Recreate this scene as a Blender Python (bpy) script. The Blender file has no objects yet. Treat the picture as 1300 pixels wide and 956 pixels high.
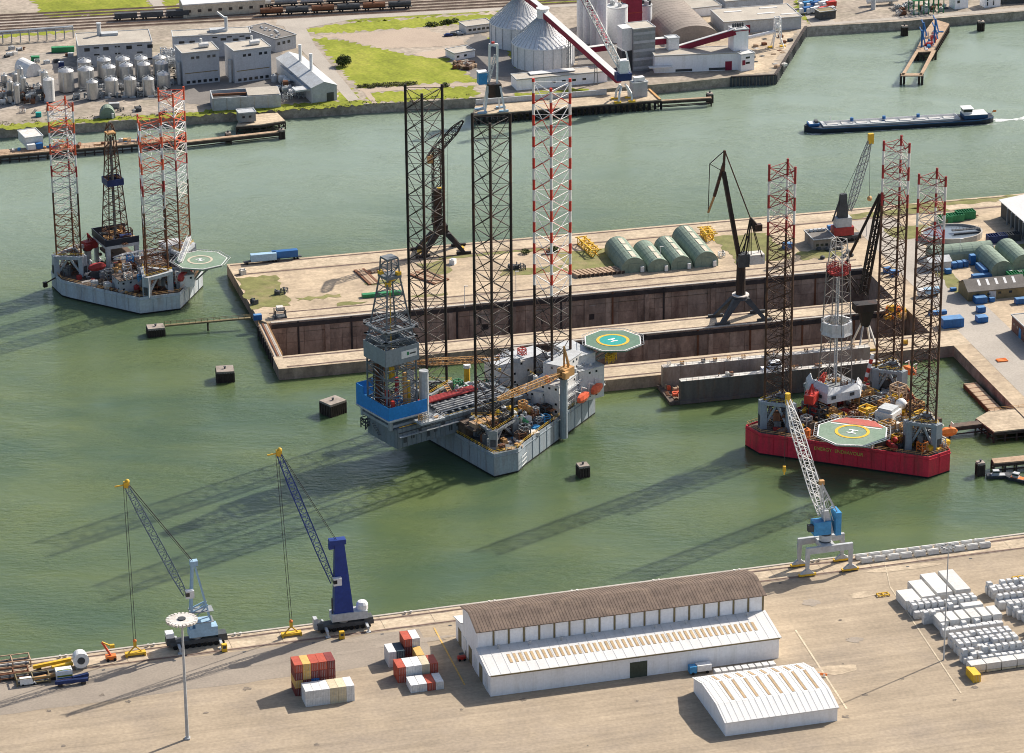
import bpy, math, random
from mathutils import Vector, Matrix
random.seed(11)
R_ = math.radians
scene = bpy.context.scene
COL = scene.collection

# ------------------------------------------------------------------ camera (helicopter, 486 m up, looking 22 deg down)
PITCH, FPX, ALT, ROLL = R_(22), 4400.0, 486.0, math.asin(.0083)
CAM = Vector((0, -ALT/math.tan(PITCH), ALT))
FW = Vector((0, math.cos(PITCH), -math.sin(PITCH)))
_R0 = Vector((1, 0, 0)); _U0 = _R0.cross(FW)
RT = _R0*math.cos(ROLL) - _U0*math.sin(ROLL)
UP = _U0*math.cos(ROLL) + _R0*math.sin(ROLL)
cam_d = bpy.data.cameras.new('camera'); cam = bpy.data.objects.new('camera', cam_d); COL.objects.link(cam)
cam_d.sensor_fit = 'HORIZONTAL'; cam_d.sensor_width = 36; cam_d.lens = FPX/1300*36
cam_d.clip_start = 1; cam_d.clip_end = 30000
m = Matrix.Identity(4)
for i in range(3):
    m[i][0] = RT[i]; m[i][1] = UP[i]; m[i][2] = -FW[i]; m[i][3] = CAM[i]
cam.matrix_world = m
scene.cycles.filter_width = 1.0; scene.cycles.use_denoising = True
scene.cycles.max_bounces = 5; scene.cycles.diffuse_bounces = 3; scene.cycles.glossy_bounces = 2; scene.cycles.sample_clamp_indirect = 4; scene.cycles.use_adaptive_sampling = False
scene.camera = cam

# ------------------------------------------------------------------ daylight
SUN_AZ, SUN_EL = R_(40), R_(38)            # direction towards the sun, azimuth from +X
w = bpy.data.worlds.new('World'); scene.world = w; w.use_nodes = True
nt = w.node_tree; nt.nodes.clear()
sky = nt.nodes.new('ShaderNodeTexSky'); sky.sky_type = 'NISHITA'; sky.sun_disc = False
sky.sun_elevation = SUN_EL; sky.sun_rotation = math.pi/2 - SUN_AZ
sky.altitude = 200; sky.air_density = 1.0; sky.dust_density = 3.0
bg = nt.nodes.new('ShaderNodeBackground'); bg.inputs[1].default_value = 0.098
ow = nt.nodes.new('ShaderNodeOutputWorld')
nt.links.new(sky.outputs[0], bg.inputs[0]); nt.links.new(bg.outputs[0], ow.inputs[0])
sd = bpy.data.lights.new('sun', 'SUN'); sd.energy = 4.5; sd.angle = R_(0.5); sd.color = (1, .925, .82)
so = bpy.data.objects.new('sun', sd); COL.objects.link(so)
sv = Vector((math.cos(SUN_AZ)*math.cos(SUN_EL), math.sin(SUN_AZ)*math.cos(SUN_EL), math.sin(SUN_EL)))
so.rotation_euler = sv.to_track_quat('Z', 'Y').to_euler(); so.location = (0, 0, 400)
vs = scene.view_settings
vs.view_transform = 'Standard'; vs.look = 'None'; vs.exposure = 0.62; vs.gamma = 1.0; vs.use_curve_mapping = False

# ------------------------------------------------------------------ survey: site plan points taken on level planes
def P(u, v, z=4.5):
    d = FW + RT*((u-650)/FPX) - UP*((v-478)/FPX)
    return CAM + d*((z-CAM.z)/d.z)
def zat(p, v):                              # height above plan point p of something seen v rows down
    q = Vector(p) - CAM; k = 478-v
    return p[2] + (k*q.dot(FW) - FPX*q.dot(UP))/(FPX*UP.z - k*FW.z)
def PV(u, v, p0, phi=0.0):                  # point in the vertical plane through p0 running in direction phi
    d = FW + RT*((u-650)/FPX) - UP*((v-478)/FPX)
    n = Vector((-math.sin(phi), math.cos(phi), 0))
    return CAM + d*((Vector(p0)-CAM).dot(n)/d.dot(n))
WATER, QUAY = 0.0, 4.5

# ------------------------------------------------------------------ materials
MATS = {}
def M(name, col, rough=.75, var=.18, scale=.35, metal=0.0, stain=None, st_amt=.45, st_scale=.25, streak=1.0, bump=0.0, spec=.3, fa=.1, fs=1.3, dirs=None):
    if name in MATS: return name
    mt = bpy.data.materials.new(name); mt.use_nodes = True; n = mt.node_tree; L = n.links
    b = n.nodes['Principled BSDF']
    b.inputs['Roughness'].default_value = rough; b.inputs['Metallic'].default_value = metal
    b.inputs['Specular IOR Level'].default_value = spec
    g = n.nodes.new('ShaderNodeNewGeometry')
    mp = n.nodes.new('ShaderNodeMapping'); mp.inputs['Scale'].default_value = (1, 1, streak)
    L.new(g.outputs['Position'], mp.inputs[0])
    no = n.nodes.new('ShaderNodeTexNoise'); no.inputs['Scale'].default_value = scale; no.inputs['Detail'].default_value = 7
    no.inputs['Roughness'].default_value = .65
    L.new(mp.outputs[0], no.inputs[0])
    mr = n.nodes.new('ShaderNodeMapRange'); mr.inputs[1].default_value = .3; mr.inputs[2].default_value = .7
    L.new(no.outputs[0], mr.inputs[0])
    oi = n.nodes.new('ShaderNodeObjectInfo')
    mx = n.nodes.new('ShaderNodeMix'); mx.data_type = 'RGBA'
    mx.inputs[6].default_value = tuple(c*(1-var) for c in col)+(1,)
    mx.inputs[7].default_value = tuple(min(.92, c*(1+var)) for c in col)+(1,)
    L.new(mr.outputs[0], mx.inputs[0]); out = mx.outputs[2]
    if stain:
        n2 = n.nodes.new('ShaderNodeTexNoise'); n2.inputs['Scale'].default_value = st_scale; n2.inputs['Detail'].default_value = 8
        n2.inputs['Roughness'].default_value = .7
        L.new(mp.outputs[0], n2.inputs[0])
        r2 = n.nodes.new('ShaderNodeMapRange'); r2.inputs[1].default_value = .48; r2.inputs[2].default_value = .72; r2.inputs[4].default_value = st_amt
        L.new(n2.outputs[0], r2.inputs[0])
        m2 = n.nodes.new('ShaderNodeMix'); m2.data_type = 'RGBA'; m2.inputs[7].default_value = tuple(stain)+(1,)
        L.new(r2.outputs[0], m2.inputs[0]); L.new(out, m2.inputs[6]); out = m2.outputs[2]
    hv = n.nodes.new('ShaderNodeHueSaturation'); mv = n.nodes.new('ShaderNodeMapRange')
    mv.inputs[3].default_value = .93; mv.inputs[4].default_value = 1.07
    L.new(oi.outputs['Random'], mv.inputs[0]); val = mv.outputs[0]
    def times(src, lo, hi, k):
        r_ = n.nodes.new('ShaderNodeMapRange'); r_.inputs[1].default_value = .3; r_.inputs[2].default_value = .7; r_.inputs[3].default_value = lo; r_.inputs[4].default_value = hi; L.new(src, r_.inputs[0])
        q_ = n.nodes.new('ShaderNodeMath'); q_.operation = 'MULTIPLY'; L.new(k, q_.inputs[0]); L.new(r_.outputs[0], q_.inputs[1]); return q_.outputs[0]
    if fa:                                          # fine grain
        nf = n.nodes.new('ShaderNodeTexNoise'); nf.inputs['Scale'].default_value = fs; nf.inputs['Detail'].default_value = 4; L.new(g.outputs['Position'], nf.inputs[0]); val = times(nf.outputs[0], 1-fa, 1+fa, val)
    if dirs:                                        # wear drawn out along one direction
        md = n.nodes.new('ShaderNodeMapping'); md.vector_type = 'TEXTURE'; md.inputs['Rotation'].default_value = (0, 0, dirs[0]); md.inputs['Scale'].default_value = (dirs[2], dirs[3], 1); L.new(g.outputs['Position'], md.inputs[0])
        nd = n.nodes.new('ShaderNodeTexNoise'); nd.inputs['Scale'].default_value = 1; nd.inputs['Detail'].default_value = 5; nd.inputs['Roughness'].default_value = .7; L.new(md.outputs[0], nd.inputs[0]); val = times(nd.outputs[0], 1-dirs[1], 1+dirs[1], val)
    L.new(val, hv.inputs['Value']); L.new(out, hv.inputs['Color'])
    L.new(hv.outputs[0], b.inputs['Base Color'])
    if bump:
        bp = n.nodes.new('ShaderNodeBump'); bp.inputs['Strength'].default_value = bump; bp.inputs['Distance'].default_value = .15
        L.new(no.outputs[0], bp.inputs['Height']); L.new(bp.outputs[0], b.inputs['Normal'])
    MATS[name] = mt
    return name
RUST = (.16, .062, .028)
M('black_steel', (.022, .019, .018), .6, .3, .6, stain=RUST, st_amt=.45, st_scale=.2, streak=.3)
M('brown_steel', (.08, .044, .03), .7, .35, .5, stain=(.2, .09, .04), st_amt=.6)
M('rust', (.17, .075, .04), .85, .35, .5, stain=(.05, .03, .02))
M('red_paint', (.5, .045, .03), .5, .2, .4, stain=(.24, .04, .02), st_amt=.5)
M('dark_red_paint', (.32, .035, .035), .55, .25, .4, stain=(.12, .03, .02), st_amt=.6)
M('orange_red', (.62, .11, .05), .5, .15, .4)
M('white_paint', (.68, .67, .645), .5, .08, .4, stain=(.42, .38, .33), st_amt=.35, streak=.4)
M('clean_white', (.7, .7, .69), .5, .05, .3)
M('offwhite_worn', (.58, .56, .52), .65, .15, .4, stain=(.3, .2, .14), st_amt=.6)
M('hull_grey', (.28, .325, .36), .55, .1, .12, stain=(.2, .16, .135), st_amt=.65, st_scale=.45, streak=.12)
M('pale_hull', (.42, .46, .49), .55, .1, .12, stain=(.27, .2, .15), st_amt=.65, st_scale=.45, streak=.12)
M('hull_red', (.6, .034, .062), .55, .14, .12, stain=(.2, .05, .045), st_amt=.75, st_scale=.45, streak=.12)
M('boot_black', (.012, .014, .012), .6, .3)
M('deck_grey', (.13, .14, .145), .8, .35, .5, stain=(.2, .11, .06), st_amt=.5, st_scale=.4)
M('deck_brown', (.11, .085, .068), .85, .4, .5, stain=(.2, .1, .055), st_amt=.5)
M('cantilever_grey', (.17, .2, .22), .6, .15, .3, stain=(.13, .11, .1), st_amt=.6, st_scale=.45, streak=.12)
M('stripe_blue', (.02, .075, .17), .5, .2)
M('enclosure_white', (.58, .59, .595), .6, .14, .5, stain=(.3, .28, .26), st_amt=.6, st_scale=.5, streak=.3)
M('steel_grey', (.26, .28, .29), .55, .2, .5, metal=.2, stain=(.16, .1, .07), st_amt=.4)
M('light_grey', (.44, .46, .47), .6, .12, .4, stain=(.28, .24, .2), st_amt=.4)
M('dark_grey', (.06, .065, .07), .65, .3, .5)
M('yellow', (.68, .42, .035), .55, .15, .5, stain=(.4, .2, .04), st_amt=.4)
M('ochre', (.52, .3, .12), .6, .2, .5, stain=(.3, .14, .06), st_amt=.5)
M('orange', (.72, .2, .045), .5, .15, .4)
M('blue', (.022, .12, .33), .5, .15, .4, stain=(.05, .1, .2), st_amt=.3)
M('wall_blue', (.02, .2, .52), .5, .1, .3)
M('navy', (.018, .035, .12), .5, .2, .4)
M('boom_slate', (.11, .15, .2), .5, .2, .4)
M('derrick_pale', (.24, .22, .2), .65, .2, .5, stain=(.2, .13, .09), st_amt=.6)
M('crane_blue', (.016, .042, .21), .42, .15, .3)
M('pale_blue', (.3, .45, .58), .5, .12, .4, stain=(.2, .25, .3), st_amt=.4)
M('mid_blue', (.05, .25, .5), .5, .15, .4)
M('green', (.035, .22, .09), .55, .2, .4)
M('deck_green', (.1, .18, .13), .75, .12, .35, stain=(.16, .22, .175), st_amt=.5)
M('pale_green', (.175, .25, .185), .75, .12, .35, stain=(.26, .31, .25), st_amt=.6)
M('band_red', (.45, .11, .085), .7, .15, .4, stain=(.35, .2, .16), st_amt=.5)
M('derrick_grey', (.14, .16, .178), .6, .25, .5, stain=(.2, .17, .14), st_amt=.5)
M('box_grey', (.22, .255, .28), .55, .12, .3, stain=(.17, .17, .17), st_amt=.5, streak=.2)
M('teal', (.02, .3, .27), .6, .1)
M('tent_green', (.2, .255, .205), .75, .14, .3, stain=(.2, .22, .17), st_amt=.35, st_scale=.5, spec=.15)
M('skylight', (.52, .46, .36), .6, .2, .6)
M('glass', (.02, .025, .03), .12, .3, spec=.6)
M('rubber', (.012, .012, .013), .85, .3)
M('rope', (.05, .045, .04), .8, .2)
M('pipe_metal', (.5, .5, .49), .38, .15, .4, metal=.65, stain=(.3, .26, .22), st_amt=.4, streak=.3)
M('wood', (.38, .27, .18), .85, .25, .6, stain=(.22, .14, .09))
M('dark_wood', (.055, .042, .035), .9, .35, .6)
M('concrete', (.42, .385, .335), .9, .14, .12, stain=(.27, .23, .19), st_amt=.5, st_scale=.05, bump=.1)
M('concrete_old', (.29, .25, .215), .9, .25, .3, stain=(.13, .1, .085), st_amt=.6, st_scale=.2, streak=.4)
M('dock_wall', (.34, .25, .195), .95, .4, .28, stain=(.11, .075, .062), st_amt=.85, st_scale=.16, streak=.55, bump=.3)
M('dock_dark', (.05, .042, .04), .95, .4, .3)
M('apron', (.315, .253, .18), .92, .15, .06, stain=(.235, .195, .155), st_amt=.75, st_scale=.035, bump=.05, fa=.12, fs=.9, dirs=(R_(15.3), .16, 40, 2.2))
M('quay_strip', (.45, .365, .26), .92, .2, .1, stain=(.27, .205, .145), st_amt=.8, st_scale=.09, fa=.14, fs=.8, dirs=(R_(14), .16, 25, 1.6))
M('island_deck', (.455, .36, .25), .95, .2, .08, stain=(.27, .21, .155), st_amt=.85, st_scale=.06, bump=.08, fa=.14, fs=.8, dirs=(R_(13.4), .18, 30, 2.5))
M('yard', (.32, .28, .235), .95, .28, .07, stain=(.18, .16, .14), st_amt=.8, st_scale=.06, fa=.22, fs=.5)
M('dock_wall_pale', (.37, .285, .225), .95, .35, .3, stain=(.16, .1, .08), st_amt=.8, st_scale=.2, streak=.4, bump=.3)
M('dock_wall_rust', (.33, .235, .18), .95, .4, .3, stain=(.12, .07, .055), st_amt=.8, st_scale=.2, streak=.4, bump=.3)
M('dock_wall_dark', (.29, .22, .175), .95, .4, .3, stain=(.3, .24, .2), st_amt=.5, st_scale=.3, streak=.4, bump=.3)
M('barge_hull', (.022, .028, .04), .5, .2, .2)
M('arch_roof', (.26, .225, .195), .9, .12, .1, stain=(.2, .17, .15), st_amt=.5)
M('far_soil', (.33, .28, .225), .95, .28, .06, stain=(.2, .18, .13), st_amt=.8, st_scale=.05, fa=.22, fs=.5)
M('asphalt', (.19, .175, .16), .95, .15, .1)
M('road_pale', (.36, .325, .28), .95, .12, .06)
M('bare_field', (.4, .32, .25), .95, .14, .06, stain=(.3, .25, .18), st_amt=.5, st_scale=.06)
M('grass', (.2, .228, .018), .95, .3, .05, stain=(.26, .23, .05), st_amt=.7, st_scale=.05, bump=.3, fa=.2, fs=.7, dirs=(R_(-60), .14, 14, 2))
M('weeds', (.17, .17, .06), .95, .3, .25, stain=(.3, .23, .13), st_amt=.8, st_scale=.12)
M('stone_bank', (.36, .31, .25), .95, .35, .5, stain=(.11, .1, .07), st_amt=.7, st_scale=.2, bump=.6)
M('rail', (.16, .1, .07), .7, .3)
M('ballast', (.22, .17, .14), .95, .25, .3)
M('roof_brown', (.14, .102, .079), .85, .25, .3, stain=(.25, .18, .13), st_amt=.6, st_scale=.25)
M('roof_white', (.6, .595, .58), .6, .05, .1, stain=(.5, .48, .45), st_amt=.5, st_scale=.1, fa=.05, dirs=(R_(-74.7), .05, 12, 1.2))
M('wall_white', (.88, .88, .89), .6, .04, .2, stain=(.6, .58, .54), st_amt=.5, st_scale=.4, streak=.12, fa=.05)
M('roof_tan', (.4, .365, .31), .9, .12, .15, stain=(.3, .26, .22), st_amt=.5, st_scale=.12)
M('roof_dark', (.17, .155, .14), .9, .2, .2)
M('wall_grey', (.4, .415, .44), .7, .08, .15, stain=(.3, .3, .3), st_amt=.5, st_scale=.4, streak=.15)
M('brick', (.2, .105, .08), .9, .2, .8)
M('olive_steel', (.2, .16, .085), .7, .2, .3)
M('door_green', (.06, .07, .05), .7, .2)
M('maroon', (.24, .02, .045), .6, .15, .3)
M('silo_white', (.66, .67, .68), .5, .07, .15, stain=(.5, .5, .48), st_amt=.4, st_scale=.15, streak=.2)
M('bale', (.58, .58, .57), .5, .12, .9, stain=(.3, .3, .31), st_amt=.65, st_scale=.9, bump=.3)
M('tarp_white', (.58, .57, .54), .55, .06, .3)
M('foliage', (.055, .075, .02), .8, .35, .5)
M('scrub', (.12, .125, .045), .85, .4, .4)
M('foam', (.78, .8, .78), .6, .1, .3)
M('lettering', (.55, .5, .1), .7, .15)

# ------------------------------------------------------------------ mesh builder
class MB:
    def __init__(s, mat='steel_grey'):
        s.v = []; s.f = []; s.mi = []; s.mats = [mat]; s.cur = 0
    def mat(s, name):
        if name not in s.mats: s.mats.append(name)
        s.cur = s.mats.index(name); return s
    def add(s, vs, fs):
        o = len(s.v); s.v += [tuple(p) for p in vs]
        for f in fs: s.f.append(tuple(i+o for i in f)); s.mi.append(s.cur)
        return s
    def hexa(s, b, t):
        n = len(b)
        fs = [tuple(range(n))[::-1], tuple(range(n, 2*n))] + [(i, (i+1) % n, n+(i+1) % n, n+i) for i in range(n)]
        return s.add(list(b)+list(t), fs)
    def box(s, x, y, z, sx, sy, sz, rz=0, tp=1.0):      # z = bottom
        c, q = math.cos(rz), math.sin(rz)
        def pt(a, b, zz): return (x+a*c-b*q, y+a*q+b*c, zz)
        h = [(-sx/2, -sy/2), (sx/2, -sy/2), (sx/2, sy/2), (-sx/2, sy/2)]
        return s.hexa([pt(a, b, z) for a, b in h], [pt(a*tp, b*tp, z+sz) for a, b in h])
    def bb(s, x0, x1, y0, y1, z0, z1): return s.box((x0+x1)/2, (y0+y1)/2, z0, x1-x0, y1-y0, z1-z0)
    def beam(s, a, b, w=.3, h=None):
        a = Vector(a); b = Vector(b); h = h or w; d = b-a
        if d.length < 1e-6: return s
        d.normalize(); up = Vector((0, 0, 1)) if abs(d.z) < .95 else Vector((0, 1, 0))
        r = d.cross(up).normalized(); u = r.cross(d)
        k = [r*(-w/2)-u*(h/2), r*(w/2)-u*(h/2), r*(w/2)+u*(h/2), r*(-w/2)+u*(h/2)]
        return s.hexa([a+q for q in k], [b+q for q in k])
    def tube(s, a, b, r=.2, r2=None, n=6):
        a = Vector(a); b = Vector(b); r2 = r if r2 is None else r2; d = (b-a)
        if d.length < 1e-6: return s
        d.normalize(); up = Vector((0, 0, 1)) if abs(d.z) < .95 else Vector((0, 1, 0))
        x = d.cross(up).normalized(); y = x.cross(d)
        cs = [(math.cos(2*math.pi*i/n), math.sin(2*math.pi*i/n)) for i in range(n)]
        return s.hexa([a+(x*c+y*q)*r for c, q in cs], [b+(x*c+y*q)*r2 for c, q in cs])
    def cyl(s, x, y, z0, z1, r, r2=None, n=16): return s.tube((x, y, z0), (x, y, z1), r, r2, n)
    def prism(s, pts, z0, z1): return s.hexa([(p[0], p[1], z0) for p in pts], [(p[0], p[1], z1) for p in pts])
    def poly(s, pts): return s.add(pts, [tuple(range(len(pts)))])
    def lathe(s, x, y, prof, n=20):
        vs = []; fs = []
        for r, z in prof: vs += [(x+r*math.cos(2*math.pi*i/n), y+r*math.sin(2*math.pi*i/n), z) for i in range(n)]
        for k in range(len(prof)-1):
            for i in range(n): fs.append((k*n+i, k*n+(i+1) % n, (k+1)*n+(i+1) % n, (k+1)*n+i))
        fs.append(tuple(range((len(prof)-1)*n, len(prof)*n)))
        return s.add(vs, fs)
    def ball(s, x, y, z, r, n=10, sq=1.0):
        return s.lathe(x, y, [(max(.01, r*math.cos(t)), z+sq*r*math.sin(t)) for t in [R_(-88+i*176/7) for i in range(8)]], n)
    def mesh(s, name, smooth=False):
        me = bpy.data.meshes.new(name); me.from_pydata(s.v, [], s.f)
        for k in s.mats: me.materials.append(MATS[k])
        me.polygons.foreach_set('material_index', s.mi)
        if smooth: me.polygons.foreach_set('use_smooth', [True]*len(s.f))
        me.update(); return me
    def build(s, name, parent=None, smooth=False):
        return link(name, s.mesh(name, smooth), parent)
def link(name, me, parent=None, loc=None, rz=0, sc=None):
    o = bpy.data.objects.new(name, me); COL.objects.link(o)
    if parent is not None: o.parent = parent.o if isinstance(parent, Thing) else parent
    if loc is not None: o.location = loc
    if rz: o.rotation_euler.z = rz
    if sc: o.scale = sc
    return o
def tag(o, label=None, cat=None, group=None, kind=None):
    if label: o['label'] = label
    if cat: o['category'] = cat
    if group: o['group'] = group
    if kind: o['kind'] = kind
    return o
class Thing:
    def __init__(s, name, label, cat, pos, rz=0, group=None):
        s.o = bpy.data.objects.new(name, None); COL.objects.link(s.o); s.o.empty_display_size = 1
        s.pos = Vector(pos); s.rz = rz; s.o.location = s.pos; s.o.rotation_euler.z = rz
        tag(s.o, label, cat, group)
    def loc(s, p):
        d = Vector(p)-s.pos; c, q = math.cos(s.rz), math.sin(s.rz)
        return Vector((d.x*c+d.y*q, -d.x*q+d.y*c, d.z))
    def L(s, u, v, z): r = s.loc(P(u, v, z)); return r
    def LV(s, u, v, p0, phi=0): return s.loc(PV(u, v, p0, phi))
def copy_thing(t, pos, rz=None, label=None, group=None):
    n = Thing.__new__(Thing); n.o = t.o.copy(); COL.objects.link(n.o); n.pos = Vector(pos); n.rz = t.rz if rz is None else rz
    n.o.location = n.pos; n.o.rotation_euler.z = n.rz
    if label: n.o['label'] = label
    if group: n.o['group'] = group
    for ch in list(t.o.children):
        c = ch.copy(); COL.objects.link(c); c.parent = n.o
        for g in list(ch.children):
            d = g.copy(); COL.objects.link(d); d.parent = c
    return n
def structure(name, mb, parent=None): return tag(mb.build(name, parent), kind='structure')
def sheet(name, px, z, mat, kind='structure', jitter=0, label=None):
    pts = [P(u, v, z) for u, v in px]
    if jitter:
        out = []
        for i, a in enumerate(pts):
            b = pts[(i+1) % len(pts)]; n = max(1, int((b-a).length/1.5)); d = (b-a)
            nn = Vector((-d.y, d.x, 0)).normalized()
            for k in range(n): out.append(a+d*(k/n)+nn*random.uniform(-jitter, jitter))
        pts = out
    mb = MB(mat); mb.poly([(p.x, p.y, z) for p in pts])
    o = mb.build(name); o['kind'] = kind
    if label: o['label'] = label
    return o
def lattice_col(mb, base, top, wb, wt, bays, rz=0, ch=.25, br=.14, n=4, mats=None, horiz=True):
    """four- or three-sided tapering lattice between two points"""
    base = Vector(base); top = Vector(top); d = (top-base).normalized()
    up = Vector((0, 0, 1)) if abs(d.z) < .9 else Vector((math.cos(rz), math.sin(rz), 0))
    x = d.cross(up).normalized(); y = d.cross(x)
    def node(k, i):
        t = k/bays; c = base.lerp(top, t); hw = (wb+(wt-wb)*t)/2
        if n == 4: sx, sy = [(-1, -1), (1, -1), (1, 1), (-1, 1)][i % 4]
        else: sx, sy = [(-1, -.577), (1, -.577), (0, 1.155)][i % 3]
        return c + x*(sx*hw) + y*(sy*hw)
    for k in range(bays):
        if mats: mb.mat(mats(k/bays))
        for i in range(n):
            mb.beam(node(k, i), node(k+1, i), ch)
            a, b = (i, i+1) if (k+i) % 2 else (i+1, i)
            mb.beam(node(k, a), node(k+1, b), br)
            if horiz: mb.beam(node(k+1, i), node(k+1, i+1), br)
    return mb
def boom(mb, a, b, w0, wm, w1, bays, ch=.22, br=.12):
    """crane boom: thin at the foot, full in the middle, thin at the head"""
    a = Vector(a); b = Vector(b); d = (b-a).normalized(); up = Vector((0, 0, 1))
    x = d.cross(up)
    x = x.normalized() if x.length > .05 else Vector((1, 0, 0)); y = d.cross(x)
    def node(k, i):
        t = k/bays; c = a.lerp(b, t)
        w_ = (w0+(wm-w0)*t/.2) if t < .2 else (wm if t < .75 else wm+(w1-wm)*(t-.75)/.25)
        sx, sy = [(-1, -1), (1, -1), (1, 1), (-1, 1)][i % 4]
        return c+x*(sx*w_/2)+y*(sy*w_/2)
    for k in range(bays):
        for i in range(4):
            mb.beam(node(k, i), node(k+1, i), ch)
            q, r = (i, i+1) if (k+i) % 2 else (i+1, i)
            mb.beam(node(k, q), node(k+1, r), br)
            if k: mb.beam(node(k, i), node(k, i+1), br)
    return mb
# ------------------------------------------------------------------ site axes: dock yard (s along the docks, t away from us) and near quay
DA = R_(13.4); DO = P(358, 452); _ex = Vector((math.cos(DA), math.sin(DA), 0)); _ey = Vector((-math.sin(DA), math.cos(DA), 0))
def D(s, t, z=QUAY): p = DO+_ex*s+_ey*t; return Vector((p.x, p.y, z))
NA = R_(15.3); NO = P(0, 842.5); _nx = Vector((math.cos(NA), math.sin(NA), 0)); _ny = Vector((-math.sin(NA), math.cos(NA), 0))
def N(s, t, z=QUAY): p = NO+_nx*s+_ny*t; return Vector((p.x, p.y, z))       # t < 0 is on the quay
FA = DA; FO = P(228, 150); 
def W(px, z=QUAY): return [P(u, v, z) for u, v in px]

# ------------------------------------------------------------------ water
mt = bpy.data.materials.new('harbour_water'); mt.use_nodes = True; n = mt.node_tree; L = n.links; MATS['harbour_water'] = mt
b = n.nodes['Principled BSDF']; b.inputs['Roughness'].default_value = .14; b.subsurface_method = 'BURLEY'; b.inputs['Subsurface Weight'].default_value = 1.0; b.inputs['Subsurface Radius'].default_value = (1, 1, .8); b.inputs['Subsurface Scale'].default_value = 3.2; b.inputs['IOR'].default_value = 1.33
g = n.nodes.new('ShaderNodeNewGeometry')
def _noise(scale, detail=4, rough=.55, sc=(1, 1, 1), rot=0, dist=0):
    mp = n.nodes.new('ShaderNodeMapping'); mp.inputs['Scale'].default_value = sc; mp.inputs['Rotation'].default_value = (0, 0, rot)
    L.new(g.outputs['Position'], mp.inputs[0])
    t = n.nodes.new('ShaderNodeTexNoise'); t.inputs['Scale'].default_value = scale; t.inputs['Detail'].default_value = detail
    t.inputs['Roughness'].default_value = rough; t.inputs['Distortion'].default_value = dist
    L.new(mp.outputs[0], t.inputs[0]); return t.outputs[0]
def _math(op, a, b_):
    t = n.nodes.new('ShaderNodeMath'); t.operation = op
    for i, q in enumerate((a, b_)):
        if isinstance(q, (int, float)): t.inputs[i].default_value = q
        else: L.new(q, t.inputs[i])
    return t.outputs[0]
big = _noise(.012, 4, .55, (1, 2.2, 1), R_(-14), .6)
mid = _noise(.022, 3, .5, (1, 1.8, 1), R_(-20), .3)
wav = _noise(.42, 2, .5, (.5, 1.25, 1), R_(10), 0)
fin = _noise(1.0, 3, .55, (.65, 1.3, 1), R_(-12), 0)
cr = n.nodes.new('ShaderNodeMapRange'); cr.inputs[1].default_value = .36; cr.inputs[2].default_value = .66; L.new(big, cr.inputs[0])
mx = n.nodes.new('ShaderNodeMix'); mx.data_type = 'RGBA'
mx.inputs[6].default_value = (.062, .098, .05, 1); mx.inputs[7].default_value = (.1, .132, .051, 1)
L.new(cr.outputs[0], mx.inputs[0])
# open channel's sky reflection painted in as paler base colour; sheltered basin is greener
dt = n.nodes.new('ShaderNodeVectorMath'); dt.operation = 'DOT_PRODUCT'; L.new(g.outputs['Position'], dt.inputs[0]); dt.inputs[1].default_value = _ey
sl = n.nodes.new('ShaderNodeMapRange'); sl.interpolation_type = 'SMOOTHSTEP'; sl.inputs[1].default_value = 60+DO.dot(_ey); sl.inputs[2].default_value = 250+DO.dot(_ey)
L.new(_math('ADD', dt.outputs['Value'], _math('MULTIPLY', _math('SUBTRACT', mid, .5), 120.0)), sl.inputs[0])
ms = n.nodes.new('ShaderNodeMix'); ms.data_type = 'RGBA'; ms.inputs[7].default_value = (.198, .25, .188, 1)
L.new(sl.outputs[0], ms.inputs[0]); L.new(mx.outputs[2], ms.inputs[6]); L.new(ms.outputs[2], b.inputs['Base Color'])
amp = n.nodes.new('ShaderNodeMapRange'); amp.inputs[1].default_value = .38; amp.inputs[2].default_value = .62
amp.inputs[3].default_value = .3; amp.inputs[4].default_value = 1.15; L.new(mid, amp.inputs[0])
hsum = _math('ADD', _math('MULTIPLY', wav, .8), _math('MULTIPLY', fin, .42))
hsum = _math('MULTIPLY', hsum, amp.outputs[0])
bp = n.nodes.new('ShaderNodeBump'); bp.inputs['Strength'].default_value = 1.0; bp.inputs['Distance'].default_value = .5
L.new(hsum, bp.inputs['Height']); L.new(bp.outputs[0], b.inputs['Normal'])
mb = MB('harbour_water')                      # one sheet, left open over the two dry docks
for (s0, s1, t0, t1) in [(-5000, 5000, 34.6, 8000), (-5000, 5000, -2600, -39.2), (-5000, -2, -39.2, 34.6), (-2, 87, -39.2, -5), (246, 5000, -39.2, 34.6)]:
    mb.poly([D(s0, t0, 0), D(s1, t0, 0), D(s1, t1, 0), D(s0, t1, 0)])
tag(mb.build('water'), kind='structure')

# ------------------------------------------------------------------ land
def land(name, pts, mat, side='concrete_old', z1=QUAY, z0=-15):
    mb = MB(mat); k = len(pts)
    mb.poly([(p.x, p.y, z1) for p in pts]); mb.mat(side)
    for i in range(k):
        a, c = pts[i], pts[(i+1) % k]
        mb.poly([(a.x, a.y, z0), (c.x, c.y, z0), (c.x, c.y, z1), (a.x, a.y, z1)])
    return structure(name, mb)
land('near_quay', [N(-1500, 0), N(2500, 0), N(2500, -2400), N(-1500, -2400)], 'apron')
yard = land('dock_yard_ground', [D(-4, 105), D(2600, 105), D(2600, -95), D(248, -172), D(248, -54), D(86, -54.5), D(86, -39.5), D(244, -39.5), D(244, -12.8),
                          D(-3.5, -12.8), D(-3.5, 0), D(243, 0), D(243, 35), D(1, 35), D(-2, 40)], 'island_deck', 'dock_wall')
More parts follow.
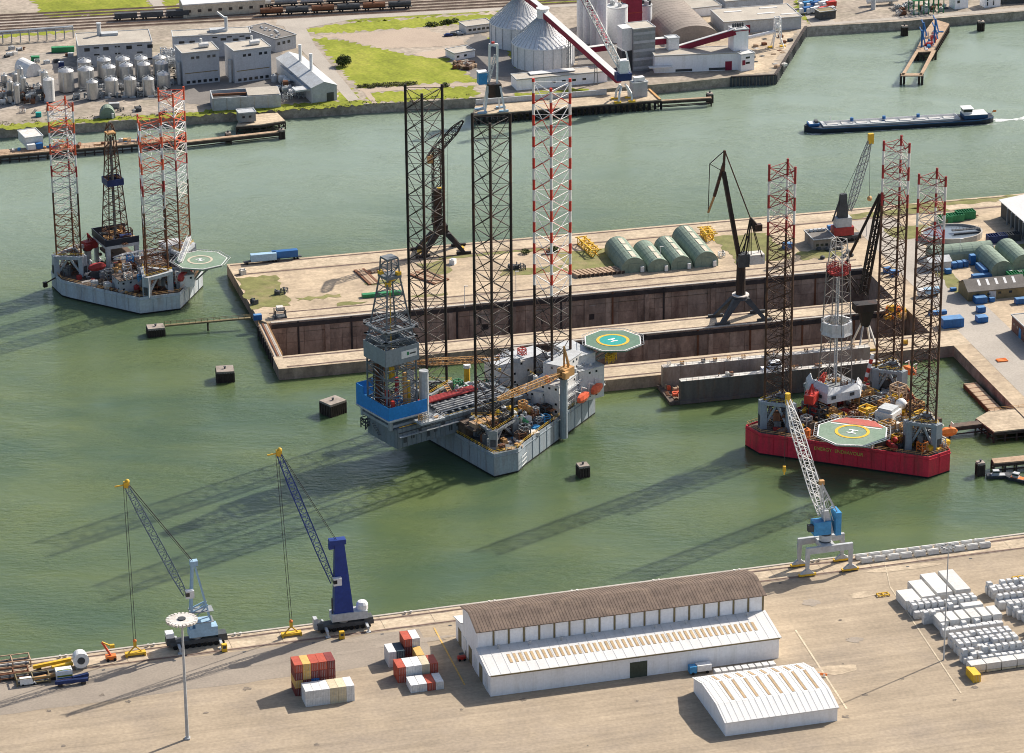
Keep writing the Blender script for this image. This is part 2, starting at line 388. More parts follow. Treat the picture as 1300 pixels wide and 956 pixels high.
# dry dock floors
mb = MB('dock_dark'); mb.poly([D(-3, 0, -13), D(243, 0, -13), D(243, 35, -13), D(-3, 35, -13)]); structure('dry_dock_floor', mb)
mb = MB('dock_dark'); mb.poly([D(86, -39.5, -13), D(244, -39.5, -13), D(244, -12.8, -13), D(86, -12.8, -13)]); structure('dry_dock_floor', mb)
# wall trim of the two dry docks: copings, buttresses, wale timbers, niches
for (s0, s1, t, nm) in [(2, 242.5, 35, 0), (86, 243.5, -12.8, 1)]:
    mb = MB('dock_dark'); a, c = D(s0, t-.35, 3.0), D(s1, t-.35, 3.0); mb.beam(a, c, .7, 1.5)
    mb.build('fender_beam', yard)
    mb = MB('concrete'); mb.beam(D(s0, t+.3, 4.58), D(s1, t+.3, 4.58), 1.2, .3); mb.build('coping', yard)
    for k in range(int((s1-s0)/4.2)):
        s = s0+2+k*4.2
        if k % 5 == 2:
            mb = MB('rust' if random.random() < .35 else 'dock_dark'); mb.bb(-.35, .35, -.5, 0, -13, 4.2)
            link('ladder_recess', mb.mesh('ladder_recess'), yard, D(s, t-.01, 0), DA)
    s = s0; pv = {}
    while s < s1-2:                                   # masonry facing, panel by panel
        wd = random.uniform(4.5, 8.5); wd = min(wd, s1-s); m_ = random.choice(['dock_wall', 'dock_wall', 'dock_wall_pale', 'dock_wall_rust', 'dock_wall_dark'])
        for (za, zb) in ((-13, -4.2), (-4.1, 2.1)):
            mb = MB(m_); dp = random.uniform(.08, .3); mb.bb(.06, wd-.06, -dp, 0, za, zb); link('wall_panel', mb.mesh('wall_panel'), yard, D(s, t, 0), DA)
        s += wd
    for s in ([24, 46, 72, 98, 126, 152, 178, 206, 230] if nm == 0 else [112, 140, 166, 196, 226]):
        mb = MB('dock_wall'); mb.bb(-.9, .9, -.9, 0, -13, 2.2); link('buttress', mb.mesh('buttress'), yard, D(s+random.uniform(-2, 2), t-.02, 0), DA)
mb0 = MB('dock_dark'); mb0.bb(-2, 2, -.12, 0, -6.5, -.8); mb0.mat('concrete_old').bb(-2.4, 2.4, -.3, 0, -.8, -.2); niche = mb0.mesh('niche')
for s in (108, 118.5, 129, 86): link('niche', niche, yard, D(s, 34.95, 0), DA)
# lighter pier tops, roads, rails, weeds on the dock yard
def strip(name, frm, s0, s1, t0, t1, z, mat, kind='structure', jit=0):
    pts = []
    n_ = max(1, int(abs(s1-s0)/5)) if jit else 1
    for k in range(n_+1): pts.append(frm(s0+(s1-s0)*k/n_, t0+random.uniform(-jit, jit), z))
    for k in range(n_+1): pts.append(frm(s1+(s0-s1)*k/n_, t1+random.uniform(-jit, jit), z))
    mb = MB(mat); mb.poly(pts); return tag(mb.build(name), kind=kind)
strip('pier_pavement', D, -3, 330, -12.3, -.7, 4.53, 'quay_strip'); strip('pier_pavement', D, 86.5, 330, -54, -40.2, 4.53, 'quay_strip')
strip('quay_pavement', D, -3.5, 330, 93, 104.4, 4.53, 'quay_strip'); strip('quay_pavement', D, 2, 243, 36, 46.5, 4.53, 'quay_strip')
strip('yard_road', D, 255, 275, -165, 90, 4.54, 'road_pale'); strip('yard_road', D, 280, 500, 44, 52, 4.53, 'road_pale')
def rail_pair(frm, s0, s1, t, gauge, name='crane_rail'):
    for d in (0, gauge):
        mb = MB('rail'); mb.beam(frm(s0, t+d, 4.6), frm(s1, t+d, 4.6), .28, .12); tag(mb.build(name), kind='structure')
        strip('rail_bed', frm, s0, s1, t+d-.7, t+d+.7, 4.56, 'ballast', jit=.25)
rail_pair(D, -3, 330, 91.5, 11.3); rail_pair(D, 3, 243, 38, 7.2); rail_pair(D, 0, 243, -11.2, 9.2); rail_pair(D, 88, 243, -52, 10)
for (s0, s1, t0, t1) in [(-3, 13, 52, 88), (16, 34, 56, 60), (30, 42, 47, 50), (60, 75, 48, 50.5), (128, 156, 62, 84), (150, 158, 84, 91), (195, 218, 52, 86), (80, 130, 88, 91),
                         (100, 127, 62, 70), (222, 240, 50, 60), (46, 60, 66, 71), (280, 520, 98, 104), (250, 300, 92, 99), (266, 290, 62, 78), (300, 340, 40, 46), (268, 276, 0, 30), (70, 82, 72, 86)]:
    px = [D(s0, t0), D(s1, t0), D(s1, t1), D(s0, t1)]; out = []
    for i, a in enumerate(px):
        c = px[(i+1) % 4]; k = max(2, int((c-a).length/2.5)); nn = (c-a).cross(Vector((0, 0, 1))).normalized()
        out += [a+(c-a)*(q/k)+nn*random.uniform(-1.6, 1.0) for q in range(k)]
    mb = MB('weeds'); mb.poly([(p.x, p.y, 4.575) for p in out]); tag(mb.build('weeds'), 'patchy weeds on the dock yard', kind='stuff')
for (u0, v0, w_, d_) in [(400, 395, 14, 5), (435, 405, 20, 3), (560, 365, 26, 6), (880, 352, 20, 3)]:
    pass
# near quay: pale edge strip, rails, asphalt lane and worn paint
strip('quay_edge_pavement', N, -300, 600, -11, -.1, 4.53, 'quay_strip', jit=.2)
mb = MB('concrete'); mb.beam(N(-300, -.4, 4.6), N(700, -.4, 4.6), .9, .35); tag(mb.build('quay_coping'), kind='structure')
rail_pair(N, -300, 600, -10.6, 7.6)
M('apron_dark', (.3, .255, .205), .92, .13, .05, stain=(.22, .185, .155), st_amt=.6, st_scale=.04)
strip('apron_lane', N, -300, 130, -34, -12.5, 4.53, 'apron_dark', jit=.5)
M('lane_paint', (.5, .42, .3), .9, .25, .5, stain=(.36, .3, .24), st_amt=.8, st_scale=.4)
M('yellow_paint', (.58, .36, .1), .9, .25, .5, stain=(.36, .3, .24), st_amt=.8, st_scale=.4)
def paint(a, b, wd, mat='lane_paint'):
    a = Vector(a); b = Vector(b); d = (b-a).normalized(); r = Vector((-d.y, d.x, 0))*wd/2
    mb = MB(mat); mb.poly([(q.x, q.y, 4.575) for q in (a-r, b-r, b+r, a+r)]); tag(mb.build('painted_line'), kind='structure')
paint(P(1130, 745), P(1220, 880), .45); paint(P(1130, 745), P(1120, 700), .3); paint(P(551, 797), P(590, 870), .5, 'yellow_paint')
paint(P(1205, 770), P(1420, 745), .25); paint(P(1010, 800), P(1075, 900), .6)
# slab joints, tyre tracks and drains on the apron
M('joint', (.25, .2, .145), .95, .3, .5)
for k in range(24):
    s = -20+k*16.3; mb = MB('joint'); mb.poly([N(s-7, -.9, 4.556), N(s-6.8, -.9, 4.556), N(s-6.8, -11, 4.556), N(s-7, -11, 4.556)]); tag(mb.build('slab_joint'), kind='structure')
M('oil_stain', (.15, .125, .1), .8, .3, .6, stain=(.28, .225, .165), st_amt=.9, st_scale=.7)
rs = random.Random(5)
for k in range(46):                                # oil drips and patched spots where vehicles stand
    c = N(rs.uniform(5, 335), rs.uniform(-112, -14), 4.558+k*.0004); out = []; r0 = rs.uniform(.3, 1.3)
    for j in range(11): a_ = j*math.tau/11; out.append(c+Vector((math.cos(a_), math.sin(a_), 0))*r0*rs.uniform(.5, 1.3))
    mb = MB('oil_stain'); mb.poly(out); tag(mb.build('oil_stain'), kind='structure')
for k in range(16):
    mb = MB('dark_grey'); mb.bb(-.5, .5, -.35, .35, 0, .02); link('drain_grate', mb.mesh('drain_grate'), None, N(8+k*22, -13.4, 4.56), NA)['kind'] = 'structure'
for (u, v, w_, d_) in [(1095, 755, 9, 5), (1085, 812, 6, 4), (1030, 765, 7, 5), (440, 828, 12, 2.5), (1220, 700, 40, 5), (520, 815, 30, 4), (330, 840, 30, 6), (1150, 720, 26, 4), (1060, 850, 16, 7), (470, 810, 20, 3)]:
    c = P(u, v, 4.57); out = []
    for k in range(18):
        a_ = k*math.tau/18; r_ = random.uniform(.7, 1.15); out.append(c+_nx*(math.cos(a_)*w_/2*r_)+_ny*(math.sin(a_)*d_/2*r_))
    mb = MB('apron_dark' if random.random() < .5 else 'quay_strip'); mb.poly([(p.x, p.y, 4.56+random.random()*.01) for p in out]); tag(mb.build('pavement_patch'), kind='structure')

# ------------------------------------------------------------------ far bank
bank_px = [(0, 163), (100, 157), (228, 147.5), (300, 142), (358, 139), (465, 132), (545, 128), (604, 124)]
left_far = P(0, 163) + (P(0, 163)-P(358, 139)).normalized()*1800
q1 = P(839, 130); q0 = P(600, 150); ex_ = (q1-q0).normalized(); ey_ = Vector((-ex_.y, ex_.x, 0))
tip = [P(840, 112), P(905, 108), P(927, 104)]
far_pts = [left_far]+W(bank_px)+[P(604, 124), P(700, 119), P(822, 108), P(870, 104), P(928, 98), P(984, 95.5), P(1023, 34), P(1145, 27), P(1205, 22), P(1300, 14)]
right_far = P(1300, 14) + (P(1300, 14)-P(1023, 34)).normalized()*3000
land('far_bank_ground', far_pts+[right_far, Vector((6000, 9000, QUAY)), Vector((-6000, 9000, QUAY))], 'far_soil', 'stone_bank')
def revetment(top_px, bot_px):
    a = W(top_px, 4.48); c = W(bot_px, -.3); mb = MB('stone_bank')
    rows = 4
    for i in range(len(a)-1):
        for k in range(rows):
            t0, t1 = k/rows, (k+1)/rows
            mb.poly([a[i].lerp(c[i], t0), a[i+1].lerp(c[i+1], t0), a[i+1].lerp(c[i+1], t1), a[i].lerp(c[i], t1)])
    structure('stone_embankment', mb)
revetment([(-300, 183)]+bank_px, [(-300, 193), (0, 176), (100, 170), (228, 160), (300, 154), (358, 152), (465, 145), (545, 140), (604, 137)])
revetment([(1023, 34), (1145, 27), (1205, 22), (1300, 14), (1500, 0)], [(1022, 47.5), (1148, 39), (1205, 33.5), (1300, 26), (1500, 10)])
mb = MB('concrete'); tp = W([(825, 108), (870, 104), (928, 98)], 4.6); bt = W([(826, 117), (875, 113), (937, 107)], -.2)
for i in range(2): mb.poly([tp[i], tp[i+1], bt[i+1], bt[i]])
structure('stone_embankment', mb)
for (a, c) in [(P(928, 98), P(984, 95.5)), (P(984, 95.5), P(1023, 34))]:
    d = c-a; k_ = int(d.length/1.6); o_ = tag(MB('dock_dark').beam(Vector((0, 0, 4.7)), Vector((d.x, d.y, 4.7)), 1.2, .5).build('sheet_pile_wall'), 'dark steel sheet pile wall along the corner quay, %s' % ('short front face' if d.length < 40 else 'long channel face'), 'quay wall'); o_.location = (a.x, a.y, 0)
    pm_ = MB('dark_grey'); pm_.box(0, 0, -3, 1.0, .9, 7.4, math.atan2(d.y, d.x)); pm_ = pm_.mesh('pile_panel')
    for i in range(k_+1): link('pile_panel', pm_, o_, (d.x*i/k_+(.3 if i % 2 else 0)*d.y/d.length, d.y*i/k_-(.3 if i % 2 else 0)*d.x/d.length, 0))
S = lambda name, px, mat, z, j=1.2, kind='structure', label=None: sheet(name, px, z, mat, kind, j, label)
S0 = S; S = lambda name, px, mat, z, j=1.2, kind='structure', label=None: S0(name, px, mat, z, 2.2 if mat == 'grass' else j, kind, label)
S('grass_field', [(399, 48), (429, 50), (482, 61), (523, 71), (564, 71), (604, 104), (540, 106), (454, 112)], 'grass', 4.53)
S('grass_field', [(468, 118), (604, 109), (606, 123), (464, 131)], 'grass', 4.53)
S('grass_field', [(384, 38), (450, 28), (642, 17), (642, 27), (530, 35), (402, 43)], 'grass', 4.53)
S('grass_field', [(440, 25), (642, 9), (642, 13), (442, 29)], 'grass', 4.53)
S('grass_field', [(40, -3), (186, -3), (196, 15), (55, 23)], 'grass', 4.53)
S('grass_field', [(205, -2), (228, -2), (228, 20), (212, 14)], 'grass', 4.53)
S('grass_field', [(1003, -3), (1024, -3), (1052, 24), (1028, 30), (1014, 18)], 'grass', 4.53)
S('grass_field', [(820, -2), (880, -3), (870, 10), (832, 14)], 'grass', 4.53); S('grass_field', [(680, 0), (735, -4), (735, 3), (690, 9)], 'grass', 4.53)
S('grass_field', [(0, 44), (95, 38), (95, 41), (0, 48)], 'grass', 4.53); S('grass_field', [(626, 44), (652, 70), (652, 92), (640, 92), (612, 50)], 'grass', 4.53)
S('grass_verge', [(-40, 161), (100, 152), (228, 143), (300, 137), (358, 133), (420, 129), (462, 127), (464, 133), (358, 140), (228, 148), (0, 164)], 'grass', 4.54)
S('grass_verge', [(652, 119), (740, 112), (745, 116), (655, 123)], 'grass', 4.54); S('grass_verge', [(428, 112), (444, 112), (456, 126), (430, 130)], 'grass', 4.54)
S('bare_lot', [(402, 45), (535, 36), (584, 50), (590, 56), (545, 60), (482, 61), (429, 49)], 'bare_field', 4.55)
S('bare_lot', [(523, 68), (585, 58), (600, 66), (580, 73), (540, 74)], 'bare_field', 4.55)
S('field_track', [(452, 113), (604, 104.5), (604, 108), (470, 117), (479, 131), (473, 131), (460, 116)], 'bare_field', 4.56, .3)
S('access_road', [(360, 33), (387, 33), (400, 58), (456, 126), (443, 129), (372, 52)], 'road_pale', 4.56, 0)
S('access_road', [(350, 32), (352, 25), (450, 19), (640, 8), (760, 2), (760, 6), (640, 13), (450, 24), (387, 36)], 'road_pale', 4.57, 0)
S('access_road', [(-60, 31), (60, 24), (198, 14), (185, -6), (200, -6), (214, 19), (60, 29), (-60, 36)], 'road_pale', 4.57, .3)
S('access_road', [(1012, 2), (1024, -3), (1060, 28), (1300, 9), (1300, 13), (1030, 33)], 'road_pale', 4.57, .3)
S('yard_pavement', [(0, 70), (95, 64), (95, 90), (220, 85), (225, 118), (0, 140)], 'yard', 4.55); S('yard_pavement', [(220, 60), (350, 55), (395, 128), (300, 138), (222, 130)], 'asphalt', 4.55)
S('yard_pavement', [(606, 40), (640, 60), (660, 95), (600, 100), (585, 62)], 'asphalt', 4.56); S('yard_pavement', [(735, 45), (800, 40), (830, 90), (770, 104), (730, 90)], 'asphalt', 4.555)
S('yard_pavement', [(872, 18), (905, 16), (1010, 40), (975, 92), (940, 95), (900, 60)], 'quay_strip', 4.555); S('yard_pavement', [(98, 90), (216, 84), (222, 124), (0, 136), (0, 112), (60, 104)], 'asphalt', 4.565); S('yard_pavement', [(20, 112), (230, 101), (232, 112), (20, 124)], 'asphalt', 4.56)
# railway: ballast, rails and sleepers seen from afar
ra, rb = P(-200, 50), P(700, 3); rd = (rb-ra).normalized(); rn = Vector((-rd.y, rd.x, 0))
RAIL = []
for k in range(7):
    o_ = rn*(k*5.2-3); a = ra+o_; c = rb+o_+rd*500
    mb = MB('ballast'); mb.poly([(q.x, q.y, 4.585) for q in (a-rn*1.7, c-rn*1.7, c+rn*1.7, a+rn*1.7)]); tag(mb.build('railway_track_bed'), kind='structure')
    for sgn in (-.72, .72):
        mb = MB('rail'); mb.beam(a+rn*sgn+Vector((0, 0, .25)), c+rn*sgn+Vector((0, 0, .25)), .2, .2); tag(mb.build('railway_rail'), kind='structure')
    RAIL.append((a, rd))
# ------------------------------------------------------------------ jack-up rigs: shared builders
def rig_leg(rig, x, y, z0, z1, side, phi, bay, colf, rc=.5, rb=.2, horiz=True):
    """triangular truss leg: bracing mesh with three chord tubes as sub-parts"""
    Rr = side/math.sqrt(3); nb = int(round((z1-z0)/bay)); bay = (z1-z0)/nb
    cs = [Vector((x+Rr*math.cos(R_(a)+phi), y+Rr*math.sin(R_(a)+phi), 0)) for a in (90, 210, 330)]
    def pt(i, z): c = cs[i % 3]; return Vector((c.x, c.y, z))
    br = MB(colf(z0, 0)[1])
    for k in range(nb):
        za, zb = z0+k*bay, z0+(k+1)*bay; zm = (za+zb)/2
        for i in range(3):
            m_ = (pt(i, zm)+pt(i+1, zm))/2
            br.mat(colf(za, k)[1]); br.tube(pt(i, za), m_, rb, n=5); br.tube(pt(i+1, za), m_, rb, n=5)
            br.mat(colf(zm+.01, k)[1]); br.tube(m_, pt(i, zb), rb, n=5); br.tube(m_, pt(i+1, zb), rb, n=5)
            if horiz:
                br.tube(pt(i, zb), pt(i+1, zb), rb*.8, n=5); br.tube(pt(i, zm), pt(i+1, zm), rb*.55, n=4)
        br.tube((pt(0, zb)+pt(1, zb))/2, (pt(1, zb)+pt(2, zb))/2, rb*.6, n=4)
    lg = br.build('leg', rig)
    for i in range(3):
        mb = MB(colf(z0, 0)[0])
        for k in range(nb):
            for h in (0, 1):
                za = z0+(k+h/2)*bay; mb.mat(colf(za+.01, k)[0]); mb.tube(pt(i, za), pt(i, za+bay/2), rc, n=8)
        mb.mat(colf(z1-.1, nb)[0]); mb.tube(pt(i, z1), pt(i, z1+1.2), rc*1.05, n=8)
        mb.build('chord', lg)
    return lg, cs
def jack_house(rig, cs, z0, z1, mat, ring=True, wide=2.6, rw=1.3):
    mb = MB(mat); ctr = (cs[0]+cs[1]+cs[2])/3
    for _ in range(9): a = random.random()*math.tau; q = random.uniform(1, 4.2); gear(rig, random.choice(['equipment_frame', 'mud_tank', 'equipment_box', 'stair']), random.choice(['dark_grey', 'deck_grey', 'rust', 'steel_grey']), ctr.x+q*math.cos(a), ctr.y+q*math.sin(a), z0+random.choice([0, 0, 3]), 2.6, 2.4, 3.4, a)
    for c in cs:
        d = (c-ctr).normalized(); q = c+d*.6; a = math.atan2(d.y, d.x)
        mb.box(q.x, q.y, z0, wide, wide*1.3, z1-z0, a)
        mb.mat('dark_grey').box(q.x+d.x*1.32, q.y+d.y*1.32, z0+1, .12, wide*.8, (z1-z0)*.4, a).mat(mat)
    if ring:
        for i in range(3):
            a, c = cs[i], cs[(i+1) % 3]
            o_ = ((a+c)/2-ctr).normalized()*1.2
            mb.beam((a.x+o_.x, a.y+o_.y, z1-.7), (c.x+o_.x, c.y+o_.y, z1-.7), rw, rw)
            mb.beam((a.x, a.y, z0+.3), ((a.x+c.x)/2, (a.y+c.y)/2, z1-1), .8); mb.beam((c.x, c.y, z0+.3), ((a.x+c.x)/2, (a.y+c.y)/2, z1-1), .8)
    mb.build('jack_house', rig)
    mb = MB('yellow')
    for i in range(3):
        a, c = cs[i]+(cs[i]-ctr)*.28, cs[(i+1) % 3]+(cs[(i+1) % 3]-ctr)*.28
        for h in (.55, 1.1): mb.beam((a.x, a.y, z1+h), (c.x, c.y, z1+h), .09)
    mb.build('railing', rig)
def rails(rig, pts, z, mat='yellow', closed=True, h=1.15):
    mb = MB(mat); k = len(pts)
    for i in range(k if closed else k-1):
        a = Vector((pts[i][0], pts[i][1], z)); c = Vector((pts[(i+1) % k][0], pts[(i+1) % k][1], z)); L_ = (c-a).length
        for hh in (h*.5, h): mb.beam(a+Vector((0, 0, hh)), c+Vector((0, 0, hh)), .09)
        m_ = max(1, int(L_/2.2))
        for j in range(m_): q = a.lerp(c, j/m_); mb.beam(q, q+Vector((0, 0, h)), .09)
    return mb.build('railing', rig)
def flat_ring(mb, x, y, z, r0, r1, n=40):
    for i in range(n):
        a, c = math.tau*i/n, math.tau*(i+1)/n
        mb.poly([(x+r0*math.cos(a), y+r0*math.sin(a), z), (x+r0*math.cos(c), y+r0*math.sin(c), z), (x+r1*math.cos(c), y+r1*math.sin(c), z), (x+r1*math.cos(a), y+r1*math.sin(a), z)])
def helideck(rig, x, y, z, r, rot, deckm, ringm='yellow', inner=None, hrot=0, ringr=.48, band=None, root=(0, 0)):
    oc = [(x+r*math.cos(rot+R_(22.5+45*i)), y+r*math.sin(rot+R_(22.5+45*i))) for i in range(8)]
    mb = MB(deckm); mb.prism(oc, z-.7, z); hd = mb.build('helideck', rig)
    mb = MB('clean_white')
    for i in range(8):
        a, c = Vector((*oc[i], z+.05)), Vector((*oc[(i+1) % 8], z+.05)); ct = Vector((x, y, z+.05))
        mb.poly([a, c, c.lerp(ct, .035), a.lerp(ct, .035)])
    mb.build('edge_line', hd)
    if band:
        mb = MB(band[0]); ct = Vector((x, y, 0)); d = Vector((math.cos(band[1]), math.sin(band[1]), 0)); t_ = Vector((-d.y, d.x, 0))
        a0, a1 = r*.5, r*.9; h0, h1 = r*.74, r*.40
        mb.poly([(ct+d*a0-t_*h0).to_tuple()[:2]+(z+.07,), (ct+d*a1-t_*h1).to_tuple()[:2]+(z+.07,), (ct+d*a1+t_*h1).to_tuple()[:2]+(z+.07,), (ct+d*a0+t_*h0).to_tuple()[:2]+(z+.07,)])
        mb.build('obstacle_sector', hd)
        mb = MB('clean_white'); q0 = ct+d*(a0-1.1); mb.beam((q0.x-t_.x*h0*.95, q0.y-t_.y*h0*.95, z+.06), (q0.x+t_.x*h0*.95, q0.y+t_.y*h0*.95, z+.06), .7, .05); mb.build('name_strip', hd)
    if inner:
        mb = MB(inner); mb.cyl(x, y, z+.03, z+.06, r*ringr*.95, n=40); mb.build('inner_disc', hd)
    mb = MB(ringm); flat_ring(mb, x, y, z+.1, r*ringr*.82, r*ringr); mb.build('marking_ring', hd)
    mb = MB('clean_white'); c, s = math.cos(hrot), math.sin(hrot); k = r*.13
    f = lambda a, b: (x+a*c-b*s, y+a*s+b*c, z+.11)
    mb.beam(f(-k*.75, -k), f(-k*.75, k), k*.42, .04); mb.beam(f(k*.75, -k), f(k*.75, k), k*.42, .04); mb.beam(f(-k*.75, 0), f(k*.75, 0), k*.42, .042)
    mb.build('letter_h', hd)
    mb = MB('light_grey')
    for i in range(8):
        a, c_ = Vector((*oc[i], z-.1)), Vector((*oc[(i+1) % 8], z-.1)); ct = Vector((x, y, z-.1))
        a2, c2 = ct+(a-ct)*1.1, ct+(c_-ct)*1.1; a2.z = c2.z = z+.25
        mb.beam(a2, c2, .14)
        for k_ in range(6): mb.beam(a.lerp(c_, k_/6), a2.lerp(c2, k_/6), .1)
    mb.build('safety_net_frame', hd)
    mb = MB('steel_grey'); rv = Vector((root[0], root[1], z-8))
    for i in range(0, 8, 1):
        q = Vector((oc[i][0]*.6+x*.4, oc[i][1]*.6+y*.4, z-.7)); e = rv+(q-rv)*.25; e.z = z-8
        mb.tube(q, e, .25, n=5); q2 = Vector((oc[(i+1) % 8][0]*.6+x*.4, oc[(i+1) % 8][1]*.6+y*.4, z-.8)); mb.beam(q, q2, .35)
    mb.build('support_frame', hd)
    return hd
def lifeboat(rig, x, y, z, rz, mat='orange', Ls=8.5):
    mb = MB(mat); c, s = math.cos(rz), math.sin(rz); sec = []
    for t, w_, h0, h1 in [(-1, .15, 1.2, 1.7), (-.8, .8, .4, 2.4), (-.35, 1.25, 0, 2.9), (.35, 1.25, 0, 2.9), (.8, .85, .4, 2.4), (1, .15, 1.2, 1.7)]:
        px = t*Ls/2; pr = [(-w_*.6, h0), (w_*.6, h0), (w_, (h0+h1)*.45), (w_*.7, h1), (-w_*.7, h1), (-w_, (h0+h1)*.45)]
        sec.append([(x+px*c-b*s, y+px*s+b*c, z+h) for b, h in pr])
    for i in range(5): mb.hexa(sec[i], sec[i+1])
    lb = mb.build('lifeboat', rig)
    mb = MB('white_paint')
    for t in (-.55, .55):
        px = t*Ls/2; a = Vector((x+px*c, y+px*s, z)); mb.beam(a+Vector((-1.9*s, 1.9*c, -1)), a+Vector((-1.9*s, 1.9*c, 4.2)), .35); mb.beam(a+Vector((-1.9*s, 1.9*c, 4.2)), a+Vector((.2*s, -.2*c, 4.0)), .3)
    mb.build('davit', lb)
def block(rig, x0, x1, y0, y1, z0, z1, mat='white_paint', rows=3, roofmat='light_grey', name='accommodation_block', win=True, faces='-x-y+x'):
    mb = MB(mat); mb.bb(x0, x1, y0, y1, z0, z1); mb.mat(roofmat).bb(x0-.15, x1+.15, y0-.15, y1+.15, z1, z1+.2); o = mb.build(name, rig)
    if win:
        h = (z1-z0)/rows
        wm = WIN
        for r in range(rows):
            zz = z0+h*(r+.55)
            for k in range(int((x1-x0)/3)):
                if '-y' in faces and random.random() < .4: link('window', wm, o, (x0+1.5+k*3, y0-.02, zz))
            for k in range(int((y1-y0)/3)):
                if '-x' in faces and random.random() < .4: link('window', wm, o, (x0-.02, y0+1.5+k*3, zz), math.pi/2)
                if '+x' in faces and random.random() < .4: link('window', wm, o, (x1+.02, y0+1.5+k*3, zz), math.pi/2)
    return o
_w = MB('glass'); _w.bb(-.42, .42, -.06, .06, -.4, .4); WIN = _w.mesh('window')
# small deck gear, shared meshes
def _gear():
    d = {}
    mb = MB(); mb.bb(-.5, .5, -.5, .5, 0, 1); mb.bb(-.56, .56, -.06, .06, .1, .92); mb.bb(-.3, .1, -.3, .2, 1, 1.12); d['equipment_box'] = mb
    mb = MB(); mb.tube((-.5, 0, .5), (.5, 0, .5), .45, n=10); mb.bb(-.42, -.3, -.35, .35, 0, .3); mb.bb(.3, .42, -.35, .35, 0, .3); d['pressure_tank'] = mb
    mb = MB(); mb.cyl(0, 0, 0, .8, .45, n=10); mb.cyl(0, 0, .8, 1, .3, .1, n=10); d['mud_tank'] = mb
    mb = MB()
    for k in range(5): mb.tube((-.5, -.4+k*.2, .12+.1*(k % 2)), (.5, -.4+k*.2, .12+.1*(k % 2)), .09, n=5)
    d['pipe_stack'] = mb
    mb = MB(); mb.bb(-.5, -.4, -.5, .5, 0, 1); mb.bb(.4, .5, -.5, .5, 0, 1); mb.tube((-.4, 0, .55), (.4, 0, .55), .4, n=10); d['winch'] = mb
    mb = MB()
    for (a, c) in [(-.45, -.45), (.45, -.45), (.45, .45), (-.45, .45)]: mb.beam((a, c, 0), (a, c, 1), .1)
    for z in (.35, .7, 1):
        for (a, c, e, f) in [(-.45, -.45, .45, -.45), (.45, -.45, .45, .45), (.45, .45, -.45, .45), (-.45, .45, -.45, -.45)]: mb.beam((a, c, z), (e, f, z), .08)
    mb.beam((-.45, -.45, 0), (.45, -.45, 1), .07); mb.beam((.45, .45, 0), (-.45, .45, 1), .07); d['equipment_frame'] = mb
    mb = MB(); mb.cyl(0, 0, 0, 1, .14, n=8); mb.tube((0, 0, .95), (.3, 0, .75), .14, n=8); d['vent_pipe'] = mb
    mb = MB()
    for k in range(6): mb.bb(-.5+k*.16, -.36+k*.16, -.35, .35, k*.17, k*.17+.06)
    mb.beam((-.5, -.36, .05), (.5, -.36, 1.05), .06); mb.beam((-.5, .36, .05), (.5, .36, 1.05), .06); d['stair'] = mb
    return d
GEAR = _gear(); GCACHE = {}
def gear(rig, kind, mat, x, y, z, sx, sy, sz, rz=0):
    key = (kind, mat)
    if key not in GCACHE:
        g_ = GEAR[kind]; g_.mats = [mat]; GCACHE[key] = g_.mesh(kind)
    return link(kind, GCACHE[key], rig, (x, y, z), rz, (sx, sy, sz))
def inside(p, poly):
    r = False; j = len(poly)-1
    for i in range(len(poly)):
        a, c = poly[i], poly[j]
        if (a[1] > p[1]) != (c[1] > p[1]) and p[0] < (c[0]-a[0])*(p[1]-a[1])/(c[1]-a[1])+a[0]: r = not r
        j = i
    return r
def clutter(rig, poly, z, n_, pal, big=1.0, avoid=()):
    xs = [p[0] for p in poly]; ys = [p[1] for p in poly]; kinds = list(GEAR)
    wts = [4, 2, 2, 3, 2, 4, 2, 1]
    for _ in range(n_*4):
        if n_ <= 0: break
        x, y = random.uniform(min(xs), max(xs)), random.uniform(min(ys), max(ys))
        if not inside((x, y), poly) or any(math.hypot(x-a, y-b_) < r for a, b_, r in avoid): continue
        k = random.choices(kinds, wts)[0]; m_ = random.choice(pal); q = big*random.uniform(.6, 1.4)
        s = {'equipment_box': (2.4, 1.8, 1.7), 'pressure_tank': (3.6, 1.7, 1.7), 'mud_tank': (2, 2, 2.6), 'pipe_stack': (7, 2, 2), 'winch': (2.4, 2, 2), 'equipment_frame': (2.6, 2.6, 3.2), 'vent_pipe': (2, 2, 3), 'stair': (3.5, 1.6, 2.8)}[k]
        gear(rig, k, m_, x, y, z, s[0]*q, s[1]*q, s[2]*q*random.uniform(.7, 1.2), random.choice([0, math.pi/2])+random.uniform(-.1, .1)); n_ -= 1
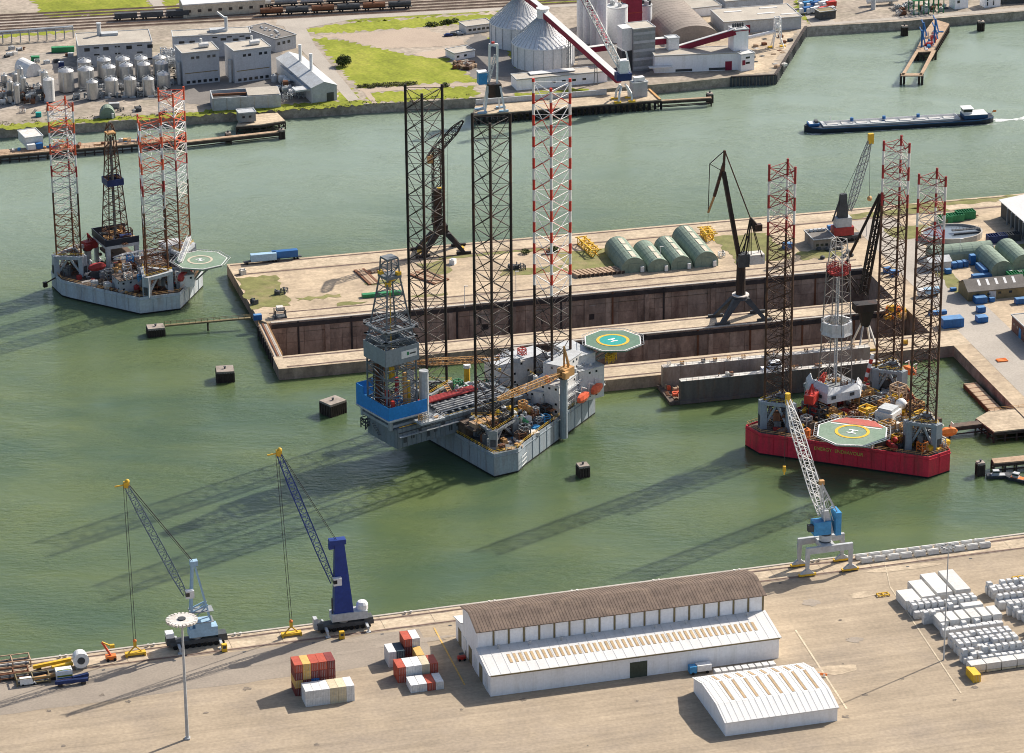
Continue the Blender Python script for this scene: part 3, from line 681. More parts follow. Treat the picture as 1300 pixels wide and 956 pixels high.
def hull(rig, poly, z0, z1, mat, deckm='deck_grey', bul=.9, boot=.6):
    mb = MB(mat); k = len(poly)
    for i in range(k):
        a, c = poly[i], poly[(i+1) % k]
        mb.mat('boot_black').poly([(*a, z0), (*c, z0), (*c, boot), (*a, boot)])
        mb.mat(mat).poly([(*a, boot), (*c, boot), (*c, z1+bul), (*a, z1+bul)])
        cx = sum(p[0] for p in poly)/k; cy = sum(p[1] for p in poly)/k
        a2 = (a[0]+(cx-a[0])*.008, a[1]+(cy-a[1])*.008); c2 = (c[0]+(cx-c[0])*.008, c[1]+(cy-c[1])*.008)
        mb.poly([(*a, z1+bul), (*c, z1+bul), (*c2, z1+bul), (*a2, z1+bul)]); mb.poly([(*a2, z1+bul), (*c2, z1+bul), (*c2, z1), (*a2, z1)])
    h = mb.build('hull', rig)
    mb = MB(deckm); mb.poly([(*p, z1) for p in poly]); mb.build('deck', rig)
    mb = MB(mat)                                   # plate seams and rubbing posts on the sides
    for i in range(k):
        a, c = Vector((*poly[i], 0)), Vector((*poly[(i+1) % k], 0)); L_ = (c-a).length; m_ = int(L_/5)
        out = Vector(((c-a).y, -(c-a).x, 0)).normalized()*.1
        if out.dot((a+c)/2-Vector((cx, cy, 0))) < 0: out = -out
        for j in range(1, m_): q = a.lerp(c, j/m_)+out; mb.beam((q.x, q.y, boot), (q.x, q.y, z1+bul), .14)
        mb.beam((a.x+out.x, a.y+out.y, z1-.4), (c.x+out.x, c.y+out.y, z1-.4), .25)
    mb.build('hull_stiffeners', h)
    return h
def deck_crane(rig, x, y, z0, z1, tip, pm, cm, bm, bays=12, wb=1.6, mast=8):
    mb = MB(pm); mb.cyl(x, y, z0, z1, 1.5, 1.4, n=12); mb.mat('dark_grey').cyl(x, y, z1, z1+.5, 2.0, n=12); pc = mb.build('pedestal_crane', rig)
    d = Vector((tip[0]-x, tip[1]-y, 0)).normalized(); a = math.atan2(d.y, d.x)
    mb = MB(cm); mb.box(x-d.x*1.2, y-d.y*1.2, z1+.5, 5.5, 3.6, 3.2, a); mb.box(x+d.x*1.5-d.y*2.2, y+d.y*1.5+d.x*2.2, z1+.8, 2.2, 1.6, 2.4, a)
    mb.beam((x-d.x*1.5-d.y, y-d.y*1.5+d.x, z1+3.5), (x-d.x*.3, y-d.y*.3, z1+mast), .5); mb.beam((x-d.x*1.5+d.y, y-d.y*1.5-d.x, z1+3.5), (x-d.x*.3, y-d.y*.3, z1+mast), .5)
    mb.beam((x-d.x*3.5, y-d.y*3.5, z1+3), (x-d.x*.3, y-d.y*.3, z1+mast), .4); mb.build('crane_house', pc)
    f = Vector((x+d.x*1.6, y+d.y*1.6, z1+2)); mb = MB(bm); boom(mb, f, tip, .8, wb, .8, bays, .24, .13); mb.build('boom', pc)
    mb = MB('rope'); mb.beam((x-d.x*.3, y-d.y*.3, z1+mast), tip, .09); t2 = Vector(tip); mb.beam(t2, t2-Vector((0, 0, 4)), .09); mb.build('hoist_rope', pc)
    mb = MB('yellow'); mb.box(t2.x, t2.y, t2.z-5, .8, .8, 1.1); mb.build('hook_block', pc)
    return pc
def text_mesh(name, txt, size, mat, parent, loc, rot, extr=.03):
    cu = bpy.data.curves.new(name, 'FONT'); cu.body = txt; cu.size = size; cu.extrude = extr; cu.align_x = 'CENTER'; cu.align_y = 'CENTER'
    cu.materials.append(MATS[mat]); o = bpy.data.objects.new(name, cu); COL.objects.link(o)
    o.parent = parent.o if isinstance(parent, Thing) else parent; o.location = loc; o.rotation_euler = rot
    dg = bpy.context.evaluated_depsgraph_get(); me = bpy.data.meshes.new_from_object(o.evaluated_get(dg)); q = link(name, me, parent, loc); q.rotation_euler = rot
    bpy.data.objects.remove(o); return q

# ================================================================== grey-blue rig in the middle of the basin
A_ = R_(35); rig = Thing('jackup_rig', 'grey jack-up rig with blue drill-floor wall and one red and white leg, mid basin', 'drilling rig', (-18, -62, 0), A_)
MIDRIG = rig
HP = [(-9, -33), (.6, -34), (6, -30.5), (54, -7), (54, 7), (6, 31), (0, 34), (-9, 33)]
hull(rig, HP, -1.5, 8, 'hull_grey', 'deck_grey')
tz = 126
LEGS = []
blackc = lambda z, k: ('black_steel', 'black_steel')
def redwhite(z, k):
    if z < 50: return ('black_steel', 'black_steel')
    f = ((126-z)/7.8) % 1
    return ('red_paint', 'red_paint') if f < .5 else ('white_paint', 'white_paint')
for (u, v, cf) in [(537, 115, blackc), (623, 152, blackc), (700, 108, redwhite)]:
    q = rig.L(u, v, tz)
    lg, cs = rig_leg(rig, q.x, q.y, 6, tz, 12.9, -A_+R_(178), 7.8, cf, .5, .15)
    LEGS.append((q.x, q.y)); jack_house(rig, cs, 8, 15, 'steel_grey', True, 2.4, .8); clutter(rig, [(q.x-8, q.y-8), (q.x+8, q.y-8), (q.x+8, q.y+8), (q.x-8, q.y+8)], 15.2, 14, ['steel_grey', 'dark_grey', 'offwhite_worn', 'rust'], .55, [(q.x, q.y, 4.5)]) if False else None
av = [(a, b_, 4.5) for a, b_ in LEGS]
# cantilever with the drill floor
mb = MB('cantilever_grey')
for y in (-8.5, 8.5):
    mb.bb(-34, 22, y-.7, y+.7, 9, 16)
    for k in range(28): mb.bb(-33.5+k*2, -33.3+k*2, y-.95, y+.95, 9, 16)
mb.bb(-34, -33, -8, 8, 9, 15.5); mb.bb(-34, 20, -8, 8, 15.2, 15.7); ct = mb.build('cantilever', rig)
mb = MB('dark_grey')
for k in range(14): mb.bb(-31+k*3.2, -29.6+k*3.2, -9.35, -9.2, 10.5+(k % 3), 12.4+(k % 3))
mb.beam((-33, -9.5, 14.6), (20, -9.5, 14.6), .22); mb.mat('yellow').beam((-33, -9.6, 16.9), (18, -9.6, 16.9), .1); mb.mat('light_grey').bb(-33, 18, -10.4, -9.2, 13.2, 13.35); mb.build('side_fittings', ct)
mb = MB('steel_grey')
for k in range(10): mb.bb(-12+k*3, -11.2+k*3, -7.5, 7.5, 16, 16.7)
mb.build('pipe_rack_beams', ct)
for k in range(14):
    mb = MB('dark_grey' if k % 3 else 'light_grey'); mb.tube((-13, -6.5+k*.55, 17), (14, -6.5+k*.55, 17), .22, n=6); mb.build('drill_pipe', ct)
for k in range(5):
    mb = MB('dark_red_paint'); mb.tube((-15, 3+k*.9, 17.2), (9, 3+k*.9, 17.2), .4, n=6); mb.build('casing_pipe', ct)
pn = rig.L(495, 534, 20); pl = rig.L(453, 511, 20); pr_ = rig.L(531, 515, 20)
fx0, fx1 = -33.5, -16.5; fy0, fy1 = -9.5, 9.5
c0 = (pn+pl+pr_)/3
FX = (pn.x, pl.x, pr_.x); FY = (pn.y, pl.y, pr_.y)
fx0, fx1, fy0, fy1 = pl.x if False else min(FX), max(FX), min(FY), max(FY)
mb = MB('hull_grey'); mb.bb(fx0, fx1, fy0, fy1, 18.8, 19.8)
for a in (fx0+1.5, fx1-1.5):
    for c in (fy0+1.5, fy1-1.5): mb.bb(a-.6, a+.6, c-.6, c+.6, 15.5, 18.8)
mb.bb(fx0+1, fx1-1, fy0+1, fy1-1, 16.2, 17.2); mb.build('substructure', rig)
mb = MB('wall_blue'); mb.bb(fx0, fx1, fy0-.2, fy0, 19.8, 24.6); mb.bb(fx0-.2, fx0, fy0-.2, fy1*.6, 19.8, 24.6); mb.bb(fx0-.2, fx0, fy1*.6, fy1, 19.8, 27.6); mb.bb(fx0, fx0+7, fy1-.2, fy1, 19.8, 27.6)
ww = mb.build('wind_wall', rig)
mb = MB('light_grey'); mb.beam((fx0-.3, fy0-.3, 19.6), (fx1, fy0-.3, 19.6), .5); mb.beam((fx0-.3, fy0-.3, 19.6), (fx0-.3, fy1, 19.6), .5); mb.build('base_rail', ww)
dcx, dcy = (fx0+fx1)/2+.3, (fy0+fy1)/2
mb = MB('derrick_grey'); lattice_col(mb, (dcx, dcy, 20), (dcx, dcy, 46), 12.5, 12.2, 8, 0, .5, .26); dr = mb.build('derrick', rig)
mb = MB('derrick_grey'); lattice_col(mb, (dcx, dcy, 46), (dcx, dcy, 69), 11.5, 5.0, 7, 0, .45, .22); mb.build('upper_derrick', dr)
mb = MB('box_grey'); h_ = 6.9
for (x0, x1, y0, y1) in [(-h_, h_, -h_-.2, -h_), (-h_, h_, h_, h_+.2), (-h_-.2, -h_, -h_, h_), (h_, h_+.2, -h_, h_)]: mb.bb(dcx+x0, dcx+x1, dcy+y0, dcy+y1, 38.5, 44.6)
mb.build('racking_board_wall', dr)
mb = MB('clean_white'); mb.bb(dcx-.5, dcx+6, dcy-h_-.35, dcy-h_-.22, 40.3, 43); sg = mb.build('name_board', dr)
mb = MB('green'); mb.bb(dcx+1.8, dcx+2.6, dcy-h_-.42, dcy-h_-.36, 41.2, 42.4); mb.mat('dark_grey').bb(dcx+2.9, dcx+5.4, dcy-h_-.42, dcy-h_-.36, 41.4, 41.9); mb.build('emblem', dr)
mb = MB('derrick_grey')
for z in (47, 50.5): mb.bb(dcx-h_, dcx+h_, dcy-h_, dcy-h_+1.2, z, z+.3); mb.bb(dcx-h_, dcx+h_, dcy+h_-1.2, dcy+h_, z, z+.3); mb.bb(dcx-h_, dcx-h_+1.2, dcy-h_, dcy+h_, z, z+.3); mb.bb(dcx+h_-1.2, dcx+h_, dcy-h_, dcy+h_, z, z+.3)
mb.build('service_platform', dr); rails(dr, [(dcx-h_, dcy-h_), (dcx+h_, dcy-h_), (dcx+h_, dcy+h_), (dcx-h_, dcy+h_)], 50.8, 'light_grey')
mb = MB('derrick_grey'); mb.bb(dcx-3, dcx+3, dcy-3, dcy+3, 68.5, 69.5); lattice_col(mb, (dcx, dcy, 69.5), (dcx, dcy, 75.5), 5, 4.4, 2, 0, .4, .25); mb.bb(dcx-2.3, dcx+2.3, dcy-2.3, dcy+2.3, 75.5, 76); mb.build('crown_block', dr)
for a in range(4):
    mb = MB('yellow'); an = R_(45+90*a); mb.box(dcx+3.1*math.cos(an), dcy+3.1*math.sin(an), 66+3*(a % 2), 1.6, 1.6, 1.7); mb.build('sheave_housing', dr)
mb = MB('derrick_grey'); lattice_col(mb, (dcx, dcy, 20), (dcx, dcy, 46), 7.5, 7.5, 9, 0, .22, .16); mb.build('inner_guides', dr)
for k in range(22): mb = MB(random.choice(['dark_grey', 'steel_grey', 'rust'])); x, y = dcx-4.5+(k % 6)*.7, dcy+2.5+(k//6)*.8; mb.tube((x, y, 20), (x, y, 40+random.random()), .16, n=5); mb.build('pipe_stand', dr)
mb = MB('yellow'); mb.box(dcx, dcy, 30, 1.4, 1.4, 5); mb.beam((dcx, dcy, 35), (dcx, dcy, 68), .25); mb.build('top_drive', dr)
for (x, y, m_, h_) in [(fx0+3, fy0+2, 'red_paint', 6), (dcx+2, dcy-5, 'ochre', 14), (dcx+4, dcy+3, 'dark_red_paint', 9), (dcx-4, dcy-3, 'red_paint', 8), (dcx+5.5, dcy-2, 'yellow', 9)]:
    mb = MB(m_); mb.box(x, y, 20, 1.1, 1.1, h_); mb.build('standpipe', rig)
clutter(rig, [(fx0+1, fy0+1), (fx1-1, fy0+1), (fx1-1, fy1-1), (fx0+1, fy1-1)], 19.9, 26, ['steel_grey', 'offwhite_worn', 'ochre', 'dark_grey', 'mid_blue', 'red_paint'], .8)
mb = MB('light_grey'); mb.cyl(fx1+2.2, fy0+5, 9, 33, 1.7, n=10); mb.build('grey_column', rig)
mb = MB('light_grey'); mb.bb(fx1-6, fx1+4, fy0-5.5, fy0-.4, 17.5, 18.2); mb.build('side_platform', rig); rails(rig, [(fx1-6, fy0-5.5), (fx1+4, fy0-5.5), (fx1+4, fy0-.5)], 18.2, 'clean_white', False)
clutter(rig, [(fx1-5, fy0-5), (fx1+3, fy0-5), (fx1+3, fy0-1), (fx1-5, fy0-1)], 18.2, 7, ['offwhite_worn', 'steel_grey', 'ochre'], .6)
clutter(rig, [(fx0+1, fy0+1), (fx1+3, fy0+1), (fx1+3, fy1-1), (fx0+1, fy1-1)], 11, 18, ['dark_grey', 'rust', 'steel_grey'], .9)
# deck gear and modules
DECKP = [(-7, -30), (0, -31), (30, -17), (30, 17), (0, 31), (-7, 30)]
clutter(rig, DECKP, 8, 190, ['steel_grey', 'dark_grey', 'light_grey', 'rust', 'deck_brown', 'offwhite_worn', 'ochre', 'hull_grey', 'dark_grey', 'mid_blue'], 1.0, av)
clutter(rig, [(4, -24), (28, -15), (28, 15), (4, 20)], 11.5, 95, ['steel_grey', 'dark_grey', 'offwhite_worn', 'rust', 'green', 'yellow', 'light_grey'], 1.0, av)
clutter(rig, [(1, -19), (27, -13), (27, 12), (1, 16)], 8, 46, ['dark_grey', 'steel_grey', 'deck_grey', 'rust', 'dark_grey'], 1.7, [(LEGS[1][0], LEGS[1][1], 6)])
clutter(rig, [(1, -19), (27, -13), (27, 12), (1, 16)], 12.5, 50, ['dark_grey', 'steel_grey', 'offwhite_worn', 'ochre', 'light_grey', 'mid_blue'], 1.1, [(LEGS[1][0], LEGS[1][1], 6)])
mb = MB('deck_brown'); mb.bb(-8, 3, -14, -9.5, 8, 13.5); mb.bb(-8.5, 3.5, -20, -14, 12.6, 13.2); mb.build('machinery_house', rig)
for k in range(6):
    mb = MB('ochre' if k % 2 else 'wood'); mb.box(-6.5+k*1.7, -17, 13.2, 1.5, 4, 1.6); mb.build('pallet_box', rig)
mb = MB('hull_grey'); mb.bb(12, 26, -8, 6, 8, 13); mb.mat('deck_brown').bb(12, 26, -8, 6, 13, 13.2); mb.build('machinery_house', rig)
mb = MB('offwhite_worn'); mb.bb(8, 15, -27, -22, 8, 9.2); mb.build('pale_deck_plate', rig)
rails(rig, [(p[0]*.985, p[1]*.985) for p in HP], 8.9, 'yellow')
for k in range(9):
    mb = MB(random.choice(['wood', 'offwhite_worn', 'ochre'])); mb.box(-6+random.uniform(0, 12), -29+random.uniform(-2.5, 4), 8, random.uniform(1, 2.5), random.uniform(.8, 2), random.uniform(.5, 1.3), random.random()*3); mb.build('deck_cargo', rig)
# accommodation round the bow leg
block(rig, 44, 55, -11, 11, 8, 20, rows=4); block(rig, 22, 44, 9, 17.5, 8, 21, rows=4, faces='-x-y')

def rblock(rig, x, y, rz, w_, d_, z0, z1, rows, decks=True, name='accommodation_block'):
    mb = MB('white_paint'); mb.bb(0, w_, 0, d_, z0, z1); mb.mat('light_grey').bb(-.15, w_+.15, -.15, d_+.15, z1, z1+.2); o = link(name, mb.mesh(name), rig, (x, y, 0), rz); h = (z1-z0)/rows
    for r in range(rows):
        for k in range(int(w_/2.6)):
            if random.random() < .45: link('window', WIN, o, (1.3+k*2.6, -.02, z0+h*(r+.55)))
        for k in range(int(d_/2.6)):
            if random.random() < .45: link('window', WIN, o, (-.02, 1.3+k*2.6, z0+h*(r+.55)), math.pi/2)
        if decks and r: mb = MB('light_grey'); mb.bb(.2, w_-.2, -1.4, -.02, z0+h*r-.15, z0+h*r); mb.build('walkway', o); rails(o, [(.3, -1.35), (w_-.3, -1.35)], z0+h*r, 'clean_white', False)
    return o
hb = rblock(rig, 30.5, -17, R_(26), 27.5, 11, 8, 19.5, 4); rblock(rig, 34.5, -13, R_(26), 16, 7.5, 19.7, 25, 2, False); rblock(rig, 26.5, -12, R_(26), 5, 9, 8, 16.5, 3, False)
for k in range(7): mb = MB(random.choice(['light_grey', 'white_paint', 'steel_grey'])); mb.bb(5+k*2.2, 6.4+k*2.2, 5.5, 9, 25.2, 26.2) if False else mb.bb(2+k*3, 3.2+k*3, .6, 2, 19.8, 21.2); mb.build('ventilation_unit', hb)
block(rig, 46, 54, -7, 8, 20.2, 24, 'white_paint', 1, name='bridge_house')
clutter(rig, [(24, -18), (55, -10), (55, 10), (24, 17)], 20.6, 34, ['white_paint', 'light_grey', 'offwhite_worn', 'red_paint', 'steel_grey'], .7, [(LEGS[2][0], LEGS[2][1], 8)])
for (u, v) in [(747, 506), (764, 495)]: q = rig.L(u, v, 13); lifeboat(rig, q.x-.9, q.y+1.9, 11.6, R_(26), 'orange_red')
mb = MB('light_grey'); mb.bb(9, 28, -4.2, -1.5, 10.9, 11.15); [mb.beam((10+k*4, -3.8, 11), (10+k*4, -.2, 8.4), .25) for k in range(5)]; mb.build('lifeboat_platform', hb); rails(hb, [(9, -4.1), (28, -4.1)], 11.15, 'clean_white', False)
q = rig.L(778, 432, 26); helideck(rig, q.x, q.y, 26, 11, R_(10), 'deck_green', 'yellow', 'teal', -A_+R_(-62), .55, root=(50, 0))
for k in range(3): gear(rig, 'equipment_frame', 'yellow', 58+k*1.5, -10+k, 20, 2.2, 2.2, 3)
q = rig.L(716, 556, 1); tip = rig.L(632, 507, 27.5)
deck_crane(rig, q.x+.2, q.y+.4, 1, 24, Vector((tip.x, tip.y, 27.5)), 'hull_grey', 'ochre', 'ochre', 14, 1.9, 12)
q = rig.L(533, 500, 16); t2 = rig.L(640, 442, 30)
deck_crane(rig, q.x, q.y+6, 8, 24, Vector((t2.x-2, t2.y, 26.5)), 'light_grey', 'ochre', 'ochre', 14, 1.9, 5)
mb = MB('yellow'); q = rig.L(593, 483, 12); mb.cyl(q.x, q.y, 8, 17, 1.1, n=10); mb.mat('clean_white').cyl(q.x, q.y, 17, 18.3, 1.3, n=10); mb.build('yellow_tank', rig)
mb = MB('green'); q = rig.L(688, 505, 10); mb.tube((q.x-2, q.y, 14), (q.x+2, q.y, 14), 1.2, n=10); mb.build('green_tank', rig)
mb = MB('clean_white')                              # draught ladder by the near corner
for k in range(3): mb.beam((2+k*.01, -34.2, 2+k*1.6), (6.2, -31.2, 2+k*1.6), .16)
mb.beam((2, -34.2, 2), (2, -34.2, 6), .16); mb.beam((6.2, -31.2, 2), (6.2, -31.2, 6), .16); mb.build('boarding_ladder', rig)
# ================================================================== red-hulled rig on the right
A_ = R_(-51); rig = Thing('jackup_rig', 'jack-up rig with deep red hull, green helideck and white derrick enclosures', 'drilling rig', (115.7, -53, 0), A_)
REDRIG = rig
HP = [(-9, -35), (-.3, -36.3), (53.3, -6), (53.8, 4), (0, 36), (-9, 35)]
hull(rig, HP, -1.5, 7.5, 'hull_red', 'deck_brown', .7)
LEGS = []
def bandc(top):
    def f(z, k):
        d = top-z
        if d > 25: return ('brown_steel', 'brown_steel')
        return ('dark_red_paint', 'dark_red_paint') if int(d/5) % 2 == 0 else ('white_paint', 'offwhite_worn')
    return f
for (u, v, vt) in [(988, 541, 208), (1129, 499, 178), (1172, 567, 220)]:
    w_ = P(u, v, 7.5); top = zat(w_, vt)-1; q = rig.loc(w_)
    lg, cs = rig_leg(rig, q.x, q.y, 6, top, 9.2, -A_+R_(-18), 5, bandc(top), .42, .15)
    LEGS.append((q.x, q.y)); jack_house(rig, cs, 7.5, 18, 'hull_grey', wide=2.4, rw=1.0)
av = [(a, b_, 4.2) for a, b_ in LEGS]
q = rig.L(1060, 487, 16); dcx, dcy = q.x, q.y
mb = MB('steel_grey'); mb.bb(dcx-8, dcx+8, dcy-8, dcy+8, 14.5, 15.8)
for a in (-7, 7):
    for c in (-7, 7): mb.bb(dcx+a-.7, dcx+a+.7, dcy+c-.7, dcy+c+.7, 7.5, 14.5)
mb.build('substructure', rig)
def octwall(x, y, r, z0, z1, rot, mat, name, skip=(), flare=1.0):
    mb = MB(mat)
    for i in range(8):
        if i in skip: continue
        a, c = rot+R_(45*i), rot+R_(45*i+45)
        p0 = (x+r*math.cos(a), y+r*math.sin(a)); p1 = (x+r*math.cos(c), y+r*math.sin(c)); f0 = (x+flare*r*math.cos(a), y+flare*r*math.sin(a)); f1 = (x+flare*r*math.cos(c), y+flare*r*math.sin(c))
        i0 = (x+(r-.3)*math.cos(a), y+(r-.3)*math.sin(a)); i1 = (x+(r-.3)*math.cos(c), y+(r-.3)*math.sin(c))
        mb.hexa([(*p0, z0), (*p1, z0), (*i1, z0), (*i0, z0)], [(*f0, z1), (*f1, z1), (*i1, z1), (*i0, z1)])
    return mb.build(name, rig)
WP = [rig.L(u, v, 15) for u, v in [(1022, 489), (1026, 502), (1050, 512), (1092, 503), (1095, 492)]]
cc = Vector((dcx, dcy, 15)); mb = MB('enclosure_white')
for i in range(4):
    p0, p1 = WP[i], WP[i+1]; h = [5.2, 6.0, 4.8, 4.4][i]
    q0, q1 = p0+(cc-p0)*.16, p1+(cc-p1)*.16; r0, r1 = p0+(cc-p0)*.05, p1+(cc-p1)*.05
    z = lambda p, zz: (p.x, p.y, zz)
    mb.hexa([z(p0, 14.6), z(p1, 14.6), z(r1, 14.6), z(r0, 14.6)], [z(p0+(cc-p0)*.03, 14.6+h*.62), z(p1+(cc-p1)*.03, 14.6+h*.62), z(r1, 14.6+h*.62), z(r0, 14.6+h*.62)])
    mb.hexa([z(p0+(cc-p0)*.03, 14.6+h*.62), z(p1+(cc-p1)*.03, 14.6+h*.62), z(r1, 14.6+h*.62), z(r0, 14.6+h*.62)], [z(q0, 14.6+h), z(q1, 14.6+h), z(q1+(cc-q1)*.03, 14.6+h), z(q0+(cc-q0)*.03, 14.6+h)])
ew = mb.build('drill_floor_wall', rig); mb = MB('dark_grey')
for i, f in ((1, .3), (1, .62), (2, .2), (2, .75)):
    p0, p1 = WP[i], WP[i+1]; q = p0.lerp(p1, f); d = (p1-p0).normalized(); o_ = (q-cc); o_.z = 0; o_ = o_.normalized()*.06; mb.beam(z(q+o_-d*.9, 16.6), z(q+o_+d*.9, 16.6), .12, 1.2)
mb.build('wall_opening', ew)
mb = MB('derrick_pale'); lattice_col(mb, (dcx, dcy, 16), (dcx, dcy, 60), 9, 6.2, 9, R_(20), .32, .13); dr = mb.build('derrick', rig)
mb = MB('offwhite_worn'); lattice_col(mb, (dcx, dcy, 60), (dcx, dcy, 71), 6, 4, 3, R_(20), .3, .16); mb.build('upper_derrick', dr)
mb = MB('dark_red_paint'); mb.cyl(dcx, dcy, 58.5, 59.2, 3.9, n=12); mb.build('red_platform', dr)
for a in range(7): an = a*.9; gear(rig, 'equipment_frame', 'dark_red_paint', dcx+3.2*math.cos(an), dcy+3.2*math.sin(an), 59.2, 1.8, 1.8, 2.4)
o = octwall(dcx, dcy, 6.0, 35.8, 40.4, R_(22.5)-A_, 'enclosure_white', 'racking_board_enclosure', (), .8)
mb = MB('blue'); d = Vector((math.sin(A_)*-1, -math.cos(A_), 0)); d = rig.loc(Vector(rig.pos)+Vector((.38, -.92, 0)))
mb.box(dcx+d.x*5.15, dcy+d.y*5.45, 37.2, 1.6, .14, 1.9, math.atan2(d.y, d.x)+math.pi/2); mb.build('emblem', rig)
mb = MB('light_grey'); mb.cyl(dcx+.4, dcy, 16, 58, .35, n=6); mb.cyl(dcx-1.6, dcy+1, 16, 56, .22, n=6); mb.build('standpipe', dr)
clutter(rig, [(dcx-6, dcy-6), (dcx+6, dcy-6), (dcx+6, dcy+6), (dcx-6, dcy+6)], 15.9, 16, ['rust', 'dark_grey', 'ochre', 'white_paint'], .7)
DECKP = [(-7, -31), (0, -32), (50, -5), (50, 4), (0, 32), (-7, 32)]
clutter(rig, DECKP, 7.5, 210, ['offwhite_worn', 'dark_grey', 'ochre', 'rust', 'deck_brown', 'yellow', 'steel_grey', 'light_grey', 'orange', 'dark_red_paint'], 1.0, av)
clutter(rig, [(14, -16), (40, -5), (40, 8), (14, 22)], 11, 110, ['offwhite_worn', 'ochre', 'wood', 'rust', 'yellow', 'steel_grey', 'white_paint'], .9, av+[(dcx, dcy, 9)])
clutter(rig, [(4, -22), (14, -16), (14, 22), (4, 26)], 7.5, 34, ['dark_grey', 'brown_steel', 'rust', 'steel_grey', 'ochre'], 1.5, av)
clutter(rig, [(14, -14), (40, -3), (40, 6), (14, 20)], 10.8, 44, ['offwhite_worn', 'ochre', 'brown_steel', 'dark_grey', 'yellow', 'wood'], 1.3, av+[(dcx, dcy, 9)])
mb = MB('deck_brown'); mb.bb(12, 36, -12, 18, 7.5, 10.8); mb.build('machinery_house', rig)
mb = MB('yellow'); lattice_col(mb, (20, 4, 12.5), (34, 14, 12.5), 1.6, 1.6, 7, 0, .2, .12); mb.build('catwalk_truss', rig)
mb = MB('yellow'); lattice_col(mb, (14, 0, 12), (30, 4, 12), 1.4, 1.4, 7, 0, .2, .12); mb.build('catwalk_truss', rig)
rails(rig, [(p[0]*.985, p[1]*.985) for p in HP], 8.2, 'ochre')
hz = 14.5; q = rig.L(1082, 548, hz); helideck(rig, q.x, q.y, hz, 13, -A_+R_(-8), 'pale_green', 'yellow', None, -A_+R_(65), .47, ('band_red', -A_+R_(70)), root=(28, -10))
b_ = rig.L(1122, 540, 10)
mb = MB('white_paint'); mb.box(b_.x+1, b_.y+1, 7.5, 7, 7, 8.5, .3); mb.mat('light_grey').box(b_.x+1, b_.y+1, 16, 5.5, 5.5, 1.2, .3); o = mb.build('accommodation_block', rig)
for k in range(3): link('window', WIN, o, (b_.x-1.5+k*2.2-.9, b_.y-2.8+k*.65, 13.5), .3)
def dish(u, v, z, r):
    q = rig.L(u, v, z); mb = MB('clean_white'); mb.ball(q.x, q.y, z, r, 14); mb.cyl(q.x, q.y, 7.5, z-r*.6, .5, n=8); mb.build('radome', rig, True)
dish(1144, 513, 15, 2.1); dish(1133, 522, 13, 1.3)
for (u, v, rz) in [(1154, 470, 0), (1204, 548, 1.2)]:
    q = rig.L(u, v, 11); lifeboat(rig, q.x, q.y, 9.5, rz, 'orange', 7)
mb = MB('dark_red_paint'); q = rig.L(1131, 570, 7.5); mb.tube((q.x-3, q.y+1.2, 9), (q.x+3, q.y-1, 9), 1.1, n=12); mb.build('red_storage_tank', rig)
mb = MB('red_paint'); q = rig.L(1136, 560, 10); mb.ball(q.x, q.y, 10.5, 1.1); mb.build('red_float', rig)
mb = MB('white_paint'); q = rig.L(1090, 569, 7.5); mb.box(q.x-.3, q.y+1.5, 6, 9, 3, 4, math.atan2(30, 53)); mb.build('control_cabin', rig)
q = rig.L(1031, 520, 12); tp = rig.L(1021, 487, 22)
deck_crane(rig, q.x, q.y, 7.5, 15, Vector((q.x-6, q.y+12, 21)), 'dark_red_paint', 'red_paint', 'red_paint', 8, 1.4, 7)
q = rig.L(1098, 500, 8); q2 = rig.LV(1108, 450, P(1098, 500, 8), R_(10))
mb = MB('red_paint'); a = Vector((q.x, q.y, 13)); c = a.lerp(q2, 1.0)
for k in range(6):
    mb.mat('red_paint' if k % 2 == 0 else 'clean_white'); mb.tube(a.lerp(c, k/6), a.lerp(c, (k+1)/6), .7, n=8)
mb.build('striped_boom', rig)
clutter(rig, [(44, -4), (52, -2), (52, 6), (36, 14)], 8.5, 26, ['ochre', 'yellow', 'rust', 'offwhite_worn'], .9, av)
# the name on the red side, small yellow capitals
a = Vector((-.3, -36.3, 0)); c = Vector((53.3, -6, 0)); dd = (c-a).normalized(); nn = Vector((dd.y, -dd.x, 0)); yaw = math.atan2(dd.y, dd.x)
mid = rig.L(1063, 575, 5.6); tpar = (Vector((mid.x, mid.y, 0))-a).dot(dd); lp = a+dd*tpar+nn*.16
text_mesh('hull_name', 'ENERGY  ENDEAVOUR', 1.75, 'lettering', rig, (lp.x, lp.y, 5.5), (math.pi/2, 0, yaw))

# ================================================================== pale grey rig at the left
A_ = R_(-63.8); rig = Thing('jackup_rig', 'pale grey jack-up rig with rusty legs and mint helideck at the island end', 'drilling rig', (-155, 104, 0), A_)
LEFTRIG = rig
HP = [(-9, -28), (3, -28), (7, -26), (36.6, -7.5), (38.6, 8.5), (18.5, 26), (5, 28), (-9, 28)]
hull(rig, HP, -1.5, 6.6, 'pale_hull', 'deck_brown', .6)
LEGS = []
def bandl(top):
    def f(z, k):
        d = top-z
        if d > 46: return ('rust', 'rust')
        if d > 38: return ('brown_steel', 'offwhite_worn')
        if d > 30.8: return ('offwhite_worn', 'light_grey')
        if d > 22: return ('dark_red_paint', 'dark_red_paint') if int(d/4.4) % 2 == 0 else ('clean_white', 'offwhite_worn')
        i = int(d/4.4) % 2
        return ('orange_red', 'orange_red') if i == 0 else ('clean_white', 'clean_white')
    return f
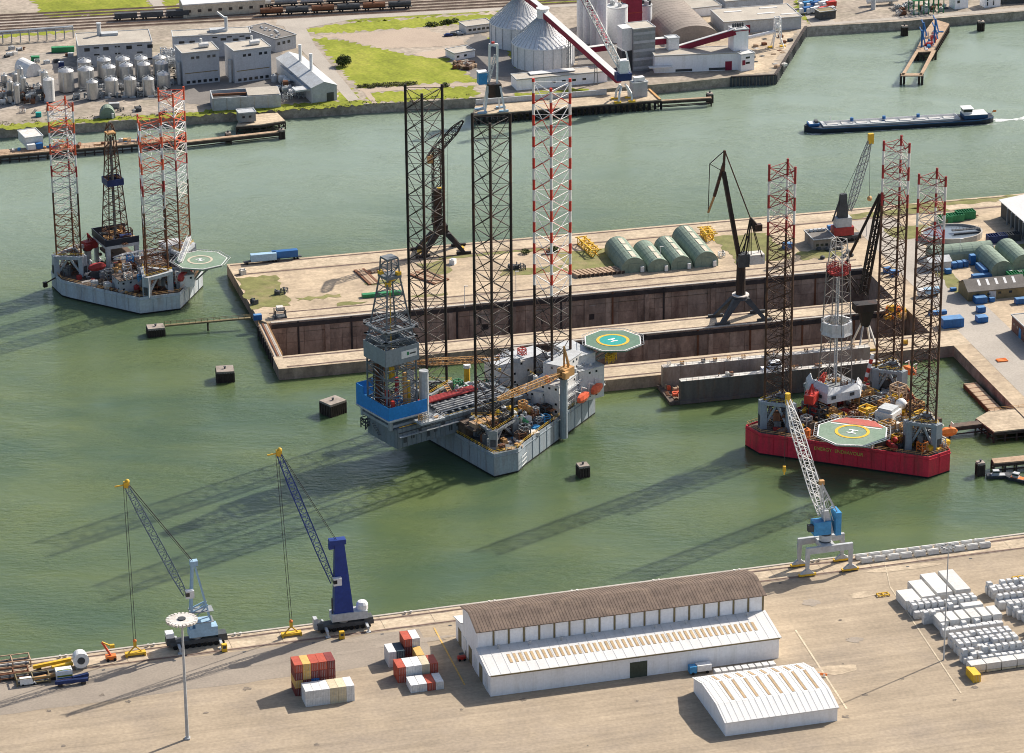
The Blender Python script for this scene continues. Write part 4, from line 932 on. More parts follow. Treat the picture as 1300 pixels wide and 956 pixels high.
for (u, v, vt, ph) in [(91, 346, 128, -6), (196, 370, 150, 160), (228, 338, 114, 190)]:
    w_ = P(u, v, 6.6); top = zat(w_, vt)-1; q = rig.loc(w_)
    lg, cs = rig_leg(rig, q.x, q.y, 5, top, 10, -A_+R_(ph), 4.4, bandl(top), .38, .14)
    LEGS.append((q.x, q.y)); jack_house(rig, cs, 6.6, 15, 'pale_hull', wide=2.2)
av = [(a, b_, 4.2) for a, b_ in LEGS]
q = rig.L(147, 302, 18); dcx, dcy = q.x, q.y
mb = MB('light_grey'); mb.bb(dcx-8, dcx+8, dcy-7, dcy+7, 16.5, 17.8)
for a in (-7, 7):
    for c in (-6, 6): mb.bb(dcx+a-.8, dcx+a+.8, dcy+c-.8, dcy+c+.8, 6.6, 16.5)
mb.mat('deck_brown').bb(dcx-6, dcx+6, dcy-5, dcy+5, 12, 13); mb.build('substructure', rig)
mb = MB('barge_hull'); mb.bb(dcx-8, dcx+8, dcy-7.3, dcy-7, 17.8, 20.8); mb.bb(dcx+7.7, dcx+8, dcy-7, dcy+7, 17.8, 20.4); mb.bb(dcx-8, dcx-7.7, dcy-7, dcy+7, 17.8, 20.8); mb.build('wind_wall', rig)
mb = MB('brown_steel'); lattice_col(mb, (dcx, dcy, 18), (dcx, dcy, 62), 8.6, 3.0, 14, 0, .36, .2); dr = mb.build('derrick', rig)
mb = MB('navy')
for (x0, x1, y0, y1) in [(-3.3, 3.3, -3.5, -3.3), (-3.3, 3.3, 3.3, 3.5), (-3.5, -3.3, -3.3, 3.3), (3.3, 3.5, -3.3, 3.3)]: mb.bb(dcx+x0, dcx+x1, dcy+y0, dcy+y1, 41, 43.6)
mb.build('racking_board_wall', dr)
mb = MB('ochre'); mb.bb(dcx-1.8, dcx+1.8, dcy-1.8, dcy+1.8, 62, 62.6); mb.mat('brown_steel'); lattice_col(mb, (dcx, dcy, 63), (dcx, dcy, 66), 3, 1.6, 1, 0, .3, .2); mb.build('crown_block', dr)
mb = MB('dark_grey'); mb.cyl(dcx, dcy, 20, 61, .5, n=6); mb.cyl(dcx+1.8, dcy-1, 20, 58, .3, n=6); mb.build('standpipe', dr)
clutter(rig, [(dcx-7, dcy-6), (dcx+7, dcy-6), (dcx+7, dcy+6), (dcx-7, dcy+6)], 17.8, 40, ['rust', 'dark_grey', 'ochre', 'brown_steel', 'navy'], 1.0)
clutter(rig, [(dcx-7, dcy-6), (dcx+7, dcy-6), (dcx+7, dcy+6), (dcx-7, dcy+6)], 10, 12, ['rust', 'dark_grey', 'deck_brown'], .9)
DECKP = [(-7, -24), (7, -23), (34, -6), (36, 7), (17, 23), (-7, 25)]
clutter(rig, DECKP, 6.6, 150, ['steel_grey', 'dark_grey', 'ochre', 'rust', 'offwhite_worn', 'deck_brown', 'light_grey', 'dark_red_paint'], .95, av)
clutter(rig, [(8, -8), (26, -4), (26, 8), (8, 14)], 10, 60, ['offwhite_worn', 'rust', 'ochre', 'steel_grey', 'white_paint'], .9, av)
block(rig, 18, 27, -12, -3, 6.6, 11.5, 'light_grey', 2, 'deck_brown'); block(rig, 12, 22, 0, 10, 6.6, 13.5, 'pale_hull', 2, 'deck_brown'); block(rig, 22, 33, 11, 17, 6.6, 11.5, 'white_paint', 2)
block(rig, 2, 10, 14, 22, 6.6, 16, 'white_paint', 3)
for (u, v, rz) in [(124, 352, .5), (232, 357, 1.2)]: q = rig.L(u, v, 9); lifeboat(rig, q.x, q.y, 9.5 if u != 124 else 12, rz-A_, 'dark_red_paint', 7.5)
clutter(rig, [(2, -16), (20, -8), (20, 6), (2, 12)], 6.6, 34, ['dark_grey', 'rust', 'offwhite_worn', 'steel_grey', 'ochre'], 1.5, av)
clutter(rig, [(10, -12), (30, -8), (30, 8), (10, 14)], 11.5, 40, ['offwhite_worn', 'light_grey', 'ochre', 'dark_grey', 'rust', 'mid_blue'], .8, av)
hz = 15; q = rig.L(254, 330, hz); helideck(rig, q.x, q.y, hz, 11, -A_+R_(-12), 'pale_green', 'skylight', None, -A_+R_(-60), .46, root=(26, 18))
q = rig.L(112, 332, 8); deck_crane(rig, q.x, q.y, 6.6, 13, Vector((q.x+2, q.y-6, 16)), 'white_paint', 'dark_red_paint', 'white_paint', 6, 1.3, 7)
q = rig.L(160, 335, 12); t2 = rig.L(215, 305, 20); mb = MB('clean_white'); boom(mb, (q.x-6, q.y-3, 13), (q.x+9, q.y+12, 19), .8, 1.8, .8, 10, .25, .14); mb.build('crane_boom', rig)
a = rig.L(228, 333, 15.5); c = rig.L(240, 292, 24); mb = MB('clean_white'); boom(mb, a, Vector((c.x, c.y, 21)), 1.5, 1.7, 1.5, 8, .2, .12); mb.beam(a, Vector((c.x, c.y, 21)), 1.2, .15); mb.build('white_gangway', rig)
rails(rig, [(p[0]*.985, p[1]*.985) for p in HP], 7.2, 'ochre')
mb = MB('black_steel'); q = rig.L(72, 352, 6); mb.beam((q.x+1, q.y+1, 7), (q.x-3, q.y-4, 3), .5); mb.box(q.x-3, q.y-4, 1.6, 1.6, 1.6, 2); mb.build('anchor_bolster', rig)
text_mesh('hull_marking', 'LOADLINE', 0.0001, 'dark_grey', rig, (0, 0, -40), (0, 0, 0)) if False else None
# ================================================================== near quay
# ---- big white warehouse with raised brown roof
wh = Thing('warehouse', 'long white warehouse with raised brown corrugated roof on the near quay', 'warehouse', N(139.5, -64), NA)
LW, DW, zE, zJ, zU, zR = 92.0, 41.5, 7.1, 9.2, 15.0, 17.0; y1, y2 = 14.7, 32.5
mb = MB('wall_white'); mb.bb(0, LW, 0, .3, 0, zE); mb.bb(0, LW, DW-.3, DW, 0, zE); mb.mat('wall_white')
for x in (0, LW-.3):
    mb.hexa([(x, .3, 0), (x+.3, .3, 0), (x+.3, DW-.3, 0), (x, DW-.3, 0)], [(x, .3, zE), (x+.3, .3, zE), (x+.3, DW-.3, zE), (x, DW-.3, zE)])
    mb.hexa([(x, .3, zE), (x, y1, zE), (x, y1, zJ), (x, .31, zE+.02)], [(x+.3, .3, zE), (x+.3, y1, zE), (x+.3, y1, zJ), (x+.3, .31, zE+.02)])
    mb.hexa([(x, DW-.3, zE), (x, y2, zE), (x, y2, zJ), (x, DW-.31, zE+.02)], [(x+.3, DW-.3, zE), (x+.3, y2, zE), (x+.3, y2, zJ), (x+.3, DW-.31, zE+.02)])
    mb.hexa([(x, y1, zE), (x+.3, y1, zE), (x+.3, y2, zE), (x, y2, zE)], [(x, y1, zU), (x+.3, y1, zU), (x+.3, y2, zU), (x, y2, zU)])
    ym = (y1+y2)/2; mb.hexa([(x, y1, zU), (x, y2, zU), (x, ym, zR)], [(x+.3, y1, zU), (x+.3, y2, zU), (x+.3, ym, zR)])
mb.bb(.3, LW-.3, y1, y1+.3, zJ-.6, zU); mb.bb(.3, LW-.3, y2-.3, y2, zJ-.6, zU); mb.build('wall', wh)
mb = MB('roof_white')
for (ya, za, yb, zb) in [(-.7, zE, y1, zJ), (DW+.7, zE, y2, zJ)]:
    mb.hexa([(-.6, ya, za), (LW+.6, ya, za), (LW+.6, yb, zb), (-.6, yb, zb)], [(-.6, ya, za+.3), (LW+.6, ya, za+.3), (LW+.6, yb, zb+.3), (-.6, yb, zb+.3)])
lr = mb.build('lower_roof', wh)
sk = MB('olive_steel'); a, c = Vector((0, 4.6, zE+.3+(zJ-zE)*5.3/15.4+.1)), Vector((0, 9.2, zE+.3+(zJ-zE)*9.9/15.4+.1))
sk.hexa([(-.45, a.y, a.z-.1), (.45, a.y, a.z-.1), (.45, c.y, c.z-.1), (-.45, c.y, c.z-.1)], [(-.45, a.y, a.z), (.45, a.y, a.z), (.45, c.y, c.z), (-.45, c.y, c.z)]); skm = sk.mesh('roof_light')
M('roof_light_tan', (.42, .3, .17), .7, .2, .5); skm.materials[0] = MATS['roof_light_tan']
for k in range(44): link('roof_light', skm, lr, (8+k*1.82, 0, 0))
mb = MB('roof_brown'); ym = (y1+y2)/2; prof = [(y1-.9, zU-.2), (y1+6.4, zU+1.75), (ym, zR+.15), (y2-6.4, zU+1.75), (y2+.9, zU-.2)]
for k in range(len(prof)-1):
    (a, za), (c, zc) = prof[k], prof[k+1]
    mb.hexa([(-.7, a, za), (LW+.7, a, za), (LW+.7, c, zc), (-.7, c, zc)], [(-.7, a, za+.22), (LW+.7, a, za+.22), (LW+.7, c, zc+.22), (-.7, c, zc+.22)])
ur = mb.build('raised_roof', wh)
rb = MB('roof_brown')
for k in range(len(prof)-1): (a, za), (c, zc) = prof[k], prof[k+1]; rb.beam((0, a, za+.24), (0, c, zc+.24), .34, .1)
rbm = rb.mesh('corrugation')
for k in range(92): link('corrugation', rbm, ur, (-.3+k*1.01, 0, 0))
pm = MB('wall_white'); pm.bb(-1.9, 1.9, -.1, 0, zJ+.5, zU-.5); pmm = pm.mesh('wall_panel'); jm = MB('olive_steel'); jm.bb(-.28, .28, -.16, 0, zJ+.35, zU-.2); jmm = jm.mesh('frame_post')
for k in range(19):
    x = 2.6+k*4.82
    link('wall_panel', pmm, wh, (x, y1, 0)); link('frame_post', jmm, wh, (x+2.41, y1, 0))
gm = MB('olive_steel'); gm.bb(-.05, LW, -.85, -.6, zE-.15, zE+.25); gm.build('gutter', wh)
sm = MB('wall_white'); sm.bb(-.05, .05, -.05, 0, .3, zE-.2); smm = sm.mesh('cladding_seam')
for k in range(30): link('cladding_seam', smm, wh, (1.5+k*3.07, 0, 0))
rs = MB('roof_white'); rs.hexa([(-.06, -.6, zE+.3), (.06, -.6, zE+.3), (.06, y1, zJ+.3), (-.06, y1, zJ+.3)], [(-.06, -.6, zE+.38), (.06, -.6, zE+.38), (.06, y1, zJ+.38), (-.06, y1, zJ+.38)]); rsm = rs.mesh('roof_seam')
for k in range(31): link('roof_seam', rsm, lr, (.2+k*3.05, 0, 0))
for k in range(9): mb = MB('light_grey'); mb.cyl(6+k*10, 12.8, zJ-.4, zJ+1.1, .3, n=8); mb.cyl(6+k*10, 12.8, zJ+1.1, zJ+1.3, .5, n=8); mb.build('roof_vent', lr)
dm = MB('wall_white'); dm.bb(-.06, .06, -.08, 0, .2, zE-.4); dmm = dm.mesh('downpipe')
for k in range(11): link('downpipe', dmm, wh, (4+k*8.6, 0, 0))
mb = MB('door_green'); mb.bb(44, 49.5, -.12, 0, 0, 5.2); mb.build('loading_door', wh)
for k in range(6):
    mb = MB('olive_steel' if k % 2 else 'clean_white'); mb.bb(-.12, 0, 3+k*6.3, 6.5+k*6.3, 0, 5.4); mb.build('gable_door', wh)
# ---- second warehouse below it
w2 = Thing('warehouse', 'low white ribbed warehouse roof in front of the long warehouse', 'warehouse', N(199.3, -78-30), NA)
L2, D2 = 35.0, 30.0
mb = MB('wall_white'); mb.bb(0, L2, 0, D2, 0, 4.4); mb.hexa([(0, 0, 4.4), (0, D2, 4.4), (0, D2-8, 6.6), (0, 8, 6.6)], [(L2, 0, 4.4), (L2, D2, 4.4), (L2, D2-8, 6.6), (L2, 8, 6.6)]); mb.build('wall', w2)
mb = MB('roof_white')
for (ya, za, yb, zb) in [(-.4, 4.42, 8, 6.64), (D2+.4, 4.42, D2-8, 6.64), (8, 6.64, D2-8, 6.9)]:
    mb.hexa([(-.4, ya, za), (L2+.4, ya, za), (L2+.4, yb, zb), (-.4, yb, zb)], [(-.4, ya, za+.2), (L2+.4, ya, za+.2), (L2+.4, yb, zb+.2), (-.4, yb, zb+.2)])
rf = mb.build('roof', w2)
s2m = MB('roof_white'); s2m.beam((0, 8, 6.86), (0, D2-8, 7.12), .1, .1); s2m.beam((0, D2-8, 6.88), (0, D2+.3, 4.66), .1, .1); s2m.beam((0, 8, 6.88), (0, -.3, 4.66), .1, .1); s2m = s2m.mesh('roof_seam')
for k in range(19): link('roof_seam', s2m, rf, (.3+k*1.9, 0, 0))
for k in range(8):
    mb = MB('roof_light_tan'); x = 5+k*3.8; mb.hexa([(x, 9, 6.86), (x+.8, 9, 6.86), (x+.8, D2-9, 7.1), (x, D2-9, 7.1)], [(x, 9, 6.95), (x+.8, 9, 6.95), (x+.8, D2-9, 7.2), (x, D2-9, 7.2)]); mb.build('roof_light', rf)
    mb = MB('roof_light_tan'); mb.hexa([(x, D2-7.5, 6.72), (x+.8, D2-7.5, 6.72), (x+.8, D2-1.5, 5.1), (x, D2-1.5, 5.1)], [(x, D2-7.5, 6.82), (x+.8, D2-7.5, 6.82), (x+.8, D2-1.5, 5.2), (x, D2-1.5, 5.2)]); mb.build('roof_light', rf)
for k in range(9):                                   # wrapped pallets between the two warehouses
    t = Thing('pallet_stack', 'grey wrapped pallet stack beside the white warehouse wall, %s from the blue truck' % ['first', 'second', 'third', 'fourth', 'fifth', 'sixth', 'seventh', 'eighth', 'ninth'][k], 'pallet stack', N(209.5+k*2.2, -70.3), NA, 'pallets between the two warehouses')
    mb = MB('bale'); mb.bb(-.9, .9, -1.2, 1.2, .15, 2.1); mb.build('load', t); mb = MB('wood'); mb.bb(-.95, .95, -1.25, 1.25, 0, .14); mb.build('pallet', t)
# ---- mobile harbour cranes
def wheel(mb, x, y, r=.75, w_=.5): mb.tube((x, y-w_/2, r), (x, y+w_/2, r), r, n=12)
def spreader(t, p, name='spreader'):
    mb = MB('yellow'); a = p; mb.box(a.x, a.y, a.z+.5, 6.4, 1.9, .7, 0); mb.box(a.x-2.9, a.y, a.z, .5, 2.5, .7); mb.box(a.x+2.9, a.y, a.z, .5, 2.5, .7)
    mb.beam((a.x-2, a.y, a.z+1.2), (a.x, a.y, a.z+3.2), .35); mb.beam((a.x+2, a.y, a.z+1.2), (a.x, a.y, a.z+3.2), .35); mb.box(a.x, a.y, a.z+3, .9, .9, 1.8); s = mb.build(name, t)
    mb = MB('orange'); mb.ball(a.x, a.y, a.z+5, .6, 8); mb.build('rotator', s); return s
def harbour_crane(label, pos, px, colr, boomc, cabw, tower):
    t = Thing('harbour_crane', label, 'crane', pos, NA, 'mobile harbour cranes on the near quay')
    V = lambda u, v: t.loc(PV(u, v, pos, NA))
    tip, piv, top, spr = V(*px['tip']), V(*px['piv']), V(*px['top']), t.loc(P(*px['spr']))
    mb = MB('dark_grey'); mb.bb(-8.5, 9.5, -1.7, 1.7, 1.3, 2.7); mb.bb(-8.7, -6.8, -1.6, 1.6, 2.7, 3.4); mb.bb(6.5, 9.3, -1.7, 1.7, 2.7, 3.6); ch = mb.build('chassis', t)
    for k in range(9):
        for y in (-1.45, 1.45): mb = MB('rubber'); wheel(mb, -7+k*1.85, y); mb.build('wheel', ch)
    for x in (-6, 7):
        for y in (-1, 1): mb = MB('light_grey'); mb.beam((x, y, 1.8), (x, y*4.6, 1.5), .8, .7); mb.box(x, y*4.6, 0, 1.5, 1.5, .25); mb.cyl(x, y*4.6, .25, 1.4, .3, n=8); mb.build('outrigger', ch)
    mb = MB('steel_grey'); mb.cyl(0, 0, 2.7, 3.6, 1.6, n=16); mb.build('slew_ring', t)
    if tower == 'solid':
        mb = MB(cabw); mb.bb(-4, 7.5, -2.1, 2.1, 3.6, 6.2); mb.mat('light_grey').bb(-9.6, -8.4, -1.2, 1.2, 1.4, 5); mb.build('machinery_house', t)
        mb = MB(colr); b0 = Vector((.2, 0, 6)); w0, w1 = 3.3, 1.6
        mb.hexa([(b0.x-w0, -1.7, 6.2), (b0.x+w0-.4, -1.7, 6.2), (b0.x+w0-.4, 1.7, 6.2), (b0.x-w0, 1.7, 6.2)], [(top.x-w1+.7, -1.0, top.z), (top.x+w1+.5, -1.0, top.z), (top.x+w1+.5, 1.0, top.z), (top.x-w1+.7, 1.0, top.z)])
        mb.bb(top.x-2.6, top.x+2.6, -1.3, 1.3, top.z, top.z+1.6); mb.bb(top.x-2.8, top.x-1, -.8, .8, top.z-1.5, top.z); mb.build('tower', t)
        mb = MB('clean_white'); mb.lathe(6.2, 0, [(1.9, 6.2), (1.9, 7.8), (1.4, 8.7), (.3, 9)], 12); mb.build('counterweight_drum', t)
        mb = MB('dark_grey'); mb.cyl(-3.6, -1, 6, 11.5, .25, n=8); mb.build('exhaust', t)
    else:
        mb = MB(colr); mb.bb(-2.5, 6.5, -2, 2, 3.6, 6.6); mb.bb(-.5, 4.5, -2, 2, 6.6, 8.6); mb.build('machinery_house', t)
        mb = MB('dark_grey'); mb.bb(-9.6, -7, -1.6, 1.6, 1.6, 4.2); mb.mat('clean_white').bb(-9.7, -7.2, -1.6, 1.6, 4.2, 5.6); mb.build('driver_cab', t)
        mb = MB(colr)
        for y in (-1.4, 1.4):
            mb.beam((-1.8, y, 6), (top.x-.3, y*.45, top.z), .7, .6); mb.beam((4.6, y, 8), (top.x+.4, y*.45, top.z), .5, .5)
            mb.beam((-1.6, y, 12), (3.3, y, 14), .4); mb.beam((-1.7, y, 9), (3.8, y, 14), .3)
        for z in (10, 13, 17, 22): f = (z-6)/(top.z-6); x = -1.8+(top.x+1.5)*f; mb.beam((x, -1.4*(1-f*.5), z), (x, 1.4*(1-f*.5), z), .35)
        mb.bb(top.x-1, top.x+1.4, -1, 1, top.z-.4, top.z+1.2); mb.build('tower', t)
        for z in (8.4, 12): mb = MB('steel_grey'); mb.bb(-2, 5.4, -2.2, 2.2, z, z+.15); mb.build('platform', t)
    cb = piv+Vector((.6, -1.9, 0)); mb = MB('clean_white'); mb.box(cb.x, cb.y, cb.z-1, 2.6, 1.7, 2.5); cbo = mb.build('operator_cab', t)
    mb = MB('glass'); mb.box(cb.x-.75, cb.y, cb.z-.3, 1.2, 1.78, 1.3); mb.build('cab_window', cbo)
    mb = MB(boomc); boom(mb, piv+Vector((-.5, 0, -.6)), tip, 1.4, 2.2, 1.3, 17, .26, .12); bo = mb.build('boom', t)
    mb = MB('yellow'); mb.box(tip.x, tip.y, tip.z-.5, 1.7, 1.3, 1.9); mb.beam((tip.x-3.6, tip.y, tip.z+.2), (tip.x, tip.y, tip.z+.5), .35); mb.ball(tip.x+.3, tip.y, tip.z+1.5, .75, 10); mb.build('boom_head', bo)
    mb = MB('rope'); 
    for y in (-.5, .5): mb.beam((top.x, y, top.z+1), (tip.x+.5, y, tip.z+.8), .13); mb.beam((top.x, y*.4, top.z+.2), (tip.x+1.6, y*.4, tip.z-2), .1)
    sp = Vector((spr.x, spr.y, spr.z)); 
    for dx in (-.35, .35): mb.beam((tip.x-.6+dx, tip.y, tip.z), (sp.x+dx, sp.y, sp.z+5.4), .13)
    mb.build('hoist_rope', t); spreader(t, sp)
    return t
C1 = harbour_crane('pale blue harbour crane with open lattice tower on a black truck chassis', P(250, 819), dict(tip=(160.5, 617), piv=(237, 752), top=(245, 716), spr=(172, 832)), 'pale_blue', 'boom_slate', 'pale_blue', 'open')
C2 = harbour_crane('dark blue harbour crane with solid tower and grey wheeled base', P(436, 798), dict(tip=(354, 577), piv=(424, 736), top=(428, 690), spr=(370, 807)), 'crane_blue', 'crane_blue', 'light_grey', 'solid')
# ---- portal crane
pc_pos = (N(259, -3.3)+N(276, -11))/2
t = Thing('portal_crane', 'grey portal crane with blue machinery house and white lattice jib on the near quay', 'crane', pc_pos, NA)
for y in (-3.9, 3.9):
    mb = MB('light_grey'); mb.bb(-8.0, 8.0, y-.55, y+.55, 7.9, 10.1)
    for x in (-7.4, 7.4):
        mb.hexa([(x-.5, y-.45, 2.4), (x+.5, y-.45, 2.4), (x+.5, y+.45, 2.4), (x-.5, y+.45, 2.4)], [(x-.75, y-.5, 7.9), (x+.75, y-.5, 7.9), (x+.75, y+.5, 7.9), (x-.75, y+.5, 7.9)]); mb.hexa([(x-2.4, y-.5, 1), (x+2.4, y-.5, 1), (x+2.4, y+.5, 1), (x-2.4, y+.5, 1)], [(x-.8, y-.5, 2.4), (x+.8, y-.5, 2.4), (x+.8, y+.5, 2.4), (x-.8, y+.5, 2.4)])
    mb.build('portal_frame', t)
    for x in (-7.4, 7.4):
        mb = MB('yellow'); mb.bb(x-2.9, x+2.9, y-.55, y+.55, .35, 1)
        for k in range(4): mb.mat('dark_grey').tube((x-2.2+k*1.45, y-.3, .4), (x-2.2+k*1.45, y+.3, .4), .4, n=10).mat('yellow')
        mb.build('bogie', t)
mb = MB('light_grey'); mb.bb(-2.2, 2.2, -3.2, 3.2, 8, 9.9); mb.build('cross_beam', t)
mb = MB('dark_grey'); mb.cyl(0, 0, 9.9, 13, 1.9, n=16); mb.mat('light_grey').cyl(0, 0, 10.4, 12.4, 2.0, n=16); mb.build('slew_column', t)
V = lambda u, v: t.loc(PV(u, v, pc_pos, NA))
mb = MB('mid_blue'); mb.bb(-4.6, 1.2, -1.9, 1.9, 13, 17.6); mb.bb(2.6, 4.4, -2.6, 2.6, 12.6, 20.6); mb.mat('light_grey').hexa([(-.2, -1.4, 13), (2.4, -1.4, 13), (2.4, 1.4, 13), (-.2, 1.4, 13)], [(-1.6, -1, 21), (.6, -1, 21), (.6, 1, 21), (-1.6, 1, 21)]); mb.build('machinery_house', t)
mb = MB('dark_grey'); mb.bb(-6.4, -4.6, -1.7, .2, 14.5, 16.6); mb.build('operator_cab', t)
at = V(1043, 613); mb = MB('light_grey')
for y in (-1.5, 1.5): mb.beam((-1, y, 17), (at.x, y*.4, at.z), .35); mb.beam((4, y, 19), (at.x, y*.4, at.z), .35); mb.beam((2, y, 17.5), (at.x, y*.4, at.z), .2)
for f in (.25, .5, .75): mb.beam((-1+(at.x+1)*f, -1, 17+(at.z-17)*f), (4+(at.x-4)*f, 1, 19+(at.z-19)*f), .2); mb.beam((-1+(at.x+1)*f, 1, 17+(at.z-17)*f), (4+(at.x-4)*f, -1, 19+(at.z-19)*f), .2)
mb.mat('ochre').box(at.x, 0, at.z-.5, 1.6, 1.4, 1.4); mb.build('luffing_frame', t)
tip = t.L(1000, 508, 53); ft = V(1038, 652)
mb = MB('white_paint'); boom(mb, (-1.2, 0, 19.5), tip, 2.0, 3.0, 1.2, 18, .3, .17); bo = mb.build('jib', t)
mb = MB('yellow'); mb.tube(tip-Vector((0, 0, 1.6)), tip+Vector((0, 0, 2.4)), .9, n=8); mb.build('jib_head', bo)
mb = MB('rope'); mb.beam((at.x, .3, at.z), tip, .1); mb.beam((at.x, -.3, at.z), tip, .1)
hk = Vector((tip.x-.6, tip.y, 25)); mb.beam((tip.x-.6, tip.y, tip.z), hk, .12); mb.build('hoist_rope', t)
mb = MB('yellow'); mb.box(hk.x, hk.y, hk.z-2, .9, .9, 2); mb.tube((hk.x, hk.y, hk.z-3), (hk.x, hk.y, hk.z-2), .25, n=6); mb.build('hook_block', t)
# ---- floodlight mast
mp_ = P(238, 938); mh = zat(mp_, 787)-4.5
t = Thing('light_mast', 'tall slim floodlight mast with round ring of lamps by the pale blue crane', 'light mast', mp_)
mb = MB('light_grey'); mb.cyl(0, 0, 0, mh, .55, .3, n=10); mb.box(0, 0, 0, 1.6, 1.6, .5); mb.build('mast', t)
mb = MB('offwhite_worn'); mb.cyl(0, 0, mh-.2, mh+.25, 3.9, 3.7, n=24); mb.mat('dark_grey').cyl(0, 0, mh+.25, mh+.6, 1.2, n=12); rg = mb.build('lamp_ring', t)
lm = MB('offwhite_worn'); lm.box(0, 0, -.35, .9, .75, .6); lmm = lm.mesh('floodlight')
for k in range(24): a = k*math.tau/24; link('floodlight', lmm, rg, (4.2*math.cos(a), 4.2*math.sin(a), mh), a)
# ---- containers
def container_mesh(mat, Ls):
    mb = MB(mat); mb.bb(0, 2.44, 0, Ls, 0, 2.59)
    for k in range(int(Ls/.6)): mb.bb(-.04, 2.48, .25+k*.6, .48+k*.6, .18, 2.42)
    for k in range(4): mb.bb(.2+k*.55, .5+k*.55, -.04, 0, .15, 2.45); mb.bb(.2+k*.55, .5+k*.55, Ls, Ls+.04, .15, 2.45)
    return mb.mesh('container_shell')
def door_mesh():
    mb = MB('light_grey')
    for x in (.45, .95, 1.5, 2.0): mb.beam((x, -.07, .2), (x, -.07, 2.4), .05)
    return mb.mesh('door_bars')
CM = {}; DB = door_mesh()
M('c_red', (.42, .085, .05), .6, .15, .5); M('c_maroon', (.2, .045, .04), .6, .2, .5); M('c_yellow', (.6, .38, .12), .6, .15, .5); M('c_blue', (.03, .15, .4), .6, .15, .5); M('c_white', (.66, .66, .65), .6, .1, .5); M('c_dark', (.05, .075, .09), .6, .15, .5); M('c_cream', (.6, .52, .36), .6, .1, .5)
def container(label, mat, pos, rz, Ls=6.06, group=None):
    t = Thing('shipping_container', label, 'container', pos, rz, group)
    if (mat, Ls) not in CM: CM[(mat, Ls)] = container_mesh(mat, Ls)
    link('shell', CM[(mat, Ls)], t); link('door_bars', DB, t); return t
NM = {'c_red': 'red', 'c_maroon': 'maroon', 'c_yellow': 'yellow', 'c_blue': 'blue', 'c_white': 'white', 'c_dark': 'dark grey', 'c_cream': 'cream', 'blue': 'blue', 'green': 'green'}
O5 = ['first', 'second', 'third', 'fourth', 'fifth', 'sixth', 'seventh']
stk = [['c_red', 'c_yellow', 'c_red', 'c_red', 'c_maroon'], ['c_maroon', 'c_yellow', 'c_maroon', 'c_maroon', 'c_maroon'], ['c_yellow', 'c_maroon', 'c_blue', 'c_maroon', 'c_maroon'], ['c_maroon', 'c_yellow', 'c_maroon', 'c_blue', 'c_maroon']]
stk = stk[1:] if False else stk
TN = ['bottom', 'second', 'third', 'top']
for c in range(5):
    for lv in range(4):
        m_ = [stk[3][c], stk[2][c], stk[1][c], stk[0][c]][lv]
        container('%s container, %s tier, %s column from the lamp mast side of the tall stack' % (NM[m_], TN[lv], O5[c]), m_, N(83+c*2.52, -47.2, QUAY+lv*2.61), NA, 6.06, 'tall stack of containers')
for c in range(6): 
    m_ = ['c_white', 'c_white', 'c_white', 'c_cream', 'c_cream', 'c_white'][c]
    for lv in range(2): container('%s container, %s tier, %s in the pale row before the tall stack' % (NM[m_], ['lower', 'upper'][lv], O5[c]), m_, N(84.5+c*2.52, -55, QUAY+lv*2.61), NA, 6.06, 'pale containers before the tall stack')
for (s, t_, lv, m_) in [(114.6, -36.5, 0, 'c_white'), (117.2, -36.5, 0, 'c_dark'), (114.6, -36.5, 1, 'c_white'), (117.2, -36.5, 1, 'c_dark'), (120, -34.5, 0, 'c_maroon'), (122.6, -34.5, 0, 'c_white'), (120, -34.5, 1, 'c_maroon'), (122.6, -34.5, 1, 'c_white'), (120, -34.5, 2, 'c_red'), (122.6, -34.5, 2, 'c_white'),
                        (114.8, -47.5, 0, 'c_red'), (117.35, -47.5, 0, 'c_white'), (119.9, -47.5, 0, 'c_white'), (122.45, -47.5, 0, 'c_cream'), (125, -47.5, 0, 'c_red'), (114.8, -47.5, 1, 'c_red'), (117.35, -47.5, 1, 'c_white'), (119.9, -47.5, 1, 'c_white'), (122.45, -47.5, 1, 'c_cream'), (125, -47.5, 1, 'c_red'), (122.4, -41, 0, 'c_yellow'), (122.4, -41, 1, 'c_yellow'), (117, -55, 0, 'c_white'), (119.6, -55, 0, 'c_white'), (122.2, -55, 0, 'c_red'), (124.8, -55, 0, 'c_white')]:
    row = 'back' if t_ > -38 else ('middle' if t_ > -45 else ('front' if t_ > -50 else 'outermost'))
    container('%s container, %s tier, %s row, %s column, group left of warehouse' % (NM[m_], TN[lv], row, O5[min(6, int((s-114)/2.5))]), m_, N(s, t_, QUAY+lv*2.61), NA, 6.06, 'small container group by the warehouse')
# ---- bollards in pairs
bm = MB('offwhite_worn'); bm.cyl(0, 0, 0, .55, .3, n=10); bm.cyl(0, 0, .55, .85, .45, n=10); bmm = bm.mesh('bollard')
for k in range(-1, 13):
    for d in (0, 1.8): tag(link('bollard', bmm, None, N(27.5*k+18.5+d, -1.3, 4.55)), '%s white bollard of the %s pair along the near quay edge' % ('left' if d == 0 else 'right', ['outermost left', 'first', 'second', 'third', 'fourth', 'fifth', 'sixth', 'seventh', 'eighth', 'ninth', 'tenth', 'eleventh', 'twelfth', 'thirteenth'][k+1]), 'bollard', 'bollards on the near quay')
